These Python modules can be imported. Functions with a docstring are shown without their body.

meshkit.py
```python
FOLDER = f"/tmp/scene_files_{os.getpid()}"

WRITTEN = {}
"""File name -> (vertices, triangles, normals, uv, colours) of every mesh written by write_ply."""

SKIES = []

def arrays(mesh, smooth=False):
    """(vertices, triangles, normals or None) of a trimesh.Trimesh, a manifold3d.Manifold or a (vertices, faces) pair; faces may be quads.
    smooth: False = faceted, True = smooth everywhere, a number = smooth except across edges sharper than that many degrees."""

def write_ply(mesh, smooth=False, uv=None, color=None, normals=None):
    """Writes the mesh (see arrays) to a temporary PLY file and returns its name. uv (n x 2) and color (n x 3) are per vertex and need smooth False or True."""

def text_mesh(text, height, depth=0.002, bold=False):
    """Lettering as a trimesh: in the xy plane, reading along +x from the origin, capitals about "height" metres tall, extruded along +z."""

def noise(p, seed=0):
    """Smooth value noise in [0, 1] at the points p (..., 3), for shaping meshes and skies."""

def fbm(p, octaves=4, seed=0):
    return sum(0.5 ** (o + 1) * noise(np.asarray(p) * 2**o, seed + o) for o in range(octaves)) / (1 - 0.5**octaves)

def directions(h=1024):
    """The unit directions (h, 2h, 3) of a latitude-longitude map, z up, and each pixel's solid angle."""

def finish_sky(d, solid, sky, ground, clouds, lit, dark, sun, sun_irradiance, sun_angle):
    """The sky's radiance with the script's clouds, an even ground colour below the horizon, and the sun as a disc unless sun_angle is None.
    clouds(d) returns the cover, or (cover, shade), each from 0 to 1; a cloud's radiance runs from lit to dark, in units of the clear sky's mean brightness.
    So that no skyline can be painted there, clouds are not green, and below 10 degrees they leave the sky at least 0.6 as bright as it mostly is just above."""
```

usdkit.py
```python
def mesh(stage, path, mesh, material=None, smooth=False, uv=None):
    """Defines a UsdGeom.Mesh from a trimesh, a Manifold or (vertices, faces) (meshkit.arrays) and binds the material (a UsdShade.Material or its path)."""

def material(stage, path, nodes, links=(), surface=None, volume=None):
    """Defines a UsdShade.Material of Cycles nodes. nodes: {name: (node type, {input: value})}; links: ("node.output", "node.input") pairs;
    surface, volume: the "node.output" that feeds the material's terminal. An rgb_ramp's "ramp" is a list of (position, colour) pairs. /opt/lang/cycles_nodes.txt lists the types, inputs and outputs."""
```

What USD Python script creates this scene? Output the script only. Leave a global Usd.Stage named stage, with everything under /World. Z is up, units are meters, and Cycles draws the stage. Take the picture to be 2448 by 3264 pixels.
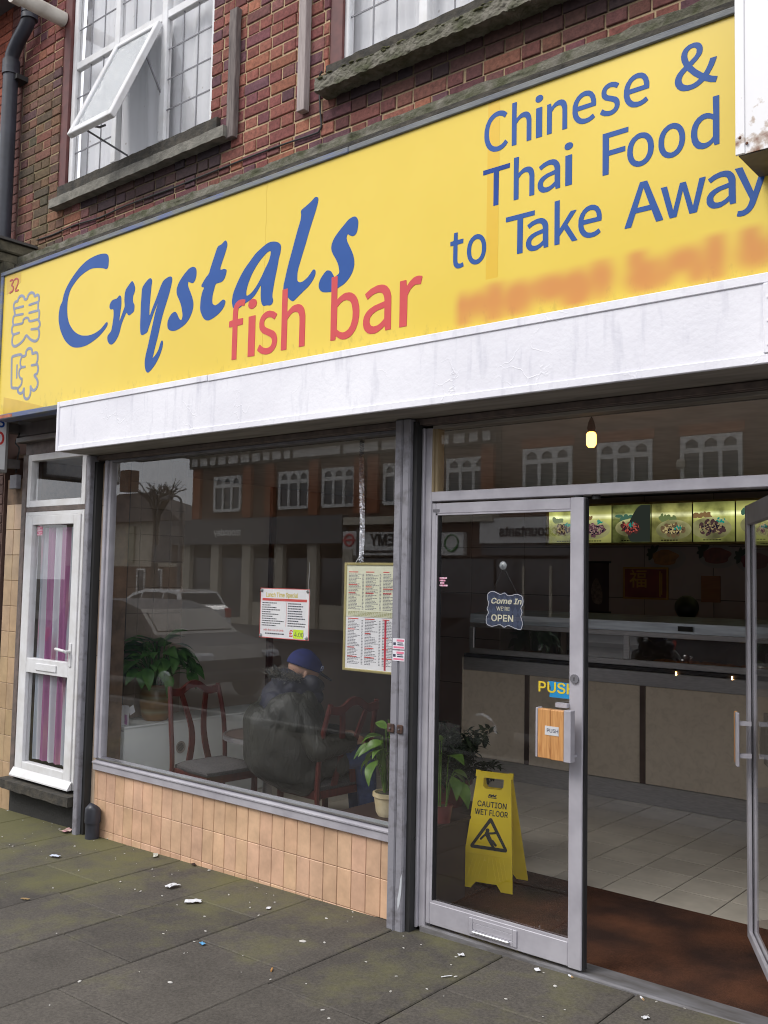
import math, random, json
import numpy as np, trimesh, usdkit, meshkit
import manifold3d as m3
from shapely.geometry import Polygon, LineString, Point, box as sbox
from shapely.ops import unary_union
from shapely import affinity
from pxr import Usd, UsdGeom, UsdLux, UsdShade, Sdf, Gf, Vt

stage = Usd.Stage.CreateInMemory()
UsdGeom.SetStageUpAxis(stage, 'Z'); UsdGeom.SetStageMetersPerUnit(stage, 1.0)
UsdGeom.Xform.Define(stage, '/World'); UsdGeom.Scope.Define(stage, '/World/Looks')
rng = np.random.default_rng(7)

# ------------------------------------------------------------------ camera, sky, sun, exposure
EYE = np.array([0.0, -3.94, 1.78])
RIGHT = np.array([0.7706953, 0.63689982, 0.01968154]); DOWN = np.array([-0.02853428, 0.06535198, -0.99745422]); FWD = np.array([-0.63656464, 0.76817168, 0.06853994])
cam = UsdGeom.Camera.Define(stage, '/World/camera')
cam.AddTransformOp().Set(Gf.Matrix4d(*RIGHT, 0, *(-DOWN), 0, *(-FWD), 0, *EYE, 1))
cam.CreateHorizontalApertureAttr(36.0); cam.CreateVerticalApertureAttr(48.0); cam.CreateFocalLengthAttr(36 * 3041.376 / 2448)
cam.CreateExposureAttr(0.68)
SUN_EL, SUN_AZ = math.radians(48), math.radians(205)          # towards the sun: behind the viewer, high
sd = np.array([math.sin(SUN_AZ) * math.cos(SUN_EL), math.cos(SUN_AZ) * math.cos(SUN_EL), math.sin(SUN_EL)])
SKY = usdkit.material(stage, '/World/Looks/overcast_sky', {
    'sky': ('sky_texture', {'sky_type': 'single_scattering', 'sun_disc': False, 'sun_elevation': SUN_EL, 'sun_rotation': SUN_AZ, 'aerosol_density': 2.0}),
    'tc': ('texture_coordinate', {}), 'n': ('noise_texture', {'scale': 2.2, 'detail': 6, 'roughness': .55}),
    'r': ('rgb_ramp', {'ramp': [(0.25, (7.6, 7.9, 8.6)), (0.75, (10.6, 10.7, 11.2))]}),
    'm': ('mix_color', {'fac': 0.9, 'use_clamp': False}), 'b': ('background_shader', {'strength': 0.1})},
    [('tc.generated', 'n.vector'), ('n.fac', 'r.fac'), ('sky.color', 'm.a'), ('r.color', 'm.b'), ('m.result', 'b.color')], surface='b.background')
dome = UsdLux.DomeLight.Define(stage, '/World/sky')
UsdShade.MaterialBindingAPI.Apply(dome.GetPrim()).Bind(SKY)
dome.GetPrim().SetCustomDataByKey('kind', 'structure')
dome.GetPrim().SetCustomDataByKey('label', 'even pale grey overcast sky above the street')
sun = UsdLux.DistantLight.Define(stage, '/World/sun')
sun.CreateIntensityAttr(0.35); sun.CreateAngleAttr(25.0); sun.CreateColorAttr(Gf.Vec3f(1, .97, .93)); sun.GetPrim().CreateAttribute('inputs:normalize', Sdf.ValueTypeNames.Bool).Set(True)
zax = sd; xax = np.cross([0, 0, 1], zax); xax /= np.linalg.norm(xax); yax = np.cross(zax, xax)
sun.AddTransformOp().Set(Gf.Matrix4d(*xax, 0, *yax, 0, *zax, 0, 0, 0, 30, 1))

# ------------------------------------------------------------------ helpers: prims
class Node:
    def __init__(s, path, base): s.path, s.base = path, np.asarray(base, float)
    @property
    def prim(s): return stage.GetPrimAtPath(s.path)
_count = {}
def numbered(parent, name):
    k = f'{parent}/{name}'; n = _count.get(k, 0); _count[k] = n + 1
    return k if n == 0 else f'{k}_{n:03d}'
def tag(node, label=None, cat=None, group=None, kind=None):
    for k, v in (('label', label), ('category', cat), ('group', group), ('kind', kind)):
        if v: node.prim.SetCustomDataByKey(k, v)
    return node
def T(name, label, cat, base=(0, 0, 0), group=None, kind=None):
    p = numbered('/World', name); x = UsdGeom.Xform.Define(stage, p); x.AddTranslateOp().Set(Gf.Vec3d(*map(float, base)))
    return tag(Node(p, base), label, cat, group, kind)
def P(parent, name, mesh, mat, smooth=False, tint=None, label=None, kind=None):
    """One mesh, given in world coordinates, under a thing or part."""
    path = numbered(parent.path, name)
    v, f, n = meshkit.arrays(mesh, smooth)
    pr = usdkit.mesh(stage, path, (v - parent.base, f), mat)
    if n is not None:
        pr.CreateNormalsAttr(Vt.Vec3fArray.FromNumpy(n.astype(np.float32))); pr.SetNormalsInterpolation('vertex')
    if tint is not None:
        t = np.asarray(tint, np.float32)
        if t.ndim == 1: t = np.tile(t, (len(v), 1))
        UsdGeom.PrimvarsAPI(pr).CreatePrimvar('tint', Sdf.ValueTypeNames.Color3fArray, 'vertex').Set(Vt.Vec3fArray.FromNumpy(t))
    return tag(Node(path, parent.base), label, kind=kind)
def S(name, mesh, mat, label, cat=None, kind='structure', **k):
    v = meshkit.arrays(mesh)[0]; return tag(P(Node('/World', (0, 0, 0)), name, mesh, mat, **k), label, cat, kind=kind)
def ONE(name, mesh, mat, label, cat, group=None, smooth=False, tint=None, kind=None):
    b = np.array(mesh.bounds); base = ((b[0][0] + b[1][0]) / 2, (b[0][1] + b[1][1]) / 2, b[0][2])
    path = numbered('/World', name); v, f, n = meshkit.arrays(mesh, smooth)
    pr = usdkit.mesh(stage, path, (v - np.array(base), f), mat)
    if n is not None:
        pr.CreateNormalsAttr(Vt.Vec3fArray.FromNumpy(n.astype(np.float32))); pr.SetNormalsInterpolation('vertex')
    if tint is not None:
        t = np.asarray(tint, np.float32); t = np.tile(t, (len(v), 1)) if t.ndim == 1 else t
        UsdGeom.PrimvarsAPI(pr).CreatePrimvar('tint', Sdf.ValueTypeNames.Color3fArray, 'vertex').Set(Vt.Vec3fArray.FromNumpy(t))
    pr.AddTranslateOp().Set(Gf.Vec3d(*map(float, base)))
    return tag(Node(path, base), label, cat, group, kind)
def copy_of(src, name, loc, rotz, label, group=None):
    d = src.prim.GetCustomData(); p = numbered('/World', name); x = UsdGeom.Xform.Define(stage, p)
    x.GetPrim().GetReferences().AddInternalReference(src.path)
    x.ClearXformOpOrder(); x.AddTranslateOp(opSuffix='at').Set(Gf.Vec3d(*map(float, loc))); x.AddRotateZOp(opSuffix='turn').Set(float(rotz))
    x.GetPrim().SetInstanceable(True)
    return tag(Node(p, loc), label, d['category'], group or d.get('group'))

# ------------------------------------------------------------------ helpers: meshes
def cat(*ms): return trimesh.util.concatenate([m for m in ms if m is not None])
def bx(x0, x1, y0, y1, z0, z1, c=0.0):
    x0, x1 = min(x0, x1), max(x0, x1); y0, y1 = min(y0, y1), max(y0, y1); z0, z1 = min(z0, z1), max(z0, z1)
    if c <= 0:
        m = trimesh.creation.box((x1 - x0, y1 - y0, z1 - z0)); m.apply_translation(((x0 + x1) / 2, (y0 + y1) / 2, (z0 + z1) / 2)); return m
    c = min(c, (x1 - x0) * .45, (y1 - y0) * .45, (z1 - z0) * .45)
    pts = []
    for x, sx in ((x0, 1), (x1, -1)):
        for y, sy in ((y0, 1), (y1, -1)):
            for z, sz in ((z0, 1), (z1, -1)):
                pts += [(x, y + sy * c, z + sz * c), (x + sx * c, y, z + sz * c), (x + sx * c, y + sy * c, z)]
    return trimesh.convex.convex_hull(np.array(pts))
def hull(pts): return trimesh.convex.convex_hull(np.asarray(pts, float))
def man(m): return trimesh.Trimesh(*(lambda q: (q.vert_properties[:, :3], q.tri_verts))(m.to_mesh()), process=False)
def tube(pts, r, n=8, caps=True):
    pts = np.asarray(pts, float); k = len(pts); r = np.broadcast_to(np.asarray(r, float), (k,))
    t = np.gradient(pts, axis=0); t /= np.linalg.norm(t, axis=1, keepdims=True)
    u = np.cross(t[0], [0, 0, 1.0]); u = np.cross(t[0], [0, 1.0, 0]) if np.linalg.norm(u) < .1 else u
    V = []
    for i in range(k):
        u = u - t[i] * (u @ t[i]); u /= np.linalg.norm(u); w = np.cross(t[i], u)
        a = np.linspace(0, 2 * np.pi, n, endpoint=False)
        V.append(pts[i] + r[i] * (np.cos(a)[:, None] * u + np.sin(a)[:, None] * w))
    V = np.vstack(V); F = []
    for i in range(k - 1):
        for j in range(n):
            a, b, c, d = i * n + j, i * n + (j + 1) % n, (i + 1) * n + (j + 1) % n, (i + 1) * n + j
            F += [(a, b, c), (a, c, d)]
    if caps:
        for j in range(1, n - 1): F += [(0, j + 1, j), ((k - 1) * n, (k - 1) * n + j, (k - 1) * n + j + 1)]
    return trimesh.Trimesh(V, F, process=False)
def lathe(prof, n=28, at=(0, 0, 0)):
    m = trimesh.creation.revolve(np.asarray(prof, float), sections=n); m.apply_translation(at); return m
def smoothloop(p, k=4, closed=True):
    p = np.asarray(p, float); n = len(p); out = []
    for i in range(n if closed else n - 1):
        a, b, c, d = (p[(i - 1) % n], p[i], p[(i + 1) % n], p[(i + 2) % n]) if closed else (p[max(i - 1, 0)], p[i], p[i + 1], p[min(i + 2, n - 1)])
        for t in np.arange(k) / k:
            out.append(.5 * (2 * b + (c - a) * t + (2 * a - 5 * b + 4 * c - d) * t * t + (3 * b - a - 3 * c + d) * t ** 3))
    if not closed: out.append(p[-1])
    return np.array(out)
def extr(poly, depth):
    gs = [g for g in getattr(poly, 'geoms', [poly]) if g.area > 1e-9 and g.geom_type == 'Polygon']
    return cat(*[trimesh.creation.extrude_polygon(g, depth, engine='earcut') for g in gs])
RX = np.array([[1, 0, 0, 0], [0, 0, -1, 0], [0, 1, 0, 0], [0, 0, 0, 1.0]])
def wallpoly(poly, y, th):
    """A polygon drawn in (x, z), as a plate th thick whose front (towards -y) is at y - th and back at y."""
    m = extr(poly, th); m.apply_transform(RX); m.apply_translation((0, y, 0)); return m
def text(s, h, x, z, y, th=.002, sx=1.0, bold=False, center=False, shear=0.0):
    m = meshkit.text_mesh(s, h, th, bold); v = m.vertices.copy(); v[:, 0] = v[:, 0] * sx + shear * v[:, 1]
    if center: v[:, 0] -= v[:, 0].max() / 2
    m.vertices = v; m.apply_transform(RX); m.apply_translation((x, y, z)); return m
def turned(m, deg, about=(0, 0, 0), axis=(0, 0, 1)):
    m = m.copy(); m.apply_transform(trimesh.transformations.rotation_matrix(math.radians(deg), axis, about)); return m
def frame_xz(x0, x1, z0, z1, w, y0, y1, c=.003, wb=None, wt=None):
    wb = w if wb is None else wb; wt = w if wt is None else wt
    return cat(bx(x0, x0 + w, y0, y1, z0, z1, c), bx(x1 - w, x1, y0, y1, z0, z1, c), bx(x0 + w, x1 - w, y0 + .001, y1 - .001, z0, z0 + wb, c), bx(x0 + w, x1 - w, y0 + .001, y1 - .001, z1 - wt, z1, c))
def leaf(L, W, droop=.5, fold=.25, n=6):
    s = np.linspace(0, 1, n + 1); V = []; th = np.cumsum(np.r_[0, np.full(n, droop / n)]); dx = np.r_[0, np.cumsum(np.cos(th[1:]) * L / n)]; dz = np.r_[0, np.cumsum(-np.sin(th[1:]) * L / n)]
    w = W / 2 * np.sin(np.pi * np.clip(s, .02, .985) ** .75) ** .9
    for i in range(n + 1):
        for k in (-1, -.5, 0, .5, 1): V.append((dx[i], k * w[i], dz[i] + fold * abs(k) * w[i] - .06 * W * math.sin(7 * s[i]) * abs(k)))
    F = []
    for i in range(n):
        for k in range(4):
            a = i * 5 + k; F += [(a, a + 1, a + 6), (a, a + 6, a + 5)]
    return trimesh.Trimesh(V, F, process=False)

# ------------------------------------------------------------------ helpers: materials
_mats = {}
def pm(name, c, c2=None, sc=6.0, r=.5, bump=0.0, bsc=60.0, metal=0.0, spec=.5, detail=4, stretch=None, coat=0.0, world=False, ramp=(.35, .65), rvar=0.0, bdist=.01):
    if name in _mats: return _mats[name]
    c2 = tuple(x * .8 for x in c) if c2 is None else c2
    nodes = {'tc': ('texture_coordinate', {}), 'geo': ('geometry', {}), 'map': ('mapping', {'scale': stretch or (1, 1, 1)}), 'n': ('noise_texture', {'scale': sc, 'detail': detail, 'roughness': .6}),
             'ramp': ('rgb_ramp', {'ramp': [(ramp[0], c2), (ramp[1], c)]}), 'p': ('principled_bsdf', {'roughness': r, 'metallic': metal, 'specular_ior_level': spec, 'coat_weight': coat})}
    links = [('geo.position' if world else 'tc.object', 'map.vector'), ('map.vector', 'n.vector'), ('n.fac', 'ramp.fac'), ('ramp.color', 'p.base_color')]
    if rvar:
        nodes['mr'] = ('map_range', {'from_min': .3, 'from_max': .7, 'to_min': r - rvar, 'to_max': r + rvar}); links += [('n.fac', 'mr.value'), ('mr.result', 'p.roughness')]
    if bump:
        nodes['n2'] = ('noise_texture', {'scale': bsc, 'detail': 5, 'roughness': .65}); nodes['b'] = ('bump', {'strength': bump, 'distance': bdist})
        links += [('map.vector', 'n2.vector'), ('n2.fac', 'b.height'), ('b.normal', 'p.normal')]
    _mats[name] = usdkit.material(stage, f'/World/Looks/{name}', nodes, links, surface='p.BSDF'); return _mats[name]
def tinted(name, r=.85, sc=30.0, amt=.35, bump=.5, bsc=90.0, world=True, spec=.3, bdist=.006):
    """Base colour from the mesh's own tint primvar, broken up by noise."""
    if name in _mats: return _mats[name]
    nodes = {'geo': ('geometry', {}), 'a': ('attribute', {'attribute': 'tint'}), 'n': ('noise_texture', {'scale': sc, 'detail': 6, 'roughness': .65}),
             'mr': ('map_range', {'from_min': .3, 'from_max': .7, 'to_min': 1 - amt, 'to_max': 1 + amt * .6}), 'mx': ('vector_math', {'math_type': 'scale'}), 'n2': ('noise_texture', {'scale': bsc, 'detail': 5, 'roughness': .7}),
             'b': ('bump', {'strength': bump, 'distance': bdist}), 'p': ('principled_bsdf', {'roughness': r, 'specular_ior_level': spec})}
    links = [('geo.position', 'n.vector'), ('geo.position', 'n2.vector'), ('n.fac', 'mr.value'), ('a.color', 'mx.vector1'), ('mr.result', 'mx.scale'), ('mx.vector', 'p.base_color'), ('n2.fac', 'b.height'), ('b.normal', 'p.normal')]
    _mats[name] = usdkit.material(stage, f'/World/Looks/{name}', nodes, links, surface='p.BSDF'); return _mats[name]
def glass(name, ior=1.7, tint=(1, 1, 1), bump=0.0, bsc=40.0, rough=0.0):
    if name in _mats: return _mats[name]
    nodes = {'f': ('fresnel', {'IOR': ior}), 'geo': ('geometry', {}), 'inv': ('math', {'math_type': 'subtract', 'value1': 1.0}), 'mul': ('math', {'math_type': 'multiply'}),
             't': ('transparent_bsdf', {'color': tint}), 'g': ('glossy_bsdf', {'color': (1, 1, 1), 'roughness': rough}), 'm': ('mix_closure', {})}
    links = [('geo.backfacing', 'inv.value2'), ('f.fac', 'mul.value1'), ('inv.value', 'mul.value2'), ('mul.value', 'm.fac'), ('t.BSDF', 'm.closure1'), ('g.BSDF', 'm.closure2')]
    if bump:
        nodes['n2'] = ('noise_texture', {'scale': bsc, 'detail': 3}); nodes['b'] = ('bump', {'strength': bump, 'distance': .01})
        links += [('geo.position', 'n2.vector'), ('n2.fac', 'b.height'), ('b.normal', 'g.normal'), ('b.normal', 'f.normal')] if False else [('geo.position', 'n2.vector'), ('n2.fac', 'b.height'), ('b.normal', 'g.normal')]
    _mats[name] = usdkit.material(stage, f'/World/Looks/{name}', nodes, links, surface='m.closure'); return _mats[name]
def glow(name, c, s):
    if name not in _mats: _mats[name] = usdkit.material(stage, f'/World/Looks/{name}', {'e': ('emission', {'color': c, 'strength': s})}, surface='e.emission')
    return _mats[name]
def leafmat(name, c, c2, sc=14.0):
    if name in _mats: return _mats[name]
    nodes = {'tc': ('texture_coordinate', {}), 'n': ('noise_texture', {'scale': sc, 'detail': 3}), 'ramp': ('rgb_ramp', {'ramp': [(.35, c2), (.65, c)]}), 'p': ('principled_bsdf', {'roughness': .4, 'specular_ior_level': .4}), 't': ('translucent_bsdf', {}), 'm': ('mix_closure', {'fac': .18})}
    _mats[name] = usdkit.material(stage, f'/World/Looks/{name}', nodes, [('tc.object', 'n.vector'), ('n.fac', 'ramp.fac'), ('ramp.color', 'p.base_color'), ('ramp.color', 't.color'), ('p.BSDF', 'm.closure1'), ('t.BSDF', 'm.closure2')], surface='m.closure'); return _mats[name]

ALU = pm('grey_aluminium', (.46, .445, .48), (.36, .345, .38), sc=5, r=.45, metal=.2, bump=.08, bsc=25)
ALUDARK = pm('dull_aluminium', (.22, .215, .23), (.14, .135, .15), sc=9, r=.5, metal=.3, bump=.1, bsc=30)
STEELRAIL = pm('painted_steel_rail', (.23, .225, .25), (.13, .12, .13), sc=14, r=.5, bump=.25, bsc=60, ramp=(.28, .5))
WHITEPVC = pm('white_pvc', (.72, .72, .73), (.62, .61, .6), sc=7, r=.35, bump=.05, bsc=20)
WHITEPAINT = pm('white_gloss_paint', (.82, .81, .85), (.74, .73, .77), sc=2.5, r=.38, bump=.3, bsc=22, bdist=.006)
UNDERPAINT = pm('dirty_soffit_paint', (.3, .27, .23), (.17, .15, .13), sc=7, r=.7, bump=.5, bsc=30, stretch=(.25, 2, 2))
BROWNMETAL = pm('brown_shutter_metal', (.11, .095, .09), (.075, .065, .062), sc=8, r=.6, bump=.1)
BROWNWOOD = pm('brown_painted_wood', (.16, .12, .105), (.1, .08, .07), sc=20, r=.6, bump=.3, bsc=50)
BLACK = pm('matt_black', (.018, .018, .018), r=.6)
RUBBER = pm('black_gasket', (.012, .012, .013), r=.5)
CHROME = pm('bright_metal', (.75, .75, .77), (.65, .65, .67), r=.22, metal=1.0)
STAINLESS = pm('brushed_stainless', (.62, .61, .62), (.5, .49, .5), sc=18, r=.33, metal=1.0, stretch=(1, 8, 8))
GLASS = glass('window_glass', 1.8)
DOORGLASS = GLASS
UPGLASS = glass('upstairs_glass', 1.6)
OBSCURED = usdkit.material(stage, '/World/Looks/obscured_glass', {'g': ('geometry', {}), 'n': ('noise_texture', {'scale': 150, 'detail': 3}), 'b': ('bump', {'strength': .6, 'distance': .01}), 'f': ('fresnel', {'IOR': 2.2}), 't': ('translucent_bsdf', {'color': (.8, .84, .86)}), 'd': ('diffuse_bsdf', {'color': (.6, .64, .67)}), 'x': ('transparent_bsdf', {'color': (.85, .88, .9)}),
    'm0': ('mix_closure', {'fac': .5}), 'm1': ('mix_closure', {'fac': .25}), 'gl': ('glossy_bsdf', {'roughness': .08}), 'm2': ('mix_closure', {})},
    [('g.position', 'n.vector'), ('n.fac', 'b.height'), ('b.normal', 'gl.normal'), ('t.BSDF', 'm0.closure1'), ('d.BSDF', 'm0.closure2'), ('m0.closure', 'm1.closure1'), ('x.BSDF', 'm1.closure2'), ('f.fac', 'm2.fac'), ('m1.closure', 'm2.closure1'), ('gl.BSDF', 'm2.closure2')], surface='m2.closure')
# ------------------------------------------------------------------ ground, pavement, road
def ZP(x): return 0.015 + 0.018 * (np.clip(x, -8, 0.5) + 3)
S('ground', bx(-220, 220, -220, 220, -.6, -.3), pm('earth', (.1, .095, .085), sc=.5, r=.95), 'dull ground under and beyond the street')
ASPHALT = pm('asphalt', (.052, .051, .05), (.038, .038, .038), sc=1.2, r=.8, bump=.4, bsc=160, bdist=.004, world=True)
S('road', bx(-120, 120, -15.4, -4.42, -.29, -.14), ASPHALT, 'dark asphalt road running past the shop')
SLABMAT = usdkit.material(stage, '/World/Looks/paving_slab', {
    'g': ('geometry', {}), 'sep': ('separate_xyz', {}), 'n1': ('noise_texture', {'scale': 1.7, 'detail': 7, 'roughness': .65}), 'n2': ('noise_texture', {'scale': 75, 'detail': 5, 'roughness': .8}), 'n3': ('noise_texture', {'scale': 9, 'detail': 5, 'roughness': .6}),
    'a': ('attribute', {'attribute': 'tint'}), 'mn': ('map_range', {'from_min': .34, 'from_max': .66, 'to_min': .6, 'to_max': 1.4}), 'sc': ('vector_math', {'math_type': 'scale'}), 'mn1': ('map_range', {'from_min': .32, 'from_max': .68, 'to_min': .75, 'to_max': 1.2}), 'sc1': ('vector_math', {'math_type': 'scale'}),
    # moss grows in the damp strip along the shop fronts
    'wall': ('map_range', {'from_min': -1.5, 'from_max': -.1, 'to_min': 0, 'to_max': .2}), 'left': ('map_range', {'from_min': -2.6, 'from_max': -6.5, 'to_min': -.05, 'to_max': .13}), 'ad': ('math', {'math_type': 'add'}), 'ad2': ('math', {'math_type': 'add'}), 'ad3': ('math', {'math_type': 'multiply_add', 'value2': .28}),
    'mm': ('map_range', {'from_min': .72, 'from_max': .98, 'to_min': 0, 'to_max': .75, 'clamp': True}), 'moss': ('mix_color', {'b': (.12, .115, .04)}),
    'b': ('bump', {'strength': .55, 'distance': .004}), 'p': ('principled_bsdf', {'roughness': .8, 'specular_ior_level': .35})},
    [('g.position', 'n1.vector'), ('g.position', 'n2.vector'), ('g.position', 'n3.vector'), ('g.position', 'sep.vector'), ('n2.fac', 'mn.value'), ('a.color', 'sc.vector1'), ('mn.result', 'sc.scale'), ('n1.fac', 'mn1.value'), ('sc.vector', 'sc1.vector1'), ('mn1.result', 'sc1.scale'),
     ('sep.y', 'wall.value'), ('sep.x', 'left.value'), ('wall.result', 'ad.value1'), ('left.result', 'ad.value2'), ('ad.value', 'ad2.value1'), ('n1.fac', 'ad2.value2'), ('n3.fac', 'ad3.value1'), ('ad2.value', 'ad3.value3'), ('ad3.value', 'mm.value'),
     ('mm.result', 'moss.fac'), ('sc1.vector', 'moss.a'), ('moss.result', 'p.base_color'), ('n2.fac', 'b.height'), ('b.normal', 'p.normal')], surface='p.BSDF')
xs = np.linspace(-14, 6, 41)
base = trimesh.Trimesh(np.array([(x, y, ZP(x) - .012 - (.0 if y > -4 else .0)) for x in xs for y in (-4.3, .12)] + [(x, y, -.3) for x in xs for y in (-4.3, .12)]),
    [f for i in range(40) for f in ((2 * i, 2 * i + 2, 2 * i + 3), (2 * i, 2 * i + 3, 2 * i + 1))], process=False)
SOIL = pm('joint_soil', (.075, .07, .032), (.03, .027, .02), sc=14, r=.95, bump=.5, world=True)
pav = T('pavement', 'dark mossy paving slabs in front of the shop', None, (0, 0, 0), kind='structure')
P(pav, 'bedding', base, SOIL)
colx = [-13.9, -13.3, -12.7, -12.1, -11.5, -10.9, -10.3, -9.7, -9.1, -8.5, -7.9, -7.3, -6.62, -5.96, -5.43, -4.87, -4.285, -3.73, -3.085, -2.475, -1.815, -1.2, -.6, 0, .6, 1.2, 1.8, 2.4, 3.0]
first = {-4.87: -.85, -3.73: -.80, -3.085: -.95, -4.285: -.42, -2.475: -.5, -5.43: -.6, -5.96: -.9}
for i in range(len(colx) - 1):
    xa, xb = colx[i], colx[i + 1]; ys = [0.02]; y = first.get(xa, -.35 - .5 * rng.random())
    while y > -4.25: ys.append(y); y -= .765
    ys.append(-4.26)
    for k in range(len(ys) - 1):
        y1, y0 = ys[k], ys[k + 1]; g = .002 + .0025 * rng.random(); c = .005
        zc = lambda X, dz: ZP(X) + dz
        tl = rng.normal(0, .0015, 4); a = xa + g; b = xb - g; p = y0 + g; q = y1 - g
        crn = [(a, p), (b, p), (b, q), (a, q)]; inn = [(a + c, p + c), (b - c, p + c), (b - c, q - c), (a + c, q - c)]
        V = [(X, Y, zc(X, tl[j]) - .05) for j, (X, Y) in enumerate(crn)] + [(X, Y, zc(X, tl[j]) - .004) for j, (X, Y) in enumerate(crn)] + [(X, Y, zc(X, tl[j])) for j, (X, Y) in enumerate(inn)]
        F = [(8, 9, 10), (8, 10, 11)]
        for s in (0, 4):
            for j in range(4): u, w = s + j, s + (j + 1) % 4; F += [(u, w, w + 4), (u, w + 4, u + 4)]
        t = .074 * rng.uniform(.82, 1.15)
        P(pav, 'paving_slab', trimesh.Trimesh(V, F, process=False), SLABMAT, tint=(t * 1.12, t * .99, t * .84))
S('kerb', bx(-120, 120, -4.42, -4.3, -.29, -.01, .015), pm('kerb_stone', (.24, .235, .22), (.18, .17, .16), sc=5, r=.85, bump=.3), 'pale concrete kerb between pavement and road')
S('far_pavement', bx(-120, 120, -20.0, -15.4, -.29, -.02), pm('far_paving', (.16, .155, .15), (.12, .115, .11), sc=1.5, r=.85, world=True), 'grey pavement on the far side of the street')

# ------------------------------------------------------------------ the brick wall above the shop
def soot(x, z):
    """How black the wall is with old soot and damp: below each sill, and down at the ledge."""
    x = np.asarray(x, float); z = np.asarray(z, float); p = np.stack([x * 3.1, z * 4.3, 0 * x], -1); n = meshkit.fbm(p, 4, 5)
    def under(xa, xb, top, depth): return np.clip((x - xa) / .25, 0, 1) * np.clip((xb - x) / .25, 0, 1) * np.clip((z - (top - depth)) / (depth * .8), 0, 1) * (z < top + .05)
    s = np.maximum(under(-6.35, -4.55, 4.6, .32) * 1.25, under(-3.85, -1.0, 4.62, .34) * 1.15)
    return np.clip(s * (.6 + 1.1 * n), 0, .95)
def lichen(x, z):
    x = np.asarray(x, float); z = np.asarray(z, float); n = meshkit.fbm(np.stack([x * 4, z * 4, 0 * x], -1), 4, 9)
    return np.clip(np.clip((-6.35 - x) / .5, 0, 1) * np.clip((6.1 - z) / .8, .0, 1) * (n * 2.2 - .55), 0, .75)
BRICK = tinted('fired_brick', r=.85, sc=38, amt=.45, bump=.6, bsc=110)
MORTAR = tinted('lime_mortar', r=.95, sc=60, amt=.3, bump=.6, bsc=160)
PAL = np.array([(.215, .075, .055), (.235, .085, .06), (.175, .06, .052), (.26, .10, .066), (.15, .056, .058), (.20, .068, .055), (.29, .115, .065), (.12, .055, .062), (.19, .08, .068)])
WIN1, WIN2 = (-6.66, -4.82, 4.735, 6.72), (-3.76, -1.93, 4.735, 6.72)
BASEZ, ROWH = 4.055, .0778
def brick_mesh(x0, x1, z0, z1, y=0.0, d=.02):
    j = rng.normal(0, .0016, 8); c = .004; yy = y + rng.normal(0, .002)
    a, b, p, q = x0 + j[0], x1 + j[1], z0 + j[2], z1 + j[3]
    V = [(a, yy + d, p), (b, yy + d, p), (b, yy + d, q), (a, yy + d, q), (a, yy + c, p), (b, yy + c, p), (b, yy + c, q), (a, yy + c, q), (a + c, yy, p + c), (b - c, yy, p + c), (b - c, yy + j[4] * .5, q - c), (a + c, yy, q - c)]
    F = [(8, 9, 10), (8, 10, 11)]
    for s in (0, 4):
        for k in range(4): u, w = s + k, s + (k + 1) % 4; F += [(u, w, w + 4), (u, w + 4, u + 4)]
    return np.array(V), np.array(F)
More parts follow.
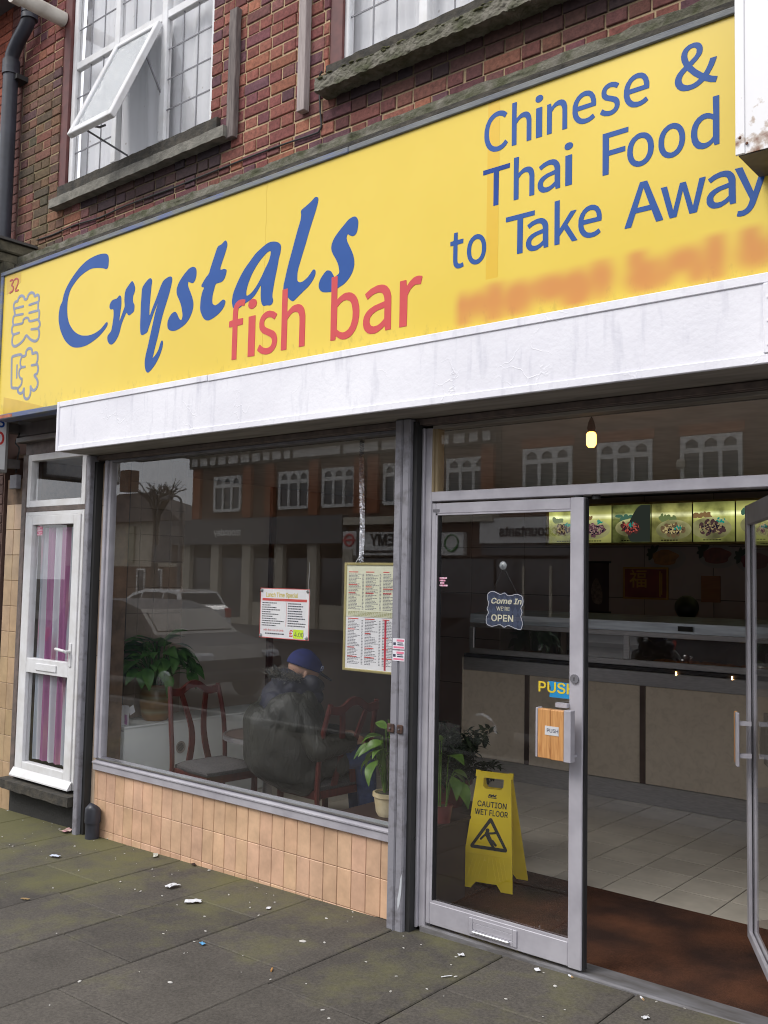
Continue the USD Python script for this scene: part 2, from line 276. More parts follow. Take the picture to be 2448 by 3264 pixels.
def cut(x0, x1, z0, z1):
    out = [(x0, x1)]
    for (a, b, p, q) in (WIN1, WIN2):
        if z1 > p + .01 and z0 < q:
            nxt = []
            for u, w in out:
                if w <= a or u >= b: nxt.append((u, w))
                else:
                    if u < a - .02: nxt.append((u, a))
                    if w > b + .02: nxt.append((b, w))
            out = nxt
    return out
def seen(x, z, y=0):
    d = np.array([x, y, z]) - EYE; w = d @ FWD; return w, 1224 + 3041 * (d @ RIGHT) / w, 1632 + 3041 * (d @ DOWN) / w
bricks = []
for r in range(int((7.3 - BASEZ) / ROWH)):
    z0 = BASEZ + r * ROWH; z1 = z0 + ROWH - .0105; x = -7.235 + (0 if r % 2 == 0 else -.215); k = 0
    seq = [.1045] if r == 1 else ([.217, .1045, .1045])
    while x < 1.2:
        L = seq[k % len(seq)]; k += 1
        for u, w in cut(max(x, -7.235), x + L, z0, z1):
            if w - u > .025: bricks.append((u, w, z0, z1))
        x += L + .0105
wall = T('brick_wall', 'upper wall of dark red and purple bricks over the yellow shop sign', 'wall', (-3.0, 0, 4.05))
gx, gz = np.meshgrid(np.arange(-7.24, 1.25, .06), np.arange(4.03, 7.36, .06), indexing='ij')
def grid_wall(holes, gx, gz, y):
    nx, nz = gx.shape; idx = np.arange(nx * nz).reshape(nx, nz); F = []
    V = np.stack([gx, np.full_like(gx, y), gz], -1).reshape(-1, 3)
    cx, cz = (gx[:-1, :-1] + gx[1:, 1:]) / 2, (gz[:-1, :-1] + gz[1:, 1:]) / 2; ok = np.ones_like(cx, bool)
    for (a, b, p, q) in holes: ok &= ~((cx > a) & (cx < b) & (cz > p) & (cz < q))
    for (a, b, p, q) in holes:
        X, Z = V[:, 0], V[:, 2]; ins = (X > a) & (X < b) & (Z > p) & (Z < q); d = np.stack([X - a, b - X, Z - p, q - Z], 1); k = d.argmin(1)
        V[ins & (k == 0), 0] = a; V[ins & (k == 1), 0] = b; V[ins & (k == 2), 2] = p; V[ins & (k == 3), 2] = q
    I, J = np.nonzero(ok); A, B, C, D = idx[I, J], idx[I + 1, J], idx[I + 1, J + 1], idx[I, J + 1]
    return trimesh.Trimesh(V, np.vstack([np.stack([A, B, C], 1), np.stack([A, C, D], 1)]), process=False)
mortar = grid_wall([WIN1, WIN2], gx, gz, .0075)
mv = mortar.vertices; so, li = soot(mv[:, 0], mv[:, 2])[:, None], lichen(mv[:, 0], mv[:, 2])[:, None]
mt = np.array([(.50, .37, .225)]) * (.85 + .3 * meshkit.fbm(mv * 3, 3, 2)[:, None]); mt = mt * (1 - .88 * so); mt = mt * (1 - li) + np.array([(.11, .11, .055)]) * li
P(wall, 'mortar', mortar, MORTAR, tint=mt)
P(wall, 'inner_leaf', cat(bx(-7.24, -6.7, .012, .2, 4.03, 7.36), bx(-4.78, -3.8, .012, .2, 4.03, 7.36), bx(-1.9, 1.2, .012, .2, 4.03, 7.36), bx(-6.7, -4.78, .0125, .2, 4.03, 4.70), bx(-3.8, -1.9, .0125, .2, 4.03, 4.70), bx(-7.24, 1.2, .012, .2, 6.75, 7.36)), pm('brick_core', (.2, .15, .1), r=.95))
def bcolor(x, z):
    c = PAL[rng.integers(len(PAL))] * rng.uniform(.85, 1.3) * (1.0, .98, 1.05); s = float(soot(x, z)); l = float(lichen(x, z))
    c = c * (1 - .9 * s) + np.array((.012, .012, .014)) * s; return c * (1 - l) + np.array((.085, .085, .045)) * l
def size_in_view(b):
    w, px, py = seen((b[0] + b[1]) / 2, (b[2] + b[3]) / 2)
    return (b[1] - b[0]) / w if -60 < px < 2500 and -40 < py < 900 and w > 0 else -1
order = sorted(bricks, key=size_in_view, reverse=True)
for b in order[:300]:
    V, F = brick_mesh(*b); P(wall, 'brick', trimesh.Trimesh(V, F, process=False), BRICK, tint=bcolor((b[0] + b[1]) / 2, (b[2] + b[3]) / 2))
VV, FF, TT, o = [], [], [], 0
for b in order[300:]:
    V, F = brick_mesh(*b); VV.append(V); FF.append(F + o); o += len(V); TT.append(np.tile(bcolor((b[0] + b[1]) / 2, (b[2] + b[3]) / 2), (len(V), 1)))
P(wall, 'further_bricks', trimesh.Trimesh(np.vstack(VV), np.vstack(FF), process=False), BRICK, tint=np.vstack(TT), kind='stuff')
REVEAL = pm('red_oxide_paint', (.13, .04, .035), (.09, .03, .028), sc=14, r=.6)
for (a, b, p, q) in (WIN1, WIN2):
    P(wall, 'window_reveal', cat(bx(a + .001, a + .095, .012, .11, p, q), bx(b - .006, b - .001, .012, .11, p, q), bx(a + .095, b - .006, .012, .11, q - .1, q)), REVEAL)

# ------------------------------------------------------------------ upstairs windows
LEAD = pm('lead_strip', (.2, .2, .22), r=.5)
NET = usdkit.material(stage, '/World/Looks/net_curtain', {'tc': ('texture_coordinate', {}), 'v': ('voronoi_texture', {'scale': 9}), 'r': ('rgb_ramp', {'ramp': [(.04, (.55, .52, .5)), (.1, (.8, .8, .82))]}), 'd': ('diffuse_bsdf', {}), 't': ('translucent_bsdf', {}), 'm': ('mix_closure', {'fac': .3})},
    [('tc.object', 'v.vector'), ('v.distance', 'r.fac'), ('r.color', 'd.color'), ('r.color', 't.color'), ('d.BSDF', 'm.closure1'), ('t.BSDF', 'm.closure2')], surface='m.closure')
def curtain_mesh(x0, x1, z0, z1, y, amp=.02, waves=9, seed=0, n=120, gather=0.0):
    r_ = np.random.default_rng(seed); xs = np.linspace(x0, x1, n); zs = np.linspace(z0, z1, 10); ph = r_.random() * 6
    V = []
    for j, z in enumerate(zs):
        f = .5 + .5 * j / 9; q = np.linspace(0, 1, n)
        V.append(np.stack([xs + gather * np.sin(q * 17) * (1 - f) * .1, y + amp * f * np.sin(q * waves * 6.28 + ph + .6 * np.sin(q * 13)) + amp * .4 * np.sin(q * waves * 13.7 + z * 2), np.full(n, z)], 1))
    V = np.vstack(V); F = []
    for j in range(9):
        for i in range(n - 1): a = j * n + i; F += [(a, a + 1, a + n + 1), (a, a + n + 1, a + n)]
    return trimesh.Trimesh(V, F, process=False)
def upstairs_window(label, x0, x1, mulls, zt, zb, ztop, opening):
    w = T('upstairs_window', label, 'window', ((x0 + x1) / 2, .06, zb)); y0, y1 = .035, .085
    P(w, 'frame', cat(bx(x0, x0 + .055, y0, y1, zb, ztop, .005), bx(x1 - .055, x1, y0, y1, zb, ztop, .005), bx(x0 + .055, x1 - .055, y0 + .001, y1, zb, zb + .045, .005), bx(x0 + .055, x1 - .055, y0 + .001, y1, ztop - .055, ztop, .005)), WHITEPVC)
    for m in mulls: P(w, 'mullion', bx(m - .03, m + .03, y0 - .002, y1 - .001, zb + .045, ztop - .055, .004), WHITEPVC)
    ed = [x0 + .055] + [v for m in mulls for v in (m - .03, m + .03)] + [x1 - .055]
    for k in range(0, len(ed), 2):
        a, b = ed[k], ed[k + 1]
        if zt: P(w, 'transom', bx(a, b, y0 + .002, y1 - .002, zt - .03, zt + .03, .004), WHITEPVC)
        for lo, hi, top in ((zb + .045, (zt or ztop - .025) - .03, 0), ((zt or 0) + .03, ztop - .055, 1)):
            if hi - lo < .1 or hi < lo or (top and not zt): continue
            if opening is not None and k == opening * 2 and not top: continue
            g = P(w, 'pane', bx(a, b, .058, .064, lo, hi), UPGLASS)
            nb = 3 if k != 2 or True else 2; bars = []
            for i in range(1, nb): X = a + (b - a) * i / nb; bars.append(bx(X - .0045, X + .0045, .053, .058, lo, hi))
            nz = max(2, round((hi - lo) / .24))
            for i in range(1, nz): Z = lo + (hi - lo) * i / nz; bars.append(bx(a, b, .0525, .0575, Z - .0045, Z + .0045))
            P(g, 'leading', cat(*bars), LEAD)
    return w
w1 = upstairs_window('white upstairs window with one top-hung light pushed open', -6.562, -4.826, (-5.97, -5.398), 5.722, 4.76, 6.62, 1)
# the open light: hinged along its top edge
def casement(parent, x0, x1, ztop, H, ang):
    hz = np.array((0, .03, ztop)); rot = lambda m: turned(m, -ang, hz, (1, 0, 0))
    c = P(parent, 'casement', rot(cat(bx(x0, x0 + .048, .0, .045, ztop - H, ztop, .005), bx(x1 - .048, x1, .0, .045, ztop - H, ztop, .005), bx(x0 + .048, x1 - .048, .001, .044, ztop - .045, ztop, .005), bx(x0 + .048, x1 - .048, .001, .044, ztop - H, ztop - H + .06, .005))), WHITEPVC, label='top-hung casement standing open')
    P(c, 'pane', rot(bx(x0 + .048, x1 - .048, .018, .024, ztop - H + .06, ztop - .045)), OBSCURED)
    lo = rot(bx(x0, x1, .04, .041, ztop - H, ztop - H + .002)).vertices.mean(0)
    P(c, 'stay', tube([(x0 + .14, .05, ztop - H + .05), (x0 + .13, lo[1] + .04, lo[2] + .04)], .007), ALUDARK)
    P(c, 'side_stay', tube([(x1 - .0, .045, ztop - .52), (x1 - .01, -.10, ztop - .27)], .008), ALUDARK)
    P(c, 'handle', cat(tube([lo + (.0, .02, .02), lo + (0, .06, .03), lo + (.05, .07, .035)], .008)), ALUDARK)
casement(w1, -5.945, -5.42, 5.672, .905, 24)
w2 = upstairs_window('second white upstairs window above the mossy sill', -3.69, -1.98, (-3.085, -2.52), None, 4.765, 6.62, None)
ONE('net_curtain', curtain_mesh(-6.6, -4.8, 4.74, 6.65, .16, waves=7, seed=3), NET, 'white net curtain hanging behind the window with the open light', 'curtain', smooth=True)
ONE('net_curtain', curtain_mesh(-3.75, -1.95, 4.74, 6.65, .13, waves=12, seed=4, amp=.012), NET, 'white net curtain hanging behind the window over the mossy sill', 'curtain', smooth=True)
ONE('drape', curtain_mesh(-5.93, -5.40, 4.76, 5.75, .075, amp=.02, waves=2.2, seed=8), NET, 'pale patterned drape showing in the gap of the open window', 'curtain', smooth=True)
P(wall, 'room_back', cat(bx(-7.0, -1.0, 1.3, 1.32, 4.1, 7.3), bx(-7.0, -1.0, .2, 1.32, 7.3, 7.32), bx(-7.0, -1.0, .2, 1.32, 4.06, 4.08)), pm('plaster', (.5, .48, .45), r=.9))

# sills
def rough_slab(x0, x1, y0, y1, z0, z1, amp, seed, step=.03, fr=1.0):
    m = bx(x0, x1, y0, y1, z0, z1); m = m.subdivide_to_size(step) if hasattr(m, 'subdivide_to_size') else m
    v = m.vertices; n = meshkit.fbm(v * 16 * fr, 3, seed) - .5; d = np.stack([n * 0, n, meshkit.fbm(v * 22 * fr, 3, seed + 3) - .5], 1); m.vertices = v + amp * d; return m
CONC = pm('weathered_concrete', (.25, .235, .2), (.13, .125, .105), sc=11, r=.95, bump=.9, bsc=70, bdist=.008)
MOSSY = pm('mossy_concrete', (.20, .185, .15), (.075, .078, .04), sc=10, r=.95, bump=1.0, bsc=50, bdist=.012)
MOSS = pm('moss', (.13, .125, .05), (.05, .052, .03), sc=30, r=1, bump=1.0, bsc=120, bdist=.01)
DARKSILL = pm('dark_damp_timber', (.07, .06, .045), (.03, .028, .024), sc=14, r=.9, bump=.7, bsc=50)
sl = T('window_sill', 'long grey concrete sill under the open upstairs window', 'window sill', (-5.7, -.03, 4.57))
P(sl, 'slab', rough_slab(-6.64, -4.6, -.075, .03, 4.575, 4.645, .012, 1), CONC); P(sl, 'timber_sill', rough_slab(-6.6, -4.72, -.03, .08, 4.675, 4.752, .01, 4), DARKSILL); P(sl, 'bed', bx(-6.6, -4.7, -.01, .03, 4.645, 4.675), DARKSILL)
s2 = T('window_sill', 'mossy crumbling concrete sill under the right upstairs window', 'window sill', (-2.6, -.05, 4.58))
P(s2, 'slab', rough_slab(-3.76, -1.2, -.11, .03, 4.575, 4.655, .022, 7, .02, 2.0), MOSSY); P(s2, 'timber_sill', rough_slab(-3.74, -1.9, -.04, .08, 4.675, 4.757, .014, 5), DARKSILL)
lumps = []
for i in range(260):
    x = -3.75 + 2.0 * rng.random() ** 1.15; r_ = rng.uniform(.005, .014); b = trimesh.creation.icosphere(1, r_); b.apply_scale((rng.uniform(1.2, 2.6), 1, .55)); b.apply_translation((x, rng.uniform(-.112, -.06), rng.uniform(4.64, 4.66))); lumps.append(b)
P(s2, 'moss', cat(*lumps), MOSS, smooth=True, kind='stuff')

# battens, cable, pipes
WEATHERED = pm('weathered_timber', (.21, .175, .16), (.11, .09, .085), sc=12, r=.9, bump=.8, bsc=40, stretch=(6, 6, .6), bdist=.006)
PALEWOOD = pm('pale_timber', (.42, .36, .34), (.3, .25, .24), sc=10, r=.85, bump=.5, bsc=30, stretch=(6, 6, .6))
b1 = bx(-4.61, -4.538, -.045, -.001, 4.565, 5.425, .004); b1 = b1.subdivide_to_size(.06); b1.vertices = b1.vertices + np.stack([.007 * (meshkit.fbm(b1.vertices * 7, 3, 3) - .5)] * 2 + [0 * b1.vertices[:, 0]], 1)
ONE('timber_batten', b1, WEATHERED, 'grey weathered timber batten fixed upright on the brickwork beside the open window', 'batten')
ONE('timber_batten', bx(-3.967, -3.905, -.05, -.001, 4.545, 6.4, .003), PALEWOOD, 'pale timber batten fixed upright on the brickwork left of the mossy sill', 'batten')
cb = [(-3.80, 4.76), (-3.823, 4.724), (-3.816, 4.62), (-3.804, 4.5), (-3.795, 4.43), (-3.81, 4.40), (-3.86, 4.392), (-4.2, 4.404), (-4.75, 4.402), (-5.2, 4.398), (-5.73, 4.402), (-6.03, 4.389), (-6.36, 4.405), (-6.67, 4.397), (-6.9, 4.404)]
ONE('cable', tube(smoothloop([(x, -.009, z) for x, z in cb], 4, False), .0055, 6), BLACK, 'thin black cable clipped along the bricks above the sign', 'cable')
PIPEBLUE = pm('faded_black_pipe', (.035, .037, .05), (.02, .021, .028), sc=8, r=.4)
dp = T('drainpipe', 'black plastic drainpipe with a swan-neck bend at the party wall', 'drainpipe', (-7.26, -.1, 4.3))
P(dp, 'pipe', tube([(-7.262, -.1, z) for z in np.linspace(4.28, 5.93, 12)], .06, 16), PIPEBLUE, smooth=40)
P(dp, 'bend', tube(smoothloop([(-7.262, -.1, 5.93), (-7.255, -.1, 6.0), (-7.18, -.1, 6.09), (-7.06, -.1, 6.18), (-7.01, -.1, 6.25), (-7.005, -.1, 6.36)], 4, False), .056, 16), PIPEBLUE, smooth=40)
P(dp, 'socket', cat(*[lathe([(.0, -.03), (.07, -.03), (.07, .03), (0, .03)], 20, (-7.262, -.1, z)) for z in (5.93, 5.87)], *[lathe([(.0, -.02), (.066, -.02), (.066, .02), (0, .02)], 20, (-7.007, -.1, z)) for z in (6.24, 6.29)]), PIPEBLUE, smooth=40)
P(dp, 'bracket', bx(-7.3, -7.16, -.1, 0, 5.79, 5.83), BLACK)
P(dp, 'hopper', hull([(-7.16, -.26, 6.5), (-6.86, -.26, 6.5), (-7.16, -.02, 6.5), (-6.86, -.02, 6.5), (-7.07, -.16, 6.36), (-6.94, -.16, 6.36), (-7.07, -.04, 6.36), (-6.94, -.04, 6.36), (-7.16, -.26, 6.62), (-6.86, -.26, 6.62), (-7.16, -.02, 6.62), (-6.86, -.02, 6.62)]), pm('grey_hopper', (.22, .23, .26), r=.6))
ONE('overflow_pipe', cat(tube([(-6.667, -.43, 6.145), (-6.667, .005, 6.145)], .058, 20), tube([(-6.667, -.435, 6.145), (-6.667, -.36, 6.145)], .066, 20)), pm('cream_pipe', (.55, .51, .45), (.4, .36, .31), sc=6, r=.5), 'short cream pipe sticking out of the brickwork left of the open window', 'pipe', smooth=40)

# ------------------------------------------------------------------ the neighbour on the left
nb = T('neighbour_building', 'left neighbour of bright orange-red bricks behind the drainpipe', 'building', (-8.3, 0, 0))
P(nb, 'backing', cat(bx(-9.8, -7.25, .008, .3, -.2, 7.36)), pm('thin_mortar', (.12, .07, .055), r=.95))
VV, FF, TT, o = [], [], [], 0; parts_ = []
for r in range(95):
    z0 = -.1 + r * .0778; x = -9.7 - (.11 if r % 2 else 0); k = 0
    while x < -7.26:
        L = (.217, .1045)[k % 2]; k += 1; u, w = max(x, -9.75), min(x + L, -7.262)
        if w - u > .03:
            purple = u > -7.52 or z0 < 2.6; c = (np.array((.30, .085, .05)) if not purple else np.array((.15, .06, .05))) * rng.uniform(.75, 1.2)
            if z0 < 2.6: c = np.array((.085, .05, .042)) * rng.uniform(.6, 1.5)
            V, F = brick_mesh(u, w, z0, z0 + .0715); parts_.append((V, F, c, seen((u + w) / 2, z0)))
        x += L + .007
for (V, F, c, sv) in parts_:
    if -30 < sv[1] < 300 and -30 < sv[2] < 2700: P(nb, 'brick', trimesh.Trimesh(V, F, process=False), BRICK, tint=c)
    else: VV.append(V); FF.append(F + o); o += len(V); TT.append(np.tile(c, (len(V), 1)))
P(nb, 'further_bricks', trimesh.Trimesh(np.vstack(VV), np.vstack(FF), process=False), BRICK, tint=np.vstack(TT), kind='stuff')
STONE = pm('lichened_stone', (.17, .15, .1), (.07, .065, .045), sc=8, r=.95, bump=.9, bsc=35, bdist=.012)
P(nb, 'stone_bracket', rough_slab(-7.5, -6.9, -.27, .0, 2.99, 4.16, .02, 11, .08), STONE)
P(nb, 'cornice', cat(bx(-9.7, -6.91, -.5, -.002, 4.245, 4.33, .01), bx(-9.7, -6.93, -.46, -.003, 4.165, 4.243, .01)), STONE)
P(nb, 'lead_flashing', cat(bx(-9.7, -6.89, -.51, -.004, 4.332, 4.352), bx(-9.7, -6.9, -.47, -.44, 4.15, 4.24)), pm('lead_sheet', (.09, .085, .08), r=.55))
P(nb, 'soffit', bx(-9.7, -7.3, -.5, -.0, 6.55, 6.7), pm('dark_soffit', (.13, .12, .13), r=.8))
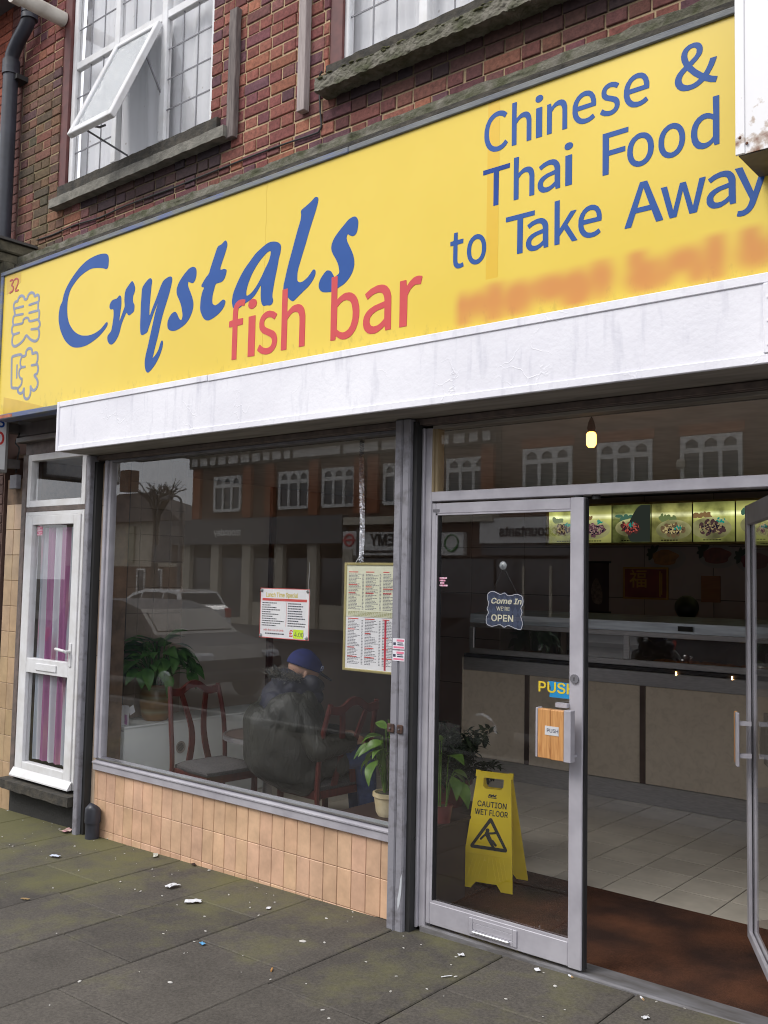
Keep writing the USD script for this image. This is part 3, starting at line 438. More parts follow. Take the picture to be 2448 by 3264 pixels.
# ------------------------------------------------------------------ ledge, sign, shutter box
lg = T('ledge', 'mossy rotten concrete ledge running along the top of the yellow sign', 'ledge', (-3, -.07, 4.05))
P(lg, 'ledge_slab', rough_slab(-6.98, .6, -.15, .004, 4.15, 4.225, .028, 21, .06), MOSSY)
P(lg, 'recess', bx(-6.95, .6, -.19, -.0, 4.035, 4.15), DARKSILL)
P(lg, 'rotten_batten', rough_slab(-6.9, .6, -.245, -.19, 4.06, 4.105, .02, 23, .05), DARKSILL)
FL = json.loads('''{"C":[-5517,3929,-5483,3917,-5466,3895,-5462,3863,-5468,3826,-5489,3817,-5530,3831,-5593,3845,-5660,3853,-5728,3845,-5800,3824,-5862,3790,-5911,3750,-5936,3700,-5944,3648,-5942,3599,-5931,3554,-5907,3507,-5866,3463,-5817,3429,-5760,3405,-5704,3393,-5641,3389,-5579,3396,-5527,3411,-5494,3429,-5464,3447,-5450,3445,-5446,3432,-5462,3411,-5499,3386,-5550,3360,-5611,3340,-5681,3324,-5744,3320,-5805,3324,-5861,3338,-5915,3366,-5966,3408,-6008,3463,-6035,3516,-6047,3567,-6045,3621,-6033,3657,-6011,3683,-5995,3727,-5969,3769,-5925,3812,-5867,3855,-5796,3895,-5724,3921,-5652,3933,-5581,3936],"r":[-5324,3607,-5306,3595,-5300,3569,-5300,3533,-5309,3479,-5314,3434,-5299,3455,-5280,3489,-5263,3517,-5261,3532,-5267,3568,-5263,3613,-5252,3636,-5229,3655,-5193,3678,-5176,3668,-5161,3645,-5154,3619,-5161,3595,-5172,3577,-5174,3552,-5168,3533,-5156,3516,-5153,3493,-5160,3472,-5183,3461,-5208,3454,-5225,3463,-5238,3477,-5253,3460,-5276,3428,-5291,3400,-5309,3352,-5332,3320,-5360,3297,-5393,3287,-5420,3297,-5439,3321,-5443,3347,-5428,3363,-5404,3379,-5393,3411,-5385,3450,-5381,3491,-5390,3525,-5418,3528,-5432,3545,-5429,3563,-5417,3579,-5392,3590,-5354,3591],"y":[-4999,3662,-4980,3651,-4976,3631,-4982,3597,-4985,3559,-4990,3505,-4992,3457,-4988,3417,-4967,3452,-4942,3492,-4917,3532,-4889,3581,-4861,3617,-4823,3631,-4793,3634,-4774,3625,-4771,3602,-4782,3561,-4801,3512,-4822,3467,-4849,3409,-4869,3354,-4885,3298,-4904,3243,-4921,3197,-4933,3160,-4941,3137,-4911,3154,-4885,3182,-4868,3219,-4854,3236,-4842,3227,-4843,3196,-4861,3155,-4893,3111,-4929,3077,-4967,3053,-4990,3049,-5008,3065,-5018,3093,-5021,3128,-5012,3171,-4996,3217,-4980,3269,-4963,3325,-4947,3376,-4931,3427,-4914,3468,-4903,3491,-4925,3460,-4950,3420,-4974,3375,-4995,3335,-5006,3314,-5029,3305,-5061,3301,-5077,3315,-5083,3348,-5085,3398,-5084,3462,-5084,3521,-5081,3576,-5077,3610,-5061,3629,-5030,3651],"s":[-4566,3651,-4544,3639,-4535,3614,-4537,3586,-4547,3564,-4564,3551,-4590,3557,-4611,3566,-4612,3543,-4599,3517,-4579,3483,-4563,3450,-4555,3420,-4558,3388,-4572,3357,-4599,3324,-4634,3301,-4677,3287,-4721,3279,-4762,3284,-4789,3297,-4802,3320,-4801,3347,-4786,3373,-4761,3393,-4731,3399,-4712,3385,-4696,3361,-4680,3342,-4664,3338,-4656,3362,-4661,3391,-4674,3431,-4694,3468,-4715,3500,-4722,3530,-4716,3557,-4694,3587,-4658,3618,-4623,3640,-4595,3651],"t":[-4279,3754,-4265,3744,-4259,3724,-4266,3699,-4281,3665,-4300,3628,-4315,3587,-4284,3583,-4264,3577,-4258,3565,-4268,3535,-4284,3515,-4308,3507,-4350,3505,-4364,3479,-4376,3445,-4380,3413,-4374,3389,-4352,3376,-4329,3379,-4302,3391,-4279,3398,-4261,3386,-4263,3370,-4276,3348,-4306,3325,-4346,3307,-4390,3295,-4424,3296,-4453,3312,-4475,3342,-4488,3371,-4489,3409,-4484,3445,-4473,3480,-4460,3502,-4480,3510,-4484,3520,-4471,3536,-4448,3559,-4418,3582,-4405,3612,-4386,3652,-4364,3696,-4349,3725,-4335,3734,-4312,3738],"a":[-3876,3661,-3845,3654,-3820,3642,-3804,3622,-3805,3589,-3817,3553,-3827,3507,-3840,3458,-3851,3412,-3858,3375,-3862,3345,-3855,3322,-3861,3302,-3880,3295,-3904,3300,-3932,3301,-3948,3319,-3956,3353,-3958,3388,-3959,3424,-3977,3405,-4007,3375,-4044,3355,-4089,3341,-4133,3324,-4166,3320,-4189,3331,-4200,3360,-4200,3391,-4190,3425,-4169,3462,-4141,3502,-4104,3544,-4061,3580,-4011,3619,-3968,3639,-3937,3652,-3907,3661],"a_hole":[-3886,3608,-3888,3580,-3902,3548,-3928,3514,-3952,3479,-3979,3445,-4009,3415,-4040,3394,-4065,3385,-4079,3390,-4079,3414,-4068,3448,-4044,3492,-4014,3531,-3977,3566,-3941,3591,-3911,3607],"l":[-3535,3837,-3523,3827,-3524,3806,-3533,3778,-3548,3740,-3567,3698,-3588,3648,-3609,3593,-3630,3543,-3649,3496,-3665,3452,-3668,3419,-3666,3399,-3654,3387,-3630,3384,-3602,3394,-3577,3410,-3555,3431,-3541,3436,-3530,3426,-3531,3405,-3547,3379,-3578,3351,-3617,3329,-3657,3307,-3685,3291,-3703,3289,-3721,3301,-3739,3317,-3763,3328,-3776,3336,-3776,3353,-3773,3391,-3764,3424,-3751,3469,-3735,3517,-3713,3577,-3695,3628,-3676,3680,-3660,3719,-3652,3743,-3650,3764,-3652,3786,-3639,3795,-3605,3808,-3571,3824,-3552,3836],"s2":[-3259,3664,-3240,3654,-3230,3634,-3230,3609,-3235,3582,-3245,3566,-3263,3560,-3285,3568,-3300,3578,-3308,3566,-3305,3545,-3291,3518,-3272,3485,-3258,3454,-3251,3424,-3252,3396,-3263,3366,-3286,3338,-3317,3316,-3352,3304,-3397,3290,-3441,3292,-3475,3300,-3495,3316,-3503,3338,-3496,3366,-3475,3391,-3451,3409,-3434,3410,-3414,3400,-3397,3376,-3389,3366,-3373,3371,-3357,3380,-3357,3401,-3366,3431,-3384,3463,-3404,3492,-3417,3523,-3414,3548,-3398,3577,-3369,3604,-3332,3632,-3295,3657],"k1_0":[-6620,3792,-6609,3811,-6588,3823,-6558,3822,-6533,3808,-6521,3790,-6487,3787,-6475,3808,-6447,3822,-6418,3820,-6393,3807,-6380,3787,-6349,3791,-6325,3779,-6320,3750,-6330,3731,-6328,3700,-6326,3679,-6310,3661,-6309,3620,-6317,3600,-6299,3582,-6294,3556,-6314,3539,-6298,3510,-6300,3475,-6321,3452,-6359,3450,-6417,3472,-6473,3508,-6505,3484,-6552,3462,-6609,3450,-6649,3455,-6671,3477,-6673,3514,-6662,3539,-6681,3563,-6684,3595,-6669,3617,-6676,3647,-6669,3678,-6650,3691,-6658,3718,-6670,3747,-6673,3774,-6654,3790,-6620,3792],"k1_1":[-6650,3741,-6536,3738],"k1_2":[-6645,3687,-6536,3680],"k1_3":[-6454,3734,-6340,3736],"k1_4":[-6449,3674,-6335,3673],"k1_5":[-6669,3617,-6540,3610,-6527,3634,-6489,3644,-6455,3633,-6434,3609,-6317,3606],"k1_6":[-6662,3542,-6578,3545],"k1_7":[-6409,3545,-6314,3536],"k2_0":[-6666,3363,-6647,3376,-6544,3376,-6515,3358,-6470,3361,-6467,3386,-6445,3403,-6412,3404,-6386,3387,-6378,3360,-6333,3362,-6308,3348,-6302,3307,-6316,3278,-6301,3263,-6290,3239,-6301,3205,-6337,3194,-6302,3164,-6285,3132,-6301,3098,-6338,3084,-6367,3100,-6383,3117,-6379,3071,-6400,3037,-6432,3031,-6462,3047,-6472,3081,-6473,3112,-6490,3088,-6523,3082,-6554,3098,-6566,3125,-6636,3136,-6653,3159,-6660,3264,-6666,3363],"k2_1":[-6523,3359,-6540,3328,-6537,3296,-6516,3278,-6472,3275],"k2_2":[-6516,3278,-6549,3261,-6552,3225,-6528,3194,-6508,3189,-6510,3153,-6542,3130,-6566,3125],"k2_3":[-6586,3300,-6583,3208],"k2_4":[-6382,3274,-6302,3271],"n3":[-6740,3968,-6710,3970,-6694,3954,-6717,3931,-6690,3910,-6697,3885,-6737,3876],"n2":[-6679,3965,-6650,3970,-6624,3951,-6631,3921,-6662,3879,-6619,3876],"patch":[-6802,4012,-6589,4003,-6584,3931,-6630,3915,-6707,3881,-6785,3868],"wedge":[-6756,3078,-6553,3035,-6253,2966,-6032,2909,-6028,2865,-6758,2933]}'''); GL = json.loads('''{"C":[[[20,135,22,178,34,222,55,257,71,273,85,283,108,294,127,299,142,301,171,300,193,294,208,287,223,277,237,263,215,235,212,235,192,252,165,262,135,261,112,252,89,233,78,215,70,194,65,169,64,138,68,107,77,80,92,56,104,45,121,36,139,31,156,30,185,37,205,49,218,63,223,63,243,40,244,36,229,20,211,7,181,-5,162,-8,139,-8,106,-1,76,15,54,36,36,65,24,102]]],"h":[[[34,-2,34,320,36,322,74,322,77,319,75,196,112,220,129,225,153,226,169,223,185,215,198,202,206,187,213,156,213,-2,171,-2,171,144,169,158,164,172,155,183,139,188,126,188,114,185,101,178,77,156,77,0,75,-3]]],"i":[[[28,283,32,302,39,309,50,313,61,313,74,307,81,297,83,288,82,278,77,268,61,259,50,259,39,263,31,272]],[[34,-2,34,219,75,220,77,217,77,0,75,-3]]],"n":[[[34,-2,34,219,68,220,74,193,102,215,129,225,161,225,185,215,200,199,206,187,212,164,213,-2,171,-2,171,144,169,158,164,172,155,183,139,188,126,188,114,185,100,178,77,156,77,0,75,-3]]],"e":[[[18,94,20,137,26,158,35,177,58,204,82,219,109,226,128,226,154,220,179,204,198,176,207,142,208,113,205,97,60,96,63,78,70,60,87,40,102,32,123,27,143,28,156,31,181,44,185,44,199,19,199,15,178,3,150,-6,114,-8,93,-4,71,5,52,19,35,40,25,61],[60,130,169,129,170,134,165,159,154,178,140,187,114,191,91,183,78,173,66,153]]],"s":[[[10,23,10,27,28,52,33,52,50,39,64,32,82,27,97,26,110,28,124,34,131,43,135,56,132,68,123,79,100,91,52,111,30,131,23,147,22,170,27,188,37,203,52,215,72,223,89,226,109,226,143,217,169,201,169,195,150,172,121,188,98,192,76,187,67,179,63,169,64,155,71,145,83,138,145,112,156,104,168,90,175,70,175,49,170,32,161,18,149,7,132,-2,113,-7,83,-8,46,1,23,13]]],"&":[[[11,74,14,98,25,122,47,146,68,162,55,195,51,213,50,236,55,258,65,276,75,286,97,298,129,301,146,297,160,289,170,279,177,266,181,249,181,233,178,219,171,204,150,179,117,152,142,118,179,81,187,77,199,96,213,124,226,161,264,160,262,147,247,108,216,54,237,40,268,27,257,-8,226,2,189,24,166,8,147,-1,129,-6,93,-8,63,-1,43,10,27,26,15,49],[53,72,57,57,64,45,77,35,91,29,113,27,124,29,142,36,159,48,123,83,86,130,67,113,58,99,53,84],[87,228,94,195,98,185,102,184,133,209,143,226,145,247,140,260,127,269,114,269,106,266,95,257,90,247]]],"T":[[[9,261,9,294,11,296,230,295,229,259,143,259,141,257,140,-3,100,-3,98,-1,98,258,11,259]]],"a":[[[21,45,21,68,26,85,38,102,49,111,63,119,90,129,152,140,154,142,151,162,146,173,140,181,129,187,111,190,87,186,69,179,46,166,34,185,30,196,66,216,107,226,136,225,153,220,167,212,183,194,190,179,195,158,196,-2,162,-3,157,20,138,7,111,-5,95,-8,66,-6,49,1,34,14,25,29],[62,52,65,43,72,34,88,28,111,29,132,38,154,55,154,109,109,102,82,91,66,76,62,65]]],"F":[[[37,294,39,296,212,295,211,259,80,258,80,166,191,166,192,130,80,129,79,-3,39,-3,37,-1]]],"o":[[[18,94,19,132,25,156,33,174,42,188,59,205,91,222,111,226,131,226,151,222,170,214,186,203,201,187,213,167,220,148,224,127,225,104,222,78,215,55,202,32,185,14,172,5,151,-4,131,-8,104,-7,88,-3,64,9,46,25,30,49,22,71],[61,106,63,86,68,68,76,52,88,39,111,29,122,28,139,31,161,45,175,69,181,94,181,123,178,139,170,159,164,169,151,181,129,189,105,187,83,174,71,156,64,136]]],"d":[[[18,98,20,135,29,166,44,191,64,210,91,223,106,226,125,226,148,220,173,206,171,319,174,322,212,322,214,320,214,-2,180,-3,175,19,151,2,126,-7,101,-8,69,1,54,11,35,34,24,60],[62,95,65,76,74,54,93,35,111,29,126,29,138,32,154,40,171,57,171,169,152,182,130,189,110,188,94,181,75,162,67,144,62,121]]],"t":[[[8,186,8,217,35,219,41,220,43,223,47,281,81,281,83,279,84,220,140,220,142,218,141,185,83,183,83,54,89,37,101,29,120,28,140,33,148,6,147,0,113,-8,88,-7,68,0,53,14,44,33,40,58,40,183,10,184]]],"k":[[[34,-2,34,320,75,321,76,113,82,116,165,220,209,220,210,215,207,211,139,129,220,-1,218,-3,176,-3,113,98,76,56,76,-1,74,-3]]],"A":[[[-1,3,97,293,99,296,144,296,241,13,244,-2,201,-3,199,-1,171,87,70,87,42,-1,40,-3,0,-3],[81,123,160,123,121,250,119,249]]],"w":[[[8,219,51,219,94,46,140,217,142,220,181,220,229,46,272,218,274,220,312,220,313,213,255,-1,253,-3,206,-3,204,-1,160,165,117,-1,115,-3,70,-3,63,16]]],"y":[[[2,218,4,220,46,219,109,45,165,219,206,219,119,-35,107,-58,94,-75,79,-87,56,-96,31,-97,13,-92,12,-86,19,-59,44,-61,54,-58,64,-52,72,-43,82,-24,89,0]]],"f":[[[10,186,10,216,12,218,40,221,42,277,51,300,60,311,78,322,95,326,124,325,145,318,136,285,115,291,101,290,89,282,83,266,82,221,127,220,128,186,126,184,82,183,81,-3,40,-2,40,183,13,184]]],"b":[[[34,320,36,322,74,322,77,319,75,201,93,212,118,223,132,226,158,225,175,220,195,208,208,194,218,177,227,148,230,122,229,92,224,67,212,39,203,26,188,11,168,-1,142,-8,119,-7,100,-1,72,16,68,-3,34,-2],[77,50,101,34,119,29,134,29,157,38,173,56,184,87,186,121,179,157,172,171,162,181,140,189,120,188,101,180,77,162]]],"r":[[[34,-2,34,219,68,220,70,218,73,189,92,210,111,222,126,226,141,226,158,221,159,215,151,184,122,187,109,182,93,169,78,143,76,-2]]],"福":[[[160,319,379,321,381,290,162,287]],[[4,103,65,155,116,228,18,232,20,265,79,266,49,326,79,338,112,280,98,265,146,266,164,254,120,168,159,132,164,149,378,147,378,-33,343,-35,340,-17,198,-17,195,-36,163,-36,161,101,145,92,111,129,110,-33,74,-35,73,109,26,70],[285,17,340,16,341,49,286,50],[285,83,340,82,341,115,286,116],[197,17,249,16,250,49,198,50],[197,83,249,82,250,115,198,116]],[[182,265,359,267,359,168,183,168],[218,200,322,199,324,234,219,236]]]}''')
pts = lambda k: np.array(FL[k], float).reshape(-1, 2) / 1000
def yellow(name, smear):
    nodes, links = ({'g': ('geometry', {}), 'n': ('noise_texture', {'scale': 1.3, 'detail': 4}), 'r': ('rgb_ramp', {'ramp': [(.3, (.75, .545, .058)), (.7, (.80, .595, .08))]}),
    'm': ('mapping', {'scale': (5, 5, 2.6)}), 'n2': ('noise_texture', {'scale': 4, 'detail': 7, 'roughness': .7}), 'sep': ('separate_xyz', {}), 'h': ('map_range', {'from_min': 3.16, 'from_max': 2.94, 'to_min': -.12, 'to_max': .16}), 'ad': ('math', {'math_type': 'add'}),
    'k': ('map_range', {'from_min': .62, 'from_max': .85, 'to_min': 0, 'to_max': .4, 'clamp': True}), 'mx': ('mix_color', {'b': (.2, .15, .05)}), 'p': ('principled_bsdf', {'roughness': .33, 'specular_ior_level': .45})},
    [('g.position', 'n.vector'), ('n.fac', 'r.fac'), ('g.position', 'm.vector'), ('m.vector', 'n2.vector'), ('g.position', 'sep.vector'), ('sep.z', 'h.value'), ('n2.fac', 'ad.value1'), ('h.result', 'ad.value2'), ('ad.value', 'k.value'), ('k.result', 'mx.fac'), ('r.color', 'mx.a')])
    if smear: nodes.update({'at': ('attribute', {'attribute': 'tint'}), 'ms': ('mix_color', {'b': (.60, .17, .055)})}); links += [('at.fac', 'ms.fac'), ('mx.result', 'ms.a'), ('ms.result', 'p.base_color')]
    else: links += [('mx.result', 'p.base_color')]
    return usdkit.material(stage, f'/World/Looks/{name}', nodes, links, surface='p.BSDF')
YEL = yellow('yellow_sign_acrylic', False)
FRESHYEL = pm('fresh_yellow_film', (.74, .47, .022), (.72, .455, .02), r=.35)
OLDYEL = pm('stained_yellow_film', (.66, .44, .05), (.6, .4, .045), r=.4)
BLUE = pm('blue_vinyl', (.032, .10, .34), (.026, .088, .31), sc=3, r=.4, spec=.2)
DEEPBLUE = pm('deep_blue_vinyl', (.012, .06, .30), r=.4, spec=.2)
RED = pm('faded_red_vinyl', (.63, .09, .095), (.59, .08, .085), sc=4, r=.4, spec=.2)
GREYBLUE = pm('grey_blue_outline', (.26, .29, .40), r=.4)
BLUEFRAME = pm('blue_painted_frame', (.10, .13, .25), (.16, .17, .16), sc=5, r=.5, bump=.3, ramp=(.4, .55), stretch=(.6, 3, 3))
YS = -.30
sg = T('shop_sign', 'long yellow shop sign lettered Crystals fish bar in blue and red', 'shop sign', (-3.3, -.3, 2.93))
P(sg, 'sign_box', bx(-6.85, .5, -.27, -.003, 2.935, 4.03), BROWNMETAL)
P(sg, 'panel', cat(bx(-6.83, -3.932, YS, -.27, 2.93, 4.022), bx(-3.9305, .5, YS, -.27, 2.93, 4.022)), YEL)
P(sg, 'top_frame', bx(-6.862, -3.302, YS - .014, -.2, 4.018, 4.05, .004), BLUEFRAME); P(sg, 'top_frame', bx(-3.3, .5, YS - .0135, -.2, 4.018, 4.049, .004), pm('worn_grey_frame', (.17, .18, .175), (.10, .11, .13), sc=5, r=.55, bump=.3, stretch=(1, 4, 4))); P(sg, 'side_frame', bx(-6.862, -6.826, YS - .013, -.2, 2.91, 4.017, .004), BLUEFRAME)
P(sg, 'bottom_frame', bx(-6.826, .5, YS - .014, -.2, 2.908, 2.945, .004), BLUEFRAME); P(sg, 'peeling_tape', bx(-6.80, -6.60, YS - .0155, YS - .0142, 2.915, 2.938), pm('orange_tape', (.5, .16, .08), (.3, .1, .06), sc=20, r=.6))
P(sg, 'fresh_strip', wallpoly(Polygon([(-2.43, 2.95), (-2.365, 2.95), (-2.362, 4.016), (-2.427, 4.016)]), YS, .0006), FRESHYEL)
P(sg, 'number_patch', wallpoly(Polygon(pts('patch')), YS, .0007), OLDYEL); P(sg, 'stained_corner', wallpoly(Polygon(pts('wedge')).intersection(sbox(-6.825, 2.95, -6, 3.3)), YS, .001), OLDYEL)
for k in 'Crystal': P(sg, 'letter', wallpoly(Polygon(smoothloop(pts(k), 3), [smoothloop(pts('a_hole'), 3)] if k == 'a' else None).buffer(0), YS, .0012), BLUE)
P(sg, 'letter', wallpoly(Polygon(smoothloop(pts('s2'), 3)).buffer(0), YS, .0012), BLUE)
def glyph(ch, x0, x1, base, cap, shear=0.02):
    P_ = [Polygon(np.array(r[0]).reshape(-1, 2), [np.array(h).reshape(-1, 2) for h in r[1:]]).buffer(0) for r in GL[ch]]; g = unary_union(P_); a, _, b, _ = g.bounds
    k = cap / 293.; g = affinity.scale(g, 1, k, origin=(0, 0)); g = affinity.translate(g, -a, 0); g = affinity.scale(g, 1 / (b - a), 1, origin=(0, 0))
    lo, hi = g.bounds[1], g.bounds[3]; g = affinity.affine_transform(g, [(x1 - x0), 0, 0, 1, x0, base]); return g
LINES = ((3.775, .183, BLUE, 'C', -2.447, -2.317, 'h', -2.295, -2.192, 'i', -2.172, -2.132, 'n', -2.111, -2.01, 'e', -1.984, -1.87, 's', -1.851, -1.76, 'e', -1.741, -1.627, '&', -1.517, -1.341),
    (3.515, .18, BLUE, 'T', -2.451, -2.304, 'h', -2.282, -2.174, 'a', -2.156, -2.043, 'i', -2.022, -1.98, 'F', -1.838, -1.72, 'o', -1.725, -1.607, 'o', -1.587, -1.474, 'd', -1.45, -1.335),
    (3.26, .18, BLUE, 't', -2.635, -2.556, 'o', -2.537, -2.429, 'T', -2.322, -2.17, 'a', -2.214, -2.1, 'k', -2.069, -1.956, 'e', -1.952, -1.841, 'A', -1.736, -1.567, 'w', -1.577, -1.391, 'a', -1.387, -1.272, 'y', -1.275, -1.14),
    (3.026, .31, RED, 'f', -4.22, -4.083, 'i', -4.06, -3.987, 's', -3.973, -3.814, 'h', -3.781, -3.598, 'b', -3.408, -3.208, 'a', -3.18, -2.995, 'r', -2.941, -2.801))
for base, cap, mt_, *rest in LINES:
    for i in range(0, len(rest), 3): P(sg, 'letter', wallpoly(glyph(rest[i], rest[i + 1], rest[i + 2], base, cap), YS, (.0018 if mt_ is RED else .0014)), DEEPBLUE if (rest[i] == 'T' and base == 3.515) else mt_)
for c_ in ('k1', 'k2'):
    strokes = [LineString(smoothloop(pts(k), 3, False)) for k in FL if k.startswith(c_ + '_')]
    P(sg, 'chinese_character', wallpoly(unary_union([s.buffer(.0105 if i == 0 else .009) for i, s in enumerate(strokes)]), YS, .0014), GREYBLUE)
for k in ('n3', 'n2'): P(sg, 'digit', wallpoly(LineString(smoothloop(pts(k), 3, False)).buffer(.007), YS, .0024), pm('hand_painted_red', (.5, .09, .08), r=.5))
# the row of digits below, too washed out and smeared to read: a film whose print fades softly into the yellow
gx2, gz2 = np.meshgrid(np.linspace(-2.62, -1.02, 200), np.linspace(2.952, 3.17, 34), indexing='ij')
def soft(d, w): return np.clip(1 - np.maximum(d, 0) / w, 0, 1) ** 2 * (3 - 2 * np.clip(1 - np.maximum(d, 0) / w, 0, 1))
ink = np.zeros_like(gx2)
for (x0, z0, rx, rz, w_) in ((-2.56, 3.04, .045, .05, .06), (-2.47, 3.06, .06, .035, .06), (-2.38, 3.05, .04, .055, .07), (-2.21, 3.05, .05, .05, .07), (-2.11, 3.07, .06, .03, .06), (-2.02, 3.04, .05, .055, .07), (-1.94, 3.07, .03, .05, .06), (-1.66, 3.04, .075, .05, .05), (-1.70, 3.08, .02, .05, .05), (-1.56, 3.075, .05, .03, .05), (-1.52, 3.03, .02, .03, .05), (-1.47, 3.06, .018, .06, .05), (-1.36, 3.05, .045, .04, .06), (-1.375, 3.10, .015, .03, .05)):
    if x0 > -1.72: x0, rx = -1.68 + (x0 + 1.70) * 1.42, rx * 1.3
    elif x0 > -2.3: x0, rx = -2.25 + (x0 + 2.21) * 1.5, rx * 1.3
    rz *= 1.2
    ink = np.maximum(ink, (.8 + .2 * rng.random()) * soft(np.hypot((gx2 - x0) / rx, (gz2 - z0) / rz) * min(rx, rz) - min(rx, rz) * .7, w_ * 1.15))
ink = ink * (.7 + .5 * meshkit.fbm(np.stack([gx2 * 14, gz2 * 14, 0 * gx2], -1), 3, 5))
from scipy.ndimage import gaussian_filter
ink = gaussian_filter(np.minimum(ink, .9), (2.2, 1.8)) * .85; fade = np.clip((gx2 + 2.62) / .05, 0, 1) * np.clip((-1.02 - gx2) / .1, 0, 1) * np.clip((gz2 - 2.952) / .03, 0, 1) * np.clip((3.17 - gz2) / .03, 0, 1)
a_ = np.repeat((ink * fade)[..., None], 3, -1)
nx, nz = gx2.shape; idx = np.arange(nx * nz).reshape(nx, nz); A_, B_, C_, D_ = idx[:-1, :-1].ravel(), idx[1:, :-1].ravel(), idx[1:, 1:].ravel(), idx[:-1, 1:].ravel()
sm = trimesh.Trimesh(np.stack([gx2, np.full_like(gx2, YS - .0016), gz2], -1).reshape(-1, 3), np.vstack([np.stack([A_, B_, C_], 1), np.stack([A_, C_, D_], 1)]), process=False)
P(sg, 'smeared_digits', sm, yellow('smeared_print', True), tint=a_.reshape(-1, 3))

hb = T('shutter_box', 'white painted roller shutter housing below the yellow sign', 'shutter housing', (-2.8, -.17, 2.6))
PEEL = usdkit.material(stage, '/World/Looks/cracked_white_paint', {'g': ('geometry', {}), 'n': ('noise_texture', {'scale': 2.0, 'detail': 5, 'roughness': .6}), 'r': ('rgb_ramp', {'ramp': [(.3, (.74, .73, .78)), (.65, (.85, .84, .88))]}),
    'm': ('mapping', {'scale': (5, 5, .8)}), 'n3': ('noise_texture', {'scale': 4, 'detail': 6}), 'k': ('map_range', {'from_min': .56, 'from_max': .8, 'to_min': 0, 'to_max': .5, 'clamp': True}), 'mx': ('mix_color', {'b': (.42, .42, .5)}),
    'nd': ('noise_texture', {'scale': 7, 'detail': 4}), 'va': ('vector_math', {'math_type': 'multiply_add', 'vector2': (.22, .22, .22)}), 'v': ('voronoi_texture', {'feature': 'distance_to_edge', 'scale': 6}), 'cr': ('map_range', {'from_min': 0, 'from_max': .025, 'to_min': 1, 'to_max': 0, 'clamp': True}),
    'nm': ('noise_texture', {'scale': 2.6, 'detail': 2}), 'km': ('map_range', {'from_min': .56, 'from_max': .66, 'to_min': 0, 'to_max': 1, 'clamp': True}), 'mu': ('math', {'math_type': 'multiply'}), 'n2': ('noise_texture', {'scale': 45, 'detail': 4}), 'ad': ('math', {'math_type': 'multiply_add', 'value2': 1.2}), 'b': ('bump', {'strength': .28, 'distance': .004}), 'p': ('principled_bsdf', {'roughness': .4})},
    [('g.position', 'n.vector'), ('n.fac', 'r.fac'), ('g.position', 'm.vector'), ('m.vector', 'n3.vector'), ('n3.fac', 'k.value'), ('k.result', 'mx.fac'), ('r.color', 'mx.a'), ('mx.result', 'p.base_color'), ('g.position', 'nd.vector'), ('nd.color', 'va.vector1'), ('g.position', 'va.vector3'), ('va.vector', 'v.vector'), ('v.distance', 'cr.value'),
     ('g.position', 'nm.vector'), ('nm.fac', 'km.value'), ('km.result', 'mu.value1'), ('cr.result', 'mu.value2'), ('g.position', 'n2.vector'), ('mu.value', 'ad.value1'), ('n2.fac', 'ad.value3'), ('ad.value', 'b.height'), ('b.normal', 'p.normal')], surface='p.BSDF')
P(hb, 'face', bx(-5.93, .6, -.33, -.318, 2.62, 2.95), PEEL)
P(hb, 'top_trim', cat(bx(-5.93, -4.36, -.3375, -.328, 2.915, 2.952, .003), bx(-4.355, .6, -.3365, -.328, 2.912, 2.951, .003)), PEEL)
P(hb, 'bottom_trim', bx(-5.93, .6, -.337, -.316, 2.606, 2.642, .003), PEEL); P(hb, 'end_trim', bx(-5.957, -5.93, -.339, -.0, 2.606, 2.953, .003), PEEL)
P(hb, 'cover_strip', bx(-1.16, -1.12, -.341, -.329, 2.643, 2.91, .003), PEEL)
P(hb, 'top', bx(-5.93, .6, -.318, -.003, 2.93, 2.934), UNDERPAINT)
def soffit(x0, x1, y0, y1, z): return bx(x0, x1, y0, y1, z, z + .012)
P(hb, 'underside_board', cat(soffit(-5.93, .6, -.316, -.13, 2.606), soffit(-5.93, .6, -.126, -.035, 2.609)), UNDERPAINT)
P(hb, 'slot_lip', cat(bx(-5.9, .6, -.04, -.03, 2.575, 2.606, .003), bx(-5.9, .6, -.021, -.002, 2.572, 2.62, .003)), BROWNWOOD)
P(hb, 'rivet', cat(*[trimesh.creation.icosphere(1, .004).apply_translation((x, -.341, z)) or None for x in (-1.14,) for z in (2.67, 2.75, 2.84)]) if False else cat(*[bx(-1.146, -1.134, -.3445, -.341, z, z + .01, .003) for z in (2.67, 2.76, 2.85)]), PEEL)

RUSTY = usdkit.material(stage, '/World/Looks/white_panel_rust', {'tc': ('geometry', {}), 'n': ('noise_texture', {'scale': 22, 'detail': 5}), 'sep': ('separate_xyz', {}), 'h': ('map_range', {'from_min': 3.62, 'from_max': 3.36, 'to_min': -.1, 'to_max': .13}), 'ad': ('math', {'math_type': 'add'}), 'r': ('rgb_ramp', {'ramp': [(.6, (.8, .79, .8)), (.68, (.5, .42, .36)), (.8, (.2, .09, .05))]}), 'p': ('principled_bsdf', {'roughness': .4})},
    [('tc.position', 'n.vector'), ('tc.position', 'sep.vector'), ('sep.z', 'h.value'), ('n.fac', 'ad.value1'), ('h.result', 'ad.value2'), ('ad.value', 'r.fac'), ('r.color', 'p.base_color')], surface='p.BSDF')
rb = T('light_box', 'white lightbox with rusty rivets at the right end of the sign', 'lightbox', (-.4, -.45, 3.34))
P(rb, 'cabinet', bx(-1.178, .6, -.53, -.31, 3.345, 4.6, .004), BROWNMETAL); P(rb, 'front_panel', bx(-1.188, .6, -.536, -.531, 3.338, 4.6), RUSTY); P(rb, 'edge_strip', bx(-1.189, -1.155, -.541, -.536, 3.338, 4.6, .002), RUSTY)
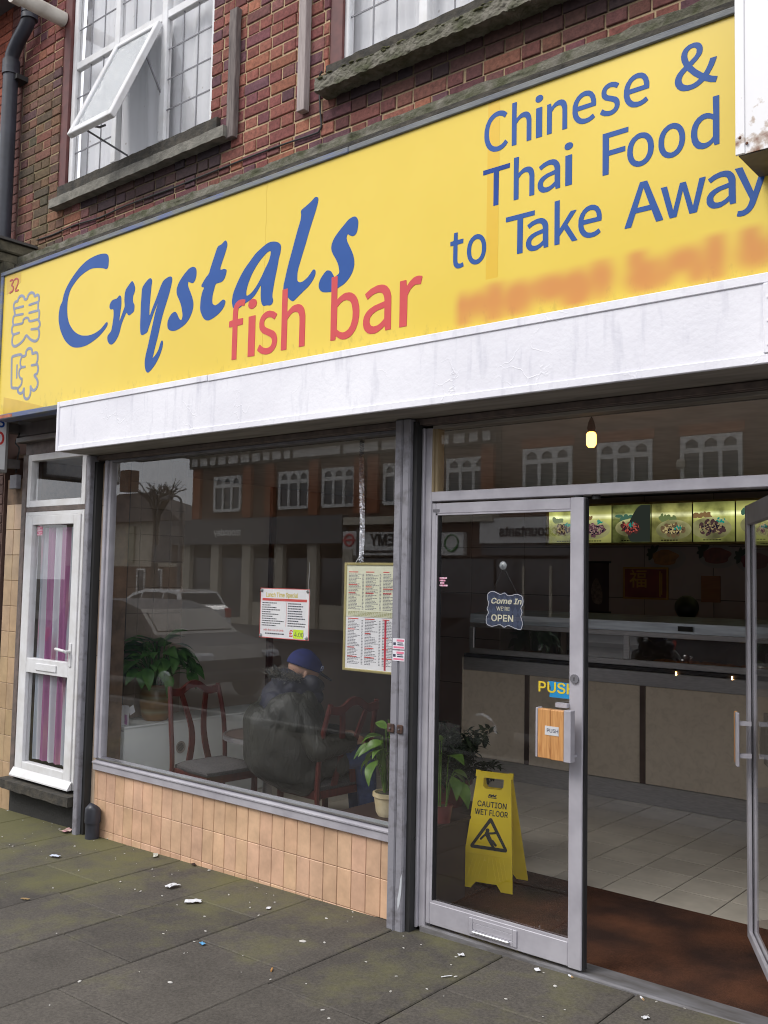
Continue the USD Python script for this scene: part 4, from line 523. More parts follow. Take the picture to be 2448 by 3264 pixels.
P(rb, 'bottom_tray', bx(-1.18, .6, -.53, -.306, 3.335, 3.345), pm('grimy_metal', (.13, .115, .105), (.07, .06, .055), sc=9, r=.6))
for x, z in ((-1.172, 3.40), (-1.147, 3.372)): P(rb, 'rivet', hull([(x + .006 * math.cos(a) * s, -.541 - d, z + .006 * math.sin(a) * s) for a in np.linspace(0, 6.28, 9)[:-1] for s, d in ((1, 0), (.6, .004))]), pm('rust', (.14, .06, .035), r=.9))

# neighbour's projecting box sign
ps = T('projecting_sign', 'white projecting box sign with red lettering at the far left', 'sign', (-7.0, -.7, 2.5))
P(ps, 'box', bx(-7.14, -6.96, -.86, -.13, 2.53, 3.02, .01), pm('box_sign_edge', (.2, .19, .18), r=.6)); P(ps, 'face', bx(-6.962, -6.955, -.84, -.16, 2.555, 2.99), pm('white_sign_face', (.68, .68, .68), (.6, .6, .6), r=.4))
def text_on_x(s, h, y_end, z, x, bold=True, sx=1.0):
    m = meshkit.text_mesh(s, h, .002, bold); v = m.vertices; q = np.stack([np.full(len(v), x) + v[:, 2], y_end + (v[:, 0] - v[:, 0].max()) * sx, z + v[:, 1]], 1); return trimesh.Trimesh(q, m.faces, process=False)
P(ps, 'lettering', text_on_x('AWAY', .1, -.51, 2.745, -6.955, sx=.85), pm('sign_red', (.55, .04, .035), r=.4)); P(ps, 'lettering', text_on_x('FOOD', .1, -.175, 2.745, -6.955, sx=.85), pm('sign_red', (.55, .04, .035)))
P(ps, 'blue_lettering', text_on_x('S', .085, -.175, 2.882, -6.955), DEEPBLUE)
[P(ps, 'bracket', bx(-7.09, -7.01, -.13, -.002, z, z + .07), BROWNMETAL) for z in (2.58, 2.86)]

# ------------------------------------------------------------------ left door
TILE = tinted('peach_tile', r=.32, sc=7, amt=.22, bump=.05, bsc=40, spec=.5)
GROUT = pm('dirty_grout', (.17, .11, .07), (.09, .06, .04), sc=12, r=.95)
def tile(x0, x1, z0, z1, y, d=.008, c=.0025):
    V = [(x0, y + d, z0), (x1, y + d, z0), (x1, y + d, z1), (x0, y + d, z1), (x0, y + c, z0), (x1, y + c, z0), (x1, y + c, z1), (x0, y + c, z1), (x0 + c, y, z0 + c), (x1 - c, y, z0 + c), (x1 - c, y, z1 - c), (x0 + c, y, z1 - c)]
    F = [(8, 9, 10), (8, 10, 11)]
    for s in (0, 4):
        for k in range(4): u, w = s + k, s + (k + 1) % 4; F += [(u, w, w + 4), (u, w + 4, u + 4)]
    return trimesh.Trimesh(V, F, process=False)
def tile_run(th, xs, zs, y, col, jit=.07):
    for i in range(len(xs) - 1):
        for j in range(len(zs) - 1):
            P(th, 'tile', tile(xs[i] + .0014, xs[i + 1] - .0014, zs[j] + .0014, zs[j + 1] - .0014, y + rng.normal(0, .0005)), TILE, tint=np.array(col) * rng.uniform(1 - jit, 1 + jit) * np.array((1, rng.uniform(.97, 1.03), rng.uniform(.96, 1.04))))
pier = T('tiled_pier', 'narrow pier of buff tiles at the left edge of the white door', 'pier', (-7.06, .02, 0))
P(pier, 'core', bx(-7.19, -6.93, .006, .2, -.1, 2.5), GROUT); tile_run(pier, [-7.18, -7.062, -6.943], np.arange(-.1, 2.45, .2), -.001, (.42, .29, .17), .1)
P(pier, 'junction_box', bx(-7.08, -6.98, -.045, -.002, 2.42, 2.53, .004), ALUDARK); P(pier, 'cable', tube(smoothloop([(-7.05, -.012, 2.55), (-7.02, -.02, 2.66), (-7.0, -.02, 2.74), (-7.06, -.02, 2.79), (-7.0, -.02, 2.86)], 5, False), .006, 6), BLACK)
ls = T('shutter_box', 'small brown roller shutter box above the white door', 'shutter housing', (-6.5, .05, 2.7))
P(ls, 'box', bx(-7.04, -5.96, -.02, .15, 2.83, 2.965, .006), BROWNMETAL); P(ls, 'bottom_bar', bx(-7.045, -5.96, -.028, .1, 2.785, 2.826, .004), pm('grey_brown_bar', (.17, .15, .14), r=.5)); P(ls, 'lintel', bx(-7.0, -5.96, .04, .2, 2.68, 2.785), BROWNWOOD)
dl = T('door', 'white plastic front door with letter slot at the left of the shop', 'door', (-6.49, .03, .22))
P(dl, 'timber_surround', cat(bx(-6.945, -6.885, -.012, .12, .15, 2.68, .004), bx(-6.885, -6.06, -.004, .12, 2.232, 2.268, .003), bx(-6.08, -5.98, .01, .12, .0, 2.68)), BROWNWOOD)
P(dl, 'fanlight_frame', frame_xz(-6.882, -6.085, 2.269, 2.679, .05, -.006, .06), WHITEPVC); P(dl, 'fanlight_pane', bx(-6.832, -6.135, .02, .026, 2.319, 2.629), GLASS)
P(dl, 'outer_frame', frame_xz(-6.884, -6.084, .222, 2.231, .03, -.006, .06, wb=.03), WHITEPVC)
P(dl, 'leaf', cat(frame_xz(-6.853, -6.115, .253, 2.2, .088, -.016, .045, wb=.085, wt=.07), bx(-6.765, -6.203, -.0145, .044, 1.01, 1.118, .003)), WHITEPVC)
up = P(dl, 'pane', bx(-6.765, -6.203, .012, .018, 1.118, 2.13), GLASS); P(dl, 'pane', bx(-6.765, -6.203, .012, .018, .338, 1.01), GLASS)
P(dl, 'letter_slot', bx(-6.625, -6.345, -.024, -.016, 1.035, 1.088, .004), WHITEPVC); P(dl, 'handle', cat(bx(-6.185, -6.155, -.024, -.016, 1.09, 1.26, .003), tube([(-6.17, -.024, 1.2), (-6.17, -.06, 1.2), (-6.175, -.065, 1.205), (-6.29, -.065, 1.215)], .011, 8)), WHITEPVC, smooth=30); P(dl, 'weatherboard', hull([(x, y, z) for x in (-6.88, -6.09) for y, z in ((-.016, .285), (-.05, .235), (-.05, .225), (-.016, .225))]), WHITEPVC)
P(dl, 'sticker', bx(-6.735, -6.66, .0108, .0118, 2.05, 2.122), pm('pink_sticker', (.7, .5, .55), (.6, .15, .25), sc=40, r=.4, stretch=(.2, 1, 1), ramp=(.5, .52)))
st = T('doorstep', 'worn stone step and dark base below the white door', 'doorstep', (-6.5, 0, 0))
P(st, 'sill', rough_slab(-6.97, -6.0, -.1, .12, .135, .2, .012, 31, .06), DARKSILL); P(st, 'riser', bx(-6.95, -6.0, .0, .12, -.08, .135), pm('black_bitumen', (.025, .024, .022), r=.9, bump=.5))
STRIPES = usdkit.material(stage, '/World/Looks/striped_curtain', {'a': ('attribute', {'attribute': 'tint'}), 'p': ('principled_bsdf', {'roughness': .8}), 't': ('translucent_bsdf', {}), 'm': ('mix_closure', {'fac': .3})}, [('a.color', 'p.base_color'), ('a.color', 't.color'), ('p.BSDF', 'm.closure1'), ('t.BSDF', 'm.closure2')], surface='m.closure')
cm = curtain_mesh(-6.74, -6.24, .36, 2.11, .05, amp=.02, waves=5, seed=2, n=160); q = (np.tile(np.arange(160), 10)) / 159.
cc = np.full((len(q), 3), (.62, .63, .68)); pur = ((q > .2) & (q < .40)) | ((q > .56) & (q < .78)); cc[pur] = (.34, .12, .27); cc[(q > .84) | (q < .12)] = (.36, .4, .46)
fl = meshkit.noise(np.stack([q * 14, cm.vertices[:, 2] * 9, q * 0], 1), 4) > .8; cc[fl] = (.45, .22, .3)
ONE('door_curtain', cm, STRIPES, 'white and purple striped curtain hanging behind the white door glass', 'curtain', smooth=True, tint=cc)

# ------------------------------------------------------------------ shutter guide rails and the tiled strip
r1 = T('shutter_rail', 'grey steel shutter rail between the white door and the shop window', 'shutter rail', (-5.93, -.05, -.04))
P(r1, 'channel', bx(-5.957, -5.908, -.085, -.02, -.045, 2.606, .005), STEELRAIL); P(r1, 'slot', bx(-5.908, -5.876, -.05, .08, -.045, 2.56), BLACK); P(r1, 'side_tile', bx(-5.985, -5.957, -.02, .03, -.05, 2.45), pm('cream_edge_tile', (.5, .4, .3), r=.4))
tp = T('tiled_pier', 'thin strip of cream tiles at the left side of the shop window', 'pier', (-5.85, .02, 0)); P(tp, 'core', bx(-5.876, -5.83, .008, .2, -.05, 2.56), GROUT); tile_run(tp, [-5.875, -5.832], [-.04, .57, 1.19, 1.72, 2.25, 2.555], -.001, (.46, .35, .26))
r2 = T('shutter_rail', 'pair of grey shutter rails with rusty hasps between window and door', 'shutter rail', (-3.07, -.05, 0))
for a, b in ((-3.129, -3.0795), (-3.0765, -3.028)): P(r2, 'channel', cat(bx(a, b, -.086, -.03, .0, 2.606, .006), bx(a + .006, b - .006, -.0875, -.084, .01, 2.6)), STEELRAIL)
P(r2, 'slot', bx(-3.027, -3.0, -.06, .09, .0, 2.59), BLACK)
for a, b in ((-3.135, -3.092), (-3.072, -3.036)): h_ = P(r2, 'hasp', bx(a, b, -.1, -.088, .99, 1.035, .004), pm('rusty_hasp', (.1, .05, .035), (.04, .025, .02), sc=40, r=.9, bump=.5)); P(h_, 'bolt', lathe([(0, 0), (.005, 0), (.005, .006), (0, .006)], 8, ((a + b) / 2, -.103, 1.01)), ALUDARK)
STK = pm('white_sticker', (.75, .74, .78), r=.4); PINK = pm('pink_print', (.75, .2, .3), r=.4); INK = pm('dark_print', (.05, .05, .09), r=.5)
for z0, z1 in ((1.415, 1.47), (1.355, 1.408)):
    s_ = P(r2, 'sticker', bx(-3.116, -3.038, -.0885, -.0878, z0, z1), STK); P(s_, 'print', cat(bx(-3.09, -3.042, -.089, -.0885, z1 - .016, z1 - .005), bx(-3.11, -3.042, -.089, -.0885, z0 + .005, z0 + .014)), PINK); P(s_, 'small_print', cat(bx(-3.112, -3.095, -.089, -.0885, z0 + .02, z0 + .034), bx(-3.085, -3.045, -.089, -.0885, z0 + .02, z0 + .026), bx(-3.085, -3.05, -.089, -.0885, z0 + .03, z0 + .035)), INK)
P(r2, 'flaked_paint', wallpoly(Polygon(smoothloop([(-3.05, .12), (-3.032, .2), (-3.03, .3), (-3.04, .27), (-3.045, .36), (-3.034, .42), (-3.04, .25), (-3.055, .17)], 2)).buffer(0), -.0878, .001), pm('pale_primer', (.55, .57, .6), r=.7))
ds = T('drain_stub', 'short black drain pipe at the left end of the tiled wall', 'drain pipe', (-5.75, -.055, -.03)); P(ds, 'pipe', tube([(-5.755, -.055, -.05), (-5.755, -.055, .11)], .047, 14), PIPEBLUE, smooth=40); P(ds, 'collar', tube([(-5.755, -.055, .07), (-5.755, -.055, .16), (-5.755, -.04, .18)], [.054, .054, .04], 14), PIPEBLUE, smooth=40)

# ------------------------------------------------------------------ shop window and tiled wall under it
tw = T('tiled_wall', 'low wall of peach tiles below the shop window', 'wall', (-4.5, .05, 0)); P(tw, 'core', bx(-5.83, -3.0, .006, .14, -.12, .425), GROUT)
x_ = [-5.895 + .1021 * i for i in range(29)]; x_ = [-5.83] + [v for v in x_ if -5.81 < v < -3.1] + [-3.0]
tile_run(tw, x_, [-.187, .0125, .211, .4095], -.001, (.60, .385, .25), .085)
sw = T('shop_window', 'large shop window in a grey aluminium frame reflecting the street', 'window', (-4.4, .02, .41))
P(sw, 'sill', cat(bx(-5.83, -3.0, -.022, .06, .412, .458, .003), hull([(x, y, z) for x in (-5.83, -3.0) for y, z in ((-.03, .46), (-.03, .468), (.045, .492), (.06, .492), (.06, .46))])), ALU)
P(sw, 'sill_bead', hull([(x, y, z) for x in (-5.79, -3.0) for y, z in ((-.012, .486), (-.012, .495), (.012, .505), (.012, .486))]), CHROME)
P(sw, 'left_jamb', cat(bx(-5.83, -5.80, -.02, .06, .492, 2.57, .003), bx(-5.8, -5.77, -.005, .05, .492, 2.57, .003)), ALU); P(sw, 'head', bx(-5.83, -3.0, -.001, .06, 2.553, 2.572, .002), ALUDARK); P(sw, 'right_jamb', bx(-3.055, -3.0, -.001, .06, .492, 2.553, .003), ALU)
P(sw, 'pane', bx(-5.77, -3.055, .02, .028, .492, 2.553), GLASS)

# ------------------------------------------------------------------ shop front doors
df = T('door_frame', 'grey aluminium shopfront frame with fanlight over the entrance', 'door frame', (-2.1, .03, .04))
P(df, 'jamb', cat(bx(-3.0, -2.985, -.02, .07, .03, 2.56, .003), bx(-2.985, -2.945, -.005, .075, .03, 2.56, .004)), ALU); P(df, 'jamb', bx(-1.19, -1.13, -.005, .075, .03, 2.56, .004), ALU)
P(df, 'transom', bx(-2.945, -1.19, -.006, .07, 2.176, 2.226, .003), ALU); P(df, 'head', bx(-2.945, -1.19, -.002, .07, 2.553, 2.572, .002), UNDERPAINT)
P(df, 'fanlight_bead', cat(bx(-2.945, -2.933, -.004, .02, 2.226, 2.553), bx(-2.933, -2.915, .005, .06, 2.226, 2.553)), pm('tan_bead', (.3, .23, .13), r=.5)); P(df, 'fanlight_pane', bx(-2.915, -1.19, .02, .028, 2.226, 2.553), GLASS)
P(df, 'pivot', cat(lathe([(0, 0), (.022, 0), (.022, .02), (0, .02)], 14, (-2.115, .02, 2.155)), lathe([(0, 0), (.02, 0), (.02, .02), (0, .02)], 14, (-2.03, .03, 2.157))), BLACK)
P(df, 'threshold', hull([(x, y, z) for x in (-2.97, -1.1) for y, z in ((-.012, .0), (-.012, .04), (.0, .046), (.125, .046), (.125, .0))]), pm('scuffed_threshold', (.27, .265, .28), (.14, .13, .125), sc=7, r=.45, metal=.4, bump=.2, stretch=(.5, 2, 2)))
# the shut leaf
d1 = T('glass_door', 'shut left leaf of the glass entrance door with letter plate', 'door', (-2.51, .02, .055)); y0, y1 = -.008, .038
P(d1, 'stile', bx(-2.938, -2.914, y0, y1, .062, 2.165, .003), ALU); P(d1, 'stile', cat(bx(-2.142, -2.074, y0, y1, .058, 2.166, .003)), ALU); P(d1, 'bottom_rail', bx(-2.914, -2.142, y0 + .001, y1 - .001, .062, .168, .003), ALU); P(d1, 'top_rail', bx(-2.914, -2.142, y0 + .001, y1 - .001, 2.112, 2.165, .003), ALU)
P(d1, 'bead', cat(bx(-2.914, -2.142, y0 + .003, y0 + .016, .168, .178), bx(-2.914, -2.904, y0 + .003, .03, .178, 2.112), bx(-2.914, -2.142, y0 + .003, .03, 2.104, 2.112)), ALU); P(d1, 'edge_seal', bx(-2.0735, -2.066, .0, .03, .06, 2.16), RUBBER); P(d1, 'gasket', bx(-2.904, -2.899, y0 + .006, .03, .178, 2.104), RUBBER)
P(d1, 'pane', bx(-2.914, -2.142, .012, .02, .178, 2.104), DOORGLASS)
lp = P(d1, 'letter_plate', frame_xz(-2.672, -2.404, .076, .154, .022, -.014, -.0085, .002), ALU); P(lp, 'flap', bx(-2.649, -2.427, -.012, -.009, .1, .131, .001), ALU); P(lp, 'flap_lip', bx(-2.65, -2.44, -.026, -.01, .086, .097, .004), CHROME)
P(d1, 'lock', tube([(-2.113, -.008, 1.338), (-2.113, -.016, 1.338)], .021, 18), ALUDARK); P(d1, 'keyhole', bx(-2.115, -2.111, -.0172, -.0158, 1.33, 1.345), BLACK); P(d1, 'name_plate', bx(-2.93, -2.89, y0 - .0015, y0, 2.12, 2.135), ALUDARK)
hd = P(d1, 'handle_channel', cat(bx(-2.118, -2.083, -.1, -.06, .976, 1.204, .002), bx(-2.262, -2.252, -.1, -.055, .982, 1.204, .002), bx(-2.2, -2.142, -.03, -.008, 1.205, 1.225), bx(-2.2, -2.1, -.055, -.008, .99, 1.0)), ALU)
WOOD = usdkit.material(stage, '/World/Looks/orange_pine', {'tc': ('texture_coordinate', {}), 'm': ('mapping', {'scale': (26, 26, 2.2)}), 'n': ('noise_texture', {'scale': 2.4, 'detail': 5, 'distortion': 1.2}), 'r': ('rgb_ramp', {'ramp': [(.3, (.38, .16, .05)), (.6, (.58, .30, .11)), (.8, (.48, .22, .07))]}), 'p': ('principled_bsdf', {'roughness': .4})}, [('tc.object', 'm.vector'), ('m.vector', 'n.vector'), ('n.fac', 'r.fac'), ('r.color', 'p.base_color')], surface='p.BSDF')
P(hd, 'wooden_grip', cat(bx(-2.251, -2.186, -.1, -.06, .981, 1.2, .003), bx(-2.185, -2.119, -.1, -.06, .978, 1.2, .003)), WOOD); P(hd, 'push_plate', bx(-2.212, -2.142, -.1015, -.1, 1.087, 1.127), pm('engraved_plate', (.62, .62, .63), r=.3)); P(hd, 'push_lettering', text('PUSH', .016, -2.203, 1.1, -.1016, .0008), INK)
YELV = pm('yellow_vinyl', (.75, .56, .04), r=.4)
pk = P(d1, 'push_sticker', wallpoly(Polygon([(-2.255, 1.242), (-2.1425, 1.242), (-2.1425, 1.313), (-2.262, 1.315), (-2.247, 1.288)]), .0115, .0008), pm('blue_sticker', (.02, .26, .55), r=.4)); P(pk, 'push_lettering', text('PUSH', .046, -2.318, 1.264, .0105, .001, sx=1.17, bold=True), YELV)
P(d1, 'notice', cat(*[bx(-2.9 + rng.uniform(0, .008), -2.86 + rng.uniform(-.01, .02), .0105, .0112, 1.742 + k * .0125, 1.75 + k * .0125) for k in range(4)]), pm('pink_white_print', (.75, .6, .66), (.7, .2, .35), sc=60, r=.4))
# the open leaf, hinged at the right jamb and pushed inwards
d2 = T('glass_door', 'right leaf of the glass entrance door standing open inwards', 'door', (-1.2, .03, .055)); ang = math.degrees(math.atan2(.79, .41))
def dr(m): return turned(m, -ang, (-1.2, .03, 0), (0, 0, 1))
xa, xb = -1.2 - .86, -1.21
P(d2, 'stile', dr(cat(bx(xa, xa + .055, .008, .024, .135, 2.165, .002), bx(xa, xa + .055, .036, .052, .135, 2.165, .002))), ALU); P(d2, 'edge_seal', dr(bx(xa + .004, xa + .05, .024, .036, .135, 2.16)), RUBBER); P(d2, 'stile', dr(bx(xb - .06, xb, .008, .052, .07, 2.165, .003)), ALU)
P(d2, 'top_rail', dr(bx(xa + .055, xb - .06, .009, .051, 2.07, 2.165, .003)), ALU); P(d2, 'bottom_rail', dr(cat(bx(xa, xb - .06, .008, .024, .11, .15, .002), bx(xa, xb - .06, .036, .052, .11, .15, .002))), ALU); P(d2, 'pane', dr(bx(xa + .05, xb - .06, .026, .034, .145, 2.08)), DOORGLASS)
P(d2, 'handle', dr(cat(bx(xa + .1, xa + .2, .07, .115, .94, 1.18, .004), bx(xa + .12, xa + .15, .05, .08, .98, 1.14))), BLACK); P(d2, 'handle', dr(cat(bx(xa + .12, xa + .16, -.06, -.045, .93, 1.18, .003), bx(xa + .13, xa + .15, -.05, .01, .97, .99), bx(xa + .13, xa + .15, -.05, .01, 1.12, 1.14))), ALU); P(d2, 'wooden_grip', dr(bx(xa + .085, xa + .12, -.06, -.045, .94, 1.18, .003)), WOOD)
# the rest of the shopfront to the right, out of the picture
sr = T('side_window', 'fixed shop window at the right of the entrance', 'window', (-.2, .02, .4)); P(sr, 'pane', bx(-1.13, .5, .02, .028, .45, 2.553), GLASS); P(sr, 'frame', frame_xz(-1.13, .55, .42, 2.572, .04, .0, .06), ALU); P(sr, 'base_wall', bx(-1.13, .55, .0, .14, -.1, .42), GROUT)
# ------------------------------------------------------------------ inside the shop: floor, walls, ceiling
P(wall, 'lintel', cat(bx(-5.96, .62, .002, .2, 2.573, 4.03), bx(-7.24, -5.96, .002, .2, 2.97, 4.03)), pm('dark_lintel', (.1, .09, .08), r=.9))
FZ = .03
DARKGROUT = pm('dark_floor_grout', (.03, .022, .018), r=.9)
fl_ = T('shop_floor', 'pale square floor tiles inside the shop with dark joints', None, (0, 0, 0), kind='structure')
P(fl_, 'bedding', bx(-7.2, .6, .062, 6.0, -.1, FZ - .005), DARKGROUT)
FT = tinted('glazed_floor_tile', r=.28, sc=7, amt=.14, bump=.05, bsc=30, spec=.5)
fx = [-7.2 + .0] + [-2.895 + .3155 * i for i in range(-13, 12)]; fy = [.13, .32, .61, .90] + [1.181 + .291 * i for i in range(0, 9)]
rest = []
for i in range(len(fx) - 1):
    for j in range(len(fy) - 1):
        xa, xb, ya, yb = fx[i], fx[i + 1], fy[j], fy[j + 1]
        if fx[i] > -3.36 and yb < 1.2: continue
        g = .0034; V = [(xa + g, ya + g, FZ - .004), (xb - g, ya + g, FZ - .004), (xb - g, yb - g, FZ - .004), (xa + g, yb - g, FZ - .004), (xa + g + .0002, ya + g + .0002, FZ), (xb - g - .0002, ya + g + .0002, FZ), (xb - g - .0002, yb - g - .0002, FZ), (xa + g + .0002, yb - g - .0002, FZ)]
        F = [(4, 5, 6), (4, 6, 7)] + [t for k in range(4) for t in ((k, (k + 1) % 4, (k + 1) % 4 + 4), (k, (k + 1) % 4 + 4, k + 4))]
        P(fl_, 'floor_tile', trimesh.Trimesh(V, F, process=False), FT, tint=np.array((.52, .475, .40)) * rng.uniform(.92, 1.08))
P(fl_, 'servery_floor', bx(-7.2, .6, 3.55, 5.4, FZ - .004, FZ), pm('servery_lino', (.2, .19, .17), r=.6))
ONE('door_mat', bx(-3.35, .5, .127, 1.165, FZ - .003, FZ + .006, .003), usdkit.material(stage, '/World/Looks/brown_mat', {'g': ('geometry', {}), 'n': ('noise_texture', {'scale': 2.4, 'detail': 5}), 'n2': ('noise_texture', {'scale': 160, 'detail': 3}), 'r': ('rgb_ramp', {'ramp': [(.38, (.035, .02, .016)), (.62, (.10, .043, .024))]}), 'mr': ('map_range', {'from_min': .3, 'from_max': .7, 'to_min': .55, 'to_max': 1.45}), 's': ('vector_math', {'math_type': 'scale'}), 'b': ('bump', {'strength': .9, 'distance': .006}), 'p': ('principled_bsdf', {'roughness': 1, 'specular_ior_level': .1})},
    [('g.position', 'n.vector'), ('g.position', 'n2.vector'), ('n.fac', 'r.fac'), ('r.color', 's.vector1'), ('n2.fac', 'mr.value'), ('mr.result', 's.scale'), ('s.vector', 'p.base_color'), ('n2.fac', 'b.height'), ('b.normal', 'p.normal')], surface='p.BSDF'), 'rust-brown coir mat filling the entrance behind the glass doors', 'door mat')
iw = T('shop_interior_walls', 'plain and tiled walls and ceiling inside the shop', None, (0, 0, 0), kind='structure')
PLAIN = pm('greige_wall', (.56, .50, .44), (.52, .46, .40), sc=1.5, r=.7)
P(iw, 'left_wall', bx(-7.25, -7.1, 1.0, 2.80, FZ, 2.68), PLAIN); P(iw, 'far_left_wall', bx(-7.25, -7.1, 2.86, 5.6, FZ, 2.68), pm('brown_wall', (.30, .23, .19), (.26, .2, .165), sc=2, r=.55)); P(iw, 'wall_post', bx(-7.25, -7.06, 2.80, 2.86, FZ, 2.68), pm('mahogany_post', (.1, .035, .025), r=.4))
P(iw, 'ceiling', bx(-7.25, .65, .2, 5.6, 2.69, 2.75), pm('shop_ceiling', (.55, .52, .48), r=.8)); P(iw, 'right_wall', bx(.6, .7, .06, 5.6, -.1, 2.69), PLAIN)
BT = pm('brown_beige_tile', (.24, .185, .15), (.21, .16, .13), sc=4, r=.3)
P(iw, 'back_wall', bx(-7.25, .65, 5.4, 5.55, FZ, 2.69), DARKGROUT)
for i in range(11):
    for j in range(5):
        xa = -7.1 + .72 * i; za = FZ + .53 * j
        if xa < .5: P(iw, 'wall_panel', bx(xa + .003, xa + .717, 5.392, 5.399, za + .003, min(za + .527, 2.685), .002), BT if False else pm('pinkish_wall_panel', (.40, .31, .28), (.36, .27, .24), sc=3, r=.35))
lob = bx(-7.25, -6.2, .14, 1.0, FZ, 2.69); P(iw, 'stair_lobby', cat(bx(-7.29, -7.252, .1, 1.0, FZ, 2.72), bx(-7.25, -6.2, .11, .21, 2.69, 2.72), bx(-7.25, -6.208, .97, .992, FZ, 2.69), bx(-6.24, -6.208, .13, .97, FZ, 2.69)), GROUT)
P(iw, 'stair_wall', bx(-7.25, -6.25, .95, .969, .2, 2.69), pm('dim_stair_wall', (.2, .2, .21), r=.8)); P(iw, 'stair_floor', bx(-7.2, -6.24, .12, .96, .05, .2), pm('stair_lino', (.08, .07, .06), r=.8))
# tiles on the lobby's shop side: cream by the window, brown further in
for j in range(13):
    for k in range(6):
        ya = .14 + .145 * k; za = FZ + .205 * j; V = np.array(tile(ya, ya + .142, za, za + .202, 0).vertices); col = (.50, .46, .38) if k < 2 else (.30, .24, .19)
        V = np.stack([-6.2 - V[:, 1], V[:, 0], V[:, 2]], 1)
        if za < 2.65: P(iw, 'wall_tile', trimesh.Trimesh(V, tile(0, 1, 0, 1, 0).faces[:, ::-1] if False else tile(0, 1, 0, 1, 0).faces, process=False), TILE, tint=np.array(col) * rng.uniform(.92, 1.08))
P(iw, 'conduit', bx(-6.196, -6.17, .425, .452, .67, 2.69, .003), BLACK)

# ------------------------------------------------------------------ counter and hot cabinet
ct = T('counter', 'long takeaway counter with speckled beige panels and steel trim', 'counter', (-2.3, 3.6, FZ))
SPECK = usdkit.material(stage, '/World/Looks/marbled_laminate', {'g': ('geometry', {}), 'n': ('noise_texture', {'scale': 16, 'detail': 8, 'roughness': .7, 'distortion': .8}), 'r': ('rgb_ramp', {'ramp': [(.3, (.48, .41, .315)), (.5, (.57, .49, .385)), (.7, (.61, .53, .42))]}), 'p': ('principled_bsdf', {'roughness': .45})}, [('g.position', 'n.vector'), ('n.fac', 'r.fac'), ('r.color', 'p.base_color')], surface='p.BSDF')
P(ct, 'plinth', bx(-5.05, .5, 3.332, 3.4, FZ, .187, .003), STAINLESS)
for a, b in ((-5.05, -4.401), (-4.352, -3.334), (-3.284, -2.266), (-2.216, -1.198), (-1.148, .5)): P(ct, 'front_panel', bx(a, b, 3.342, 3.37, .188, .954, .002), SPECK)
for a in (-4.4, -3.333, -2.265, -1.197): P(ct, 'joint_strip', bx(a + .001, a + .047, 3.336, 3.368, .188, .954, .003), pm('brown_steel_strip', (.16, .12, .11), r=.35, metal=.8))
P(ct, 'steel_band', bx(-5.05, .5, 3.333, 3.4, .956, 1.07, .004), STAINLESS); P(ct, 'worktop', bx(-5.05, .5, 3.34, 4.05, 1.071, 1.105, .004), pm('dark_worktop', (.03, .028, .03), r=.4)); P(ct, 'end_panel', bx(-5.06, -5.05, 3.335, 4.0, FZ, 1.07), SPECK)
P(ct, 'body', bx(-5.045, .5, 3.371, 4.0, FZ + .01, 1.07), pm('dark_carcass', (.06, .05, .045), r=.8))
for x in (-3.027, -2.59): P(ct, 'painted_lamp_glint', cat(bx(x - .006, x + .006, 3.327, 3.333, 1.062, 1.09, .002)), glow('warm_glint_glow', (1, .55, .2), 6.0))  # reflected glints of the hot lamps, put in as small glowing pieces
hc = T('hot_cabinet', 'glass fronted steel hot food cabinet standing on the counter', 'food cabinet', (-2.3, 3.6, 1.106))
P(hc, 'bottom_rail', bx(-5.0, .45, 3.36, 3.39, 1.106, 1.155, .003), STAINLESS); P(hc, 'mid_rail', bx(-5.0, .45, 3.362, 3.39, 1.345, 1.385, .003), STAINLESS); P(hc, 'canopy', hull([(x, y, z) for x in (-5.0, .45) for y, z in ((3.365, 1.386), (3.372, 1.465), (3.9, 1.5), (3.9, 1.386))]), pm('bluish_steel', (.60, .70, .78), (.42, .48, .54), sc=6, r=.2, metal=.45, stretch=(.5, 3, 6)))
for x in (-4.98, -3.46, -2.1, -.7, .4): P(hc, 'post', bx(x - .025, x + .025, 3.361, 3.39, 1.156, 1.344, .003), STAINLESS)
P(hc, 'pane', bx(-5.0, .45, 3.372, 3.378, 1.155, 1.345), glass('cabinet_glass', 3.0)); P(hc, 'interior', cat(bx(-5.0, .45, 3.88, 3.9, 1.106, 1.386), bx(-5.0, .45, 3.4, 3.88, 1.106, 1.11)), pm('cabinet_dark', (.16, .11, .085), r=.4))
P(hc, 'sign_sticker', wallpoly(sbox(-3.02, 1.405, -2.9, 1.445), 3.353, .002), BLACK)
for i in range(9):
    b = trimesh.creation.icosphere(2, 1); b.apply_scale((.12, .05, .028)); b = turned(b, rng.uniform(-30, 30)); b.apply_translation((-3.2 + .17 * i, 3.55 + rng.uniform(-.05, .08), 1.136)); v = b.vertices; b.vertices = v + .012 * (meshkit.fbm(v * 22, 3, i)[:, None] - .5)
    ONE('fried_fish', b, pm('golden_batter', (.42, .17, .05), (.26, .09, .03), sc=25, r=.7, bump=.5), ('leftmost', 'second from left', 'third from left', 'fourth from left', 'fifth from left', 'sixth from left', 'seventh from left', 'eighth from left', 'rightmost')[i] + ' of the battered fish lying in the hot cabinet', 'food', 'battered fish in the hot cabinet', smooth=True)

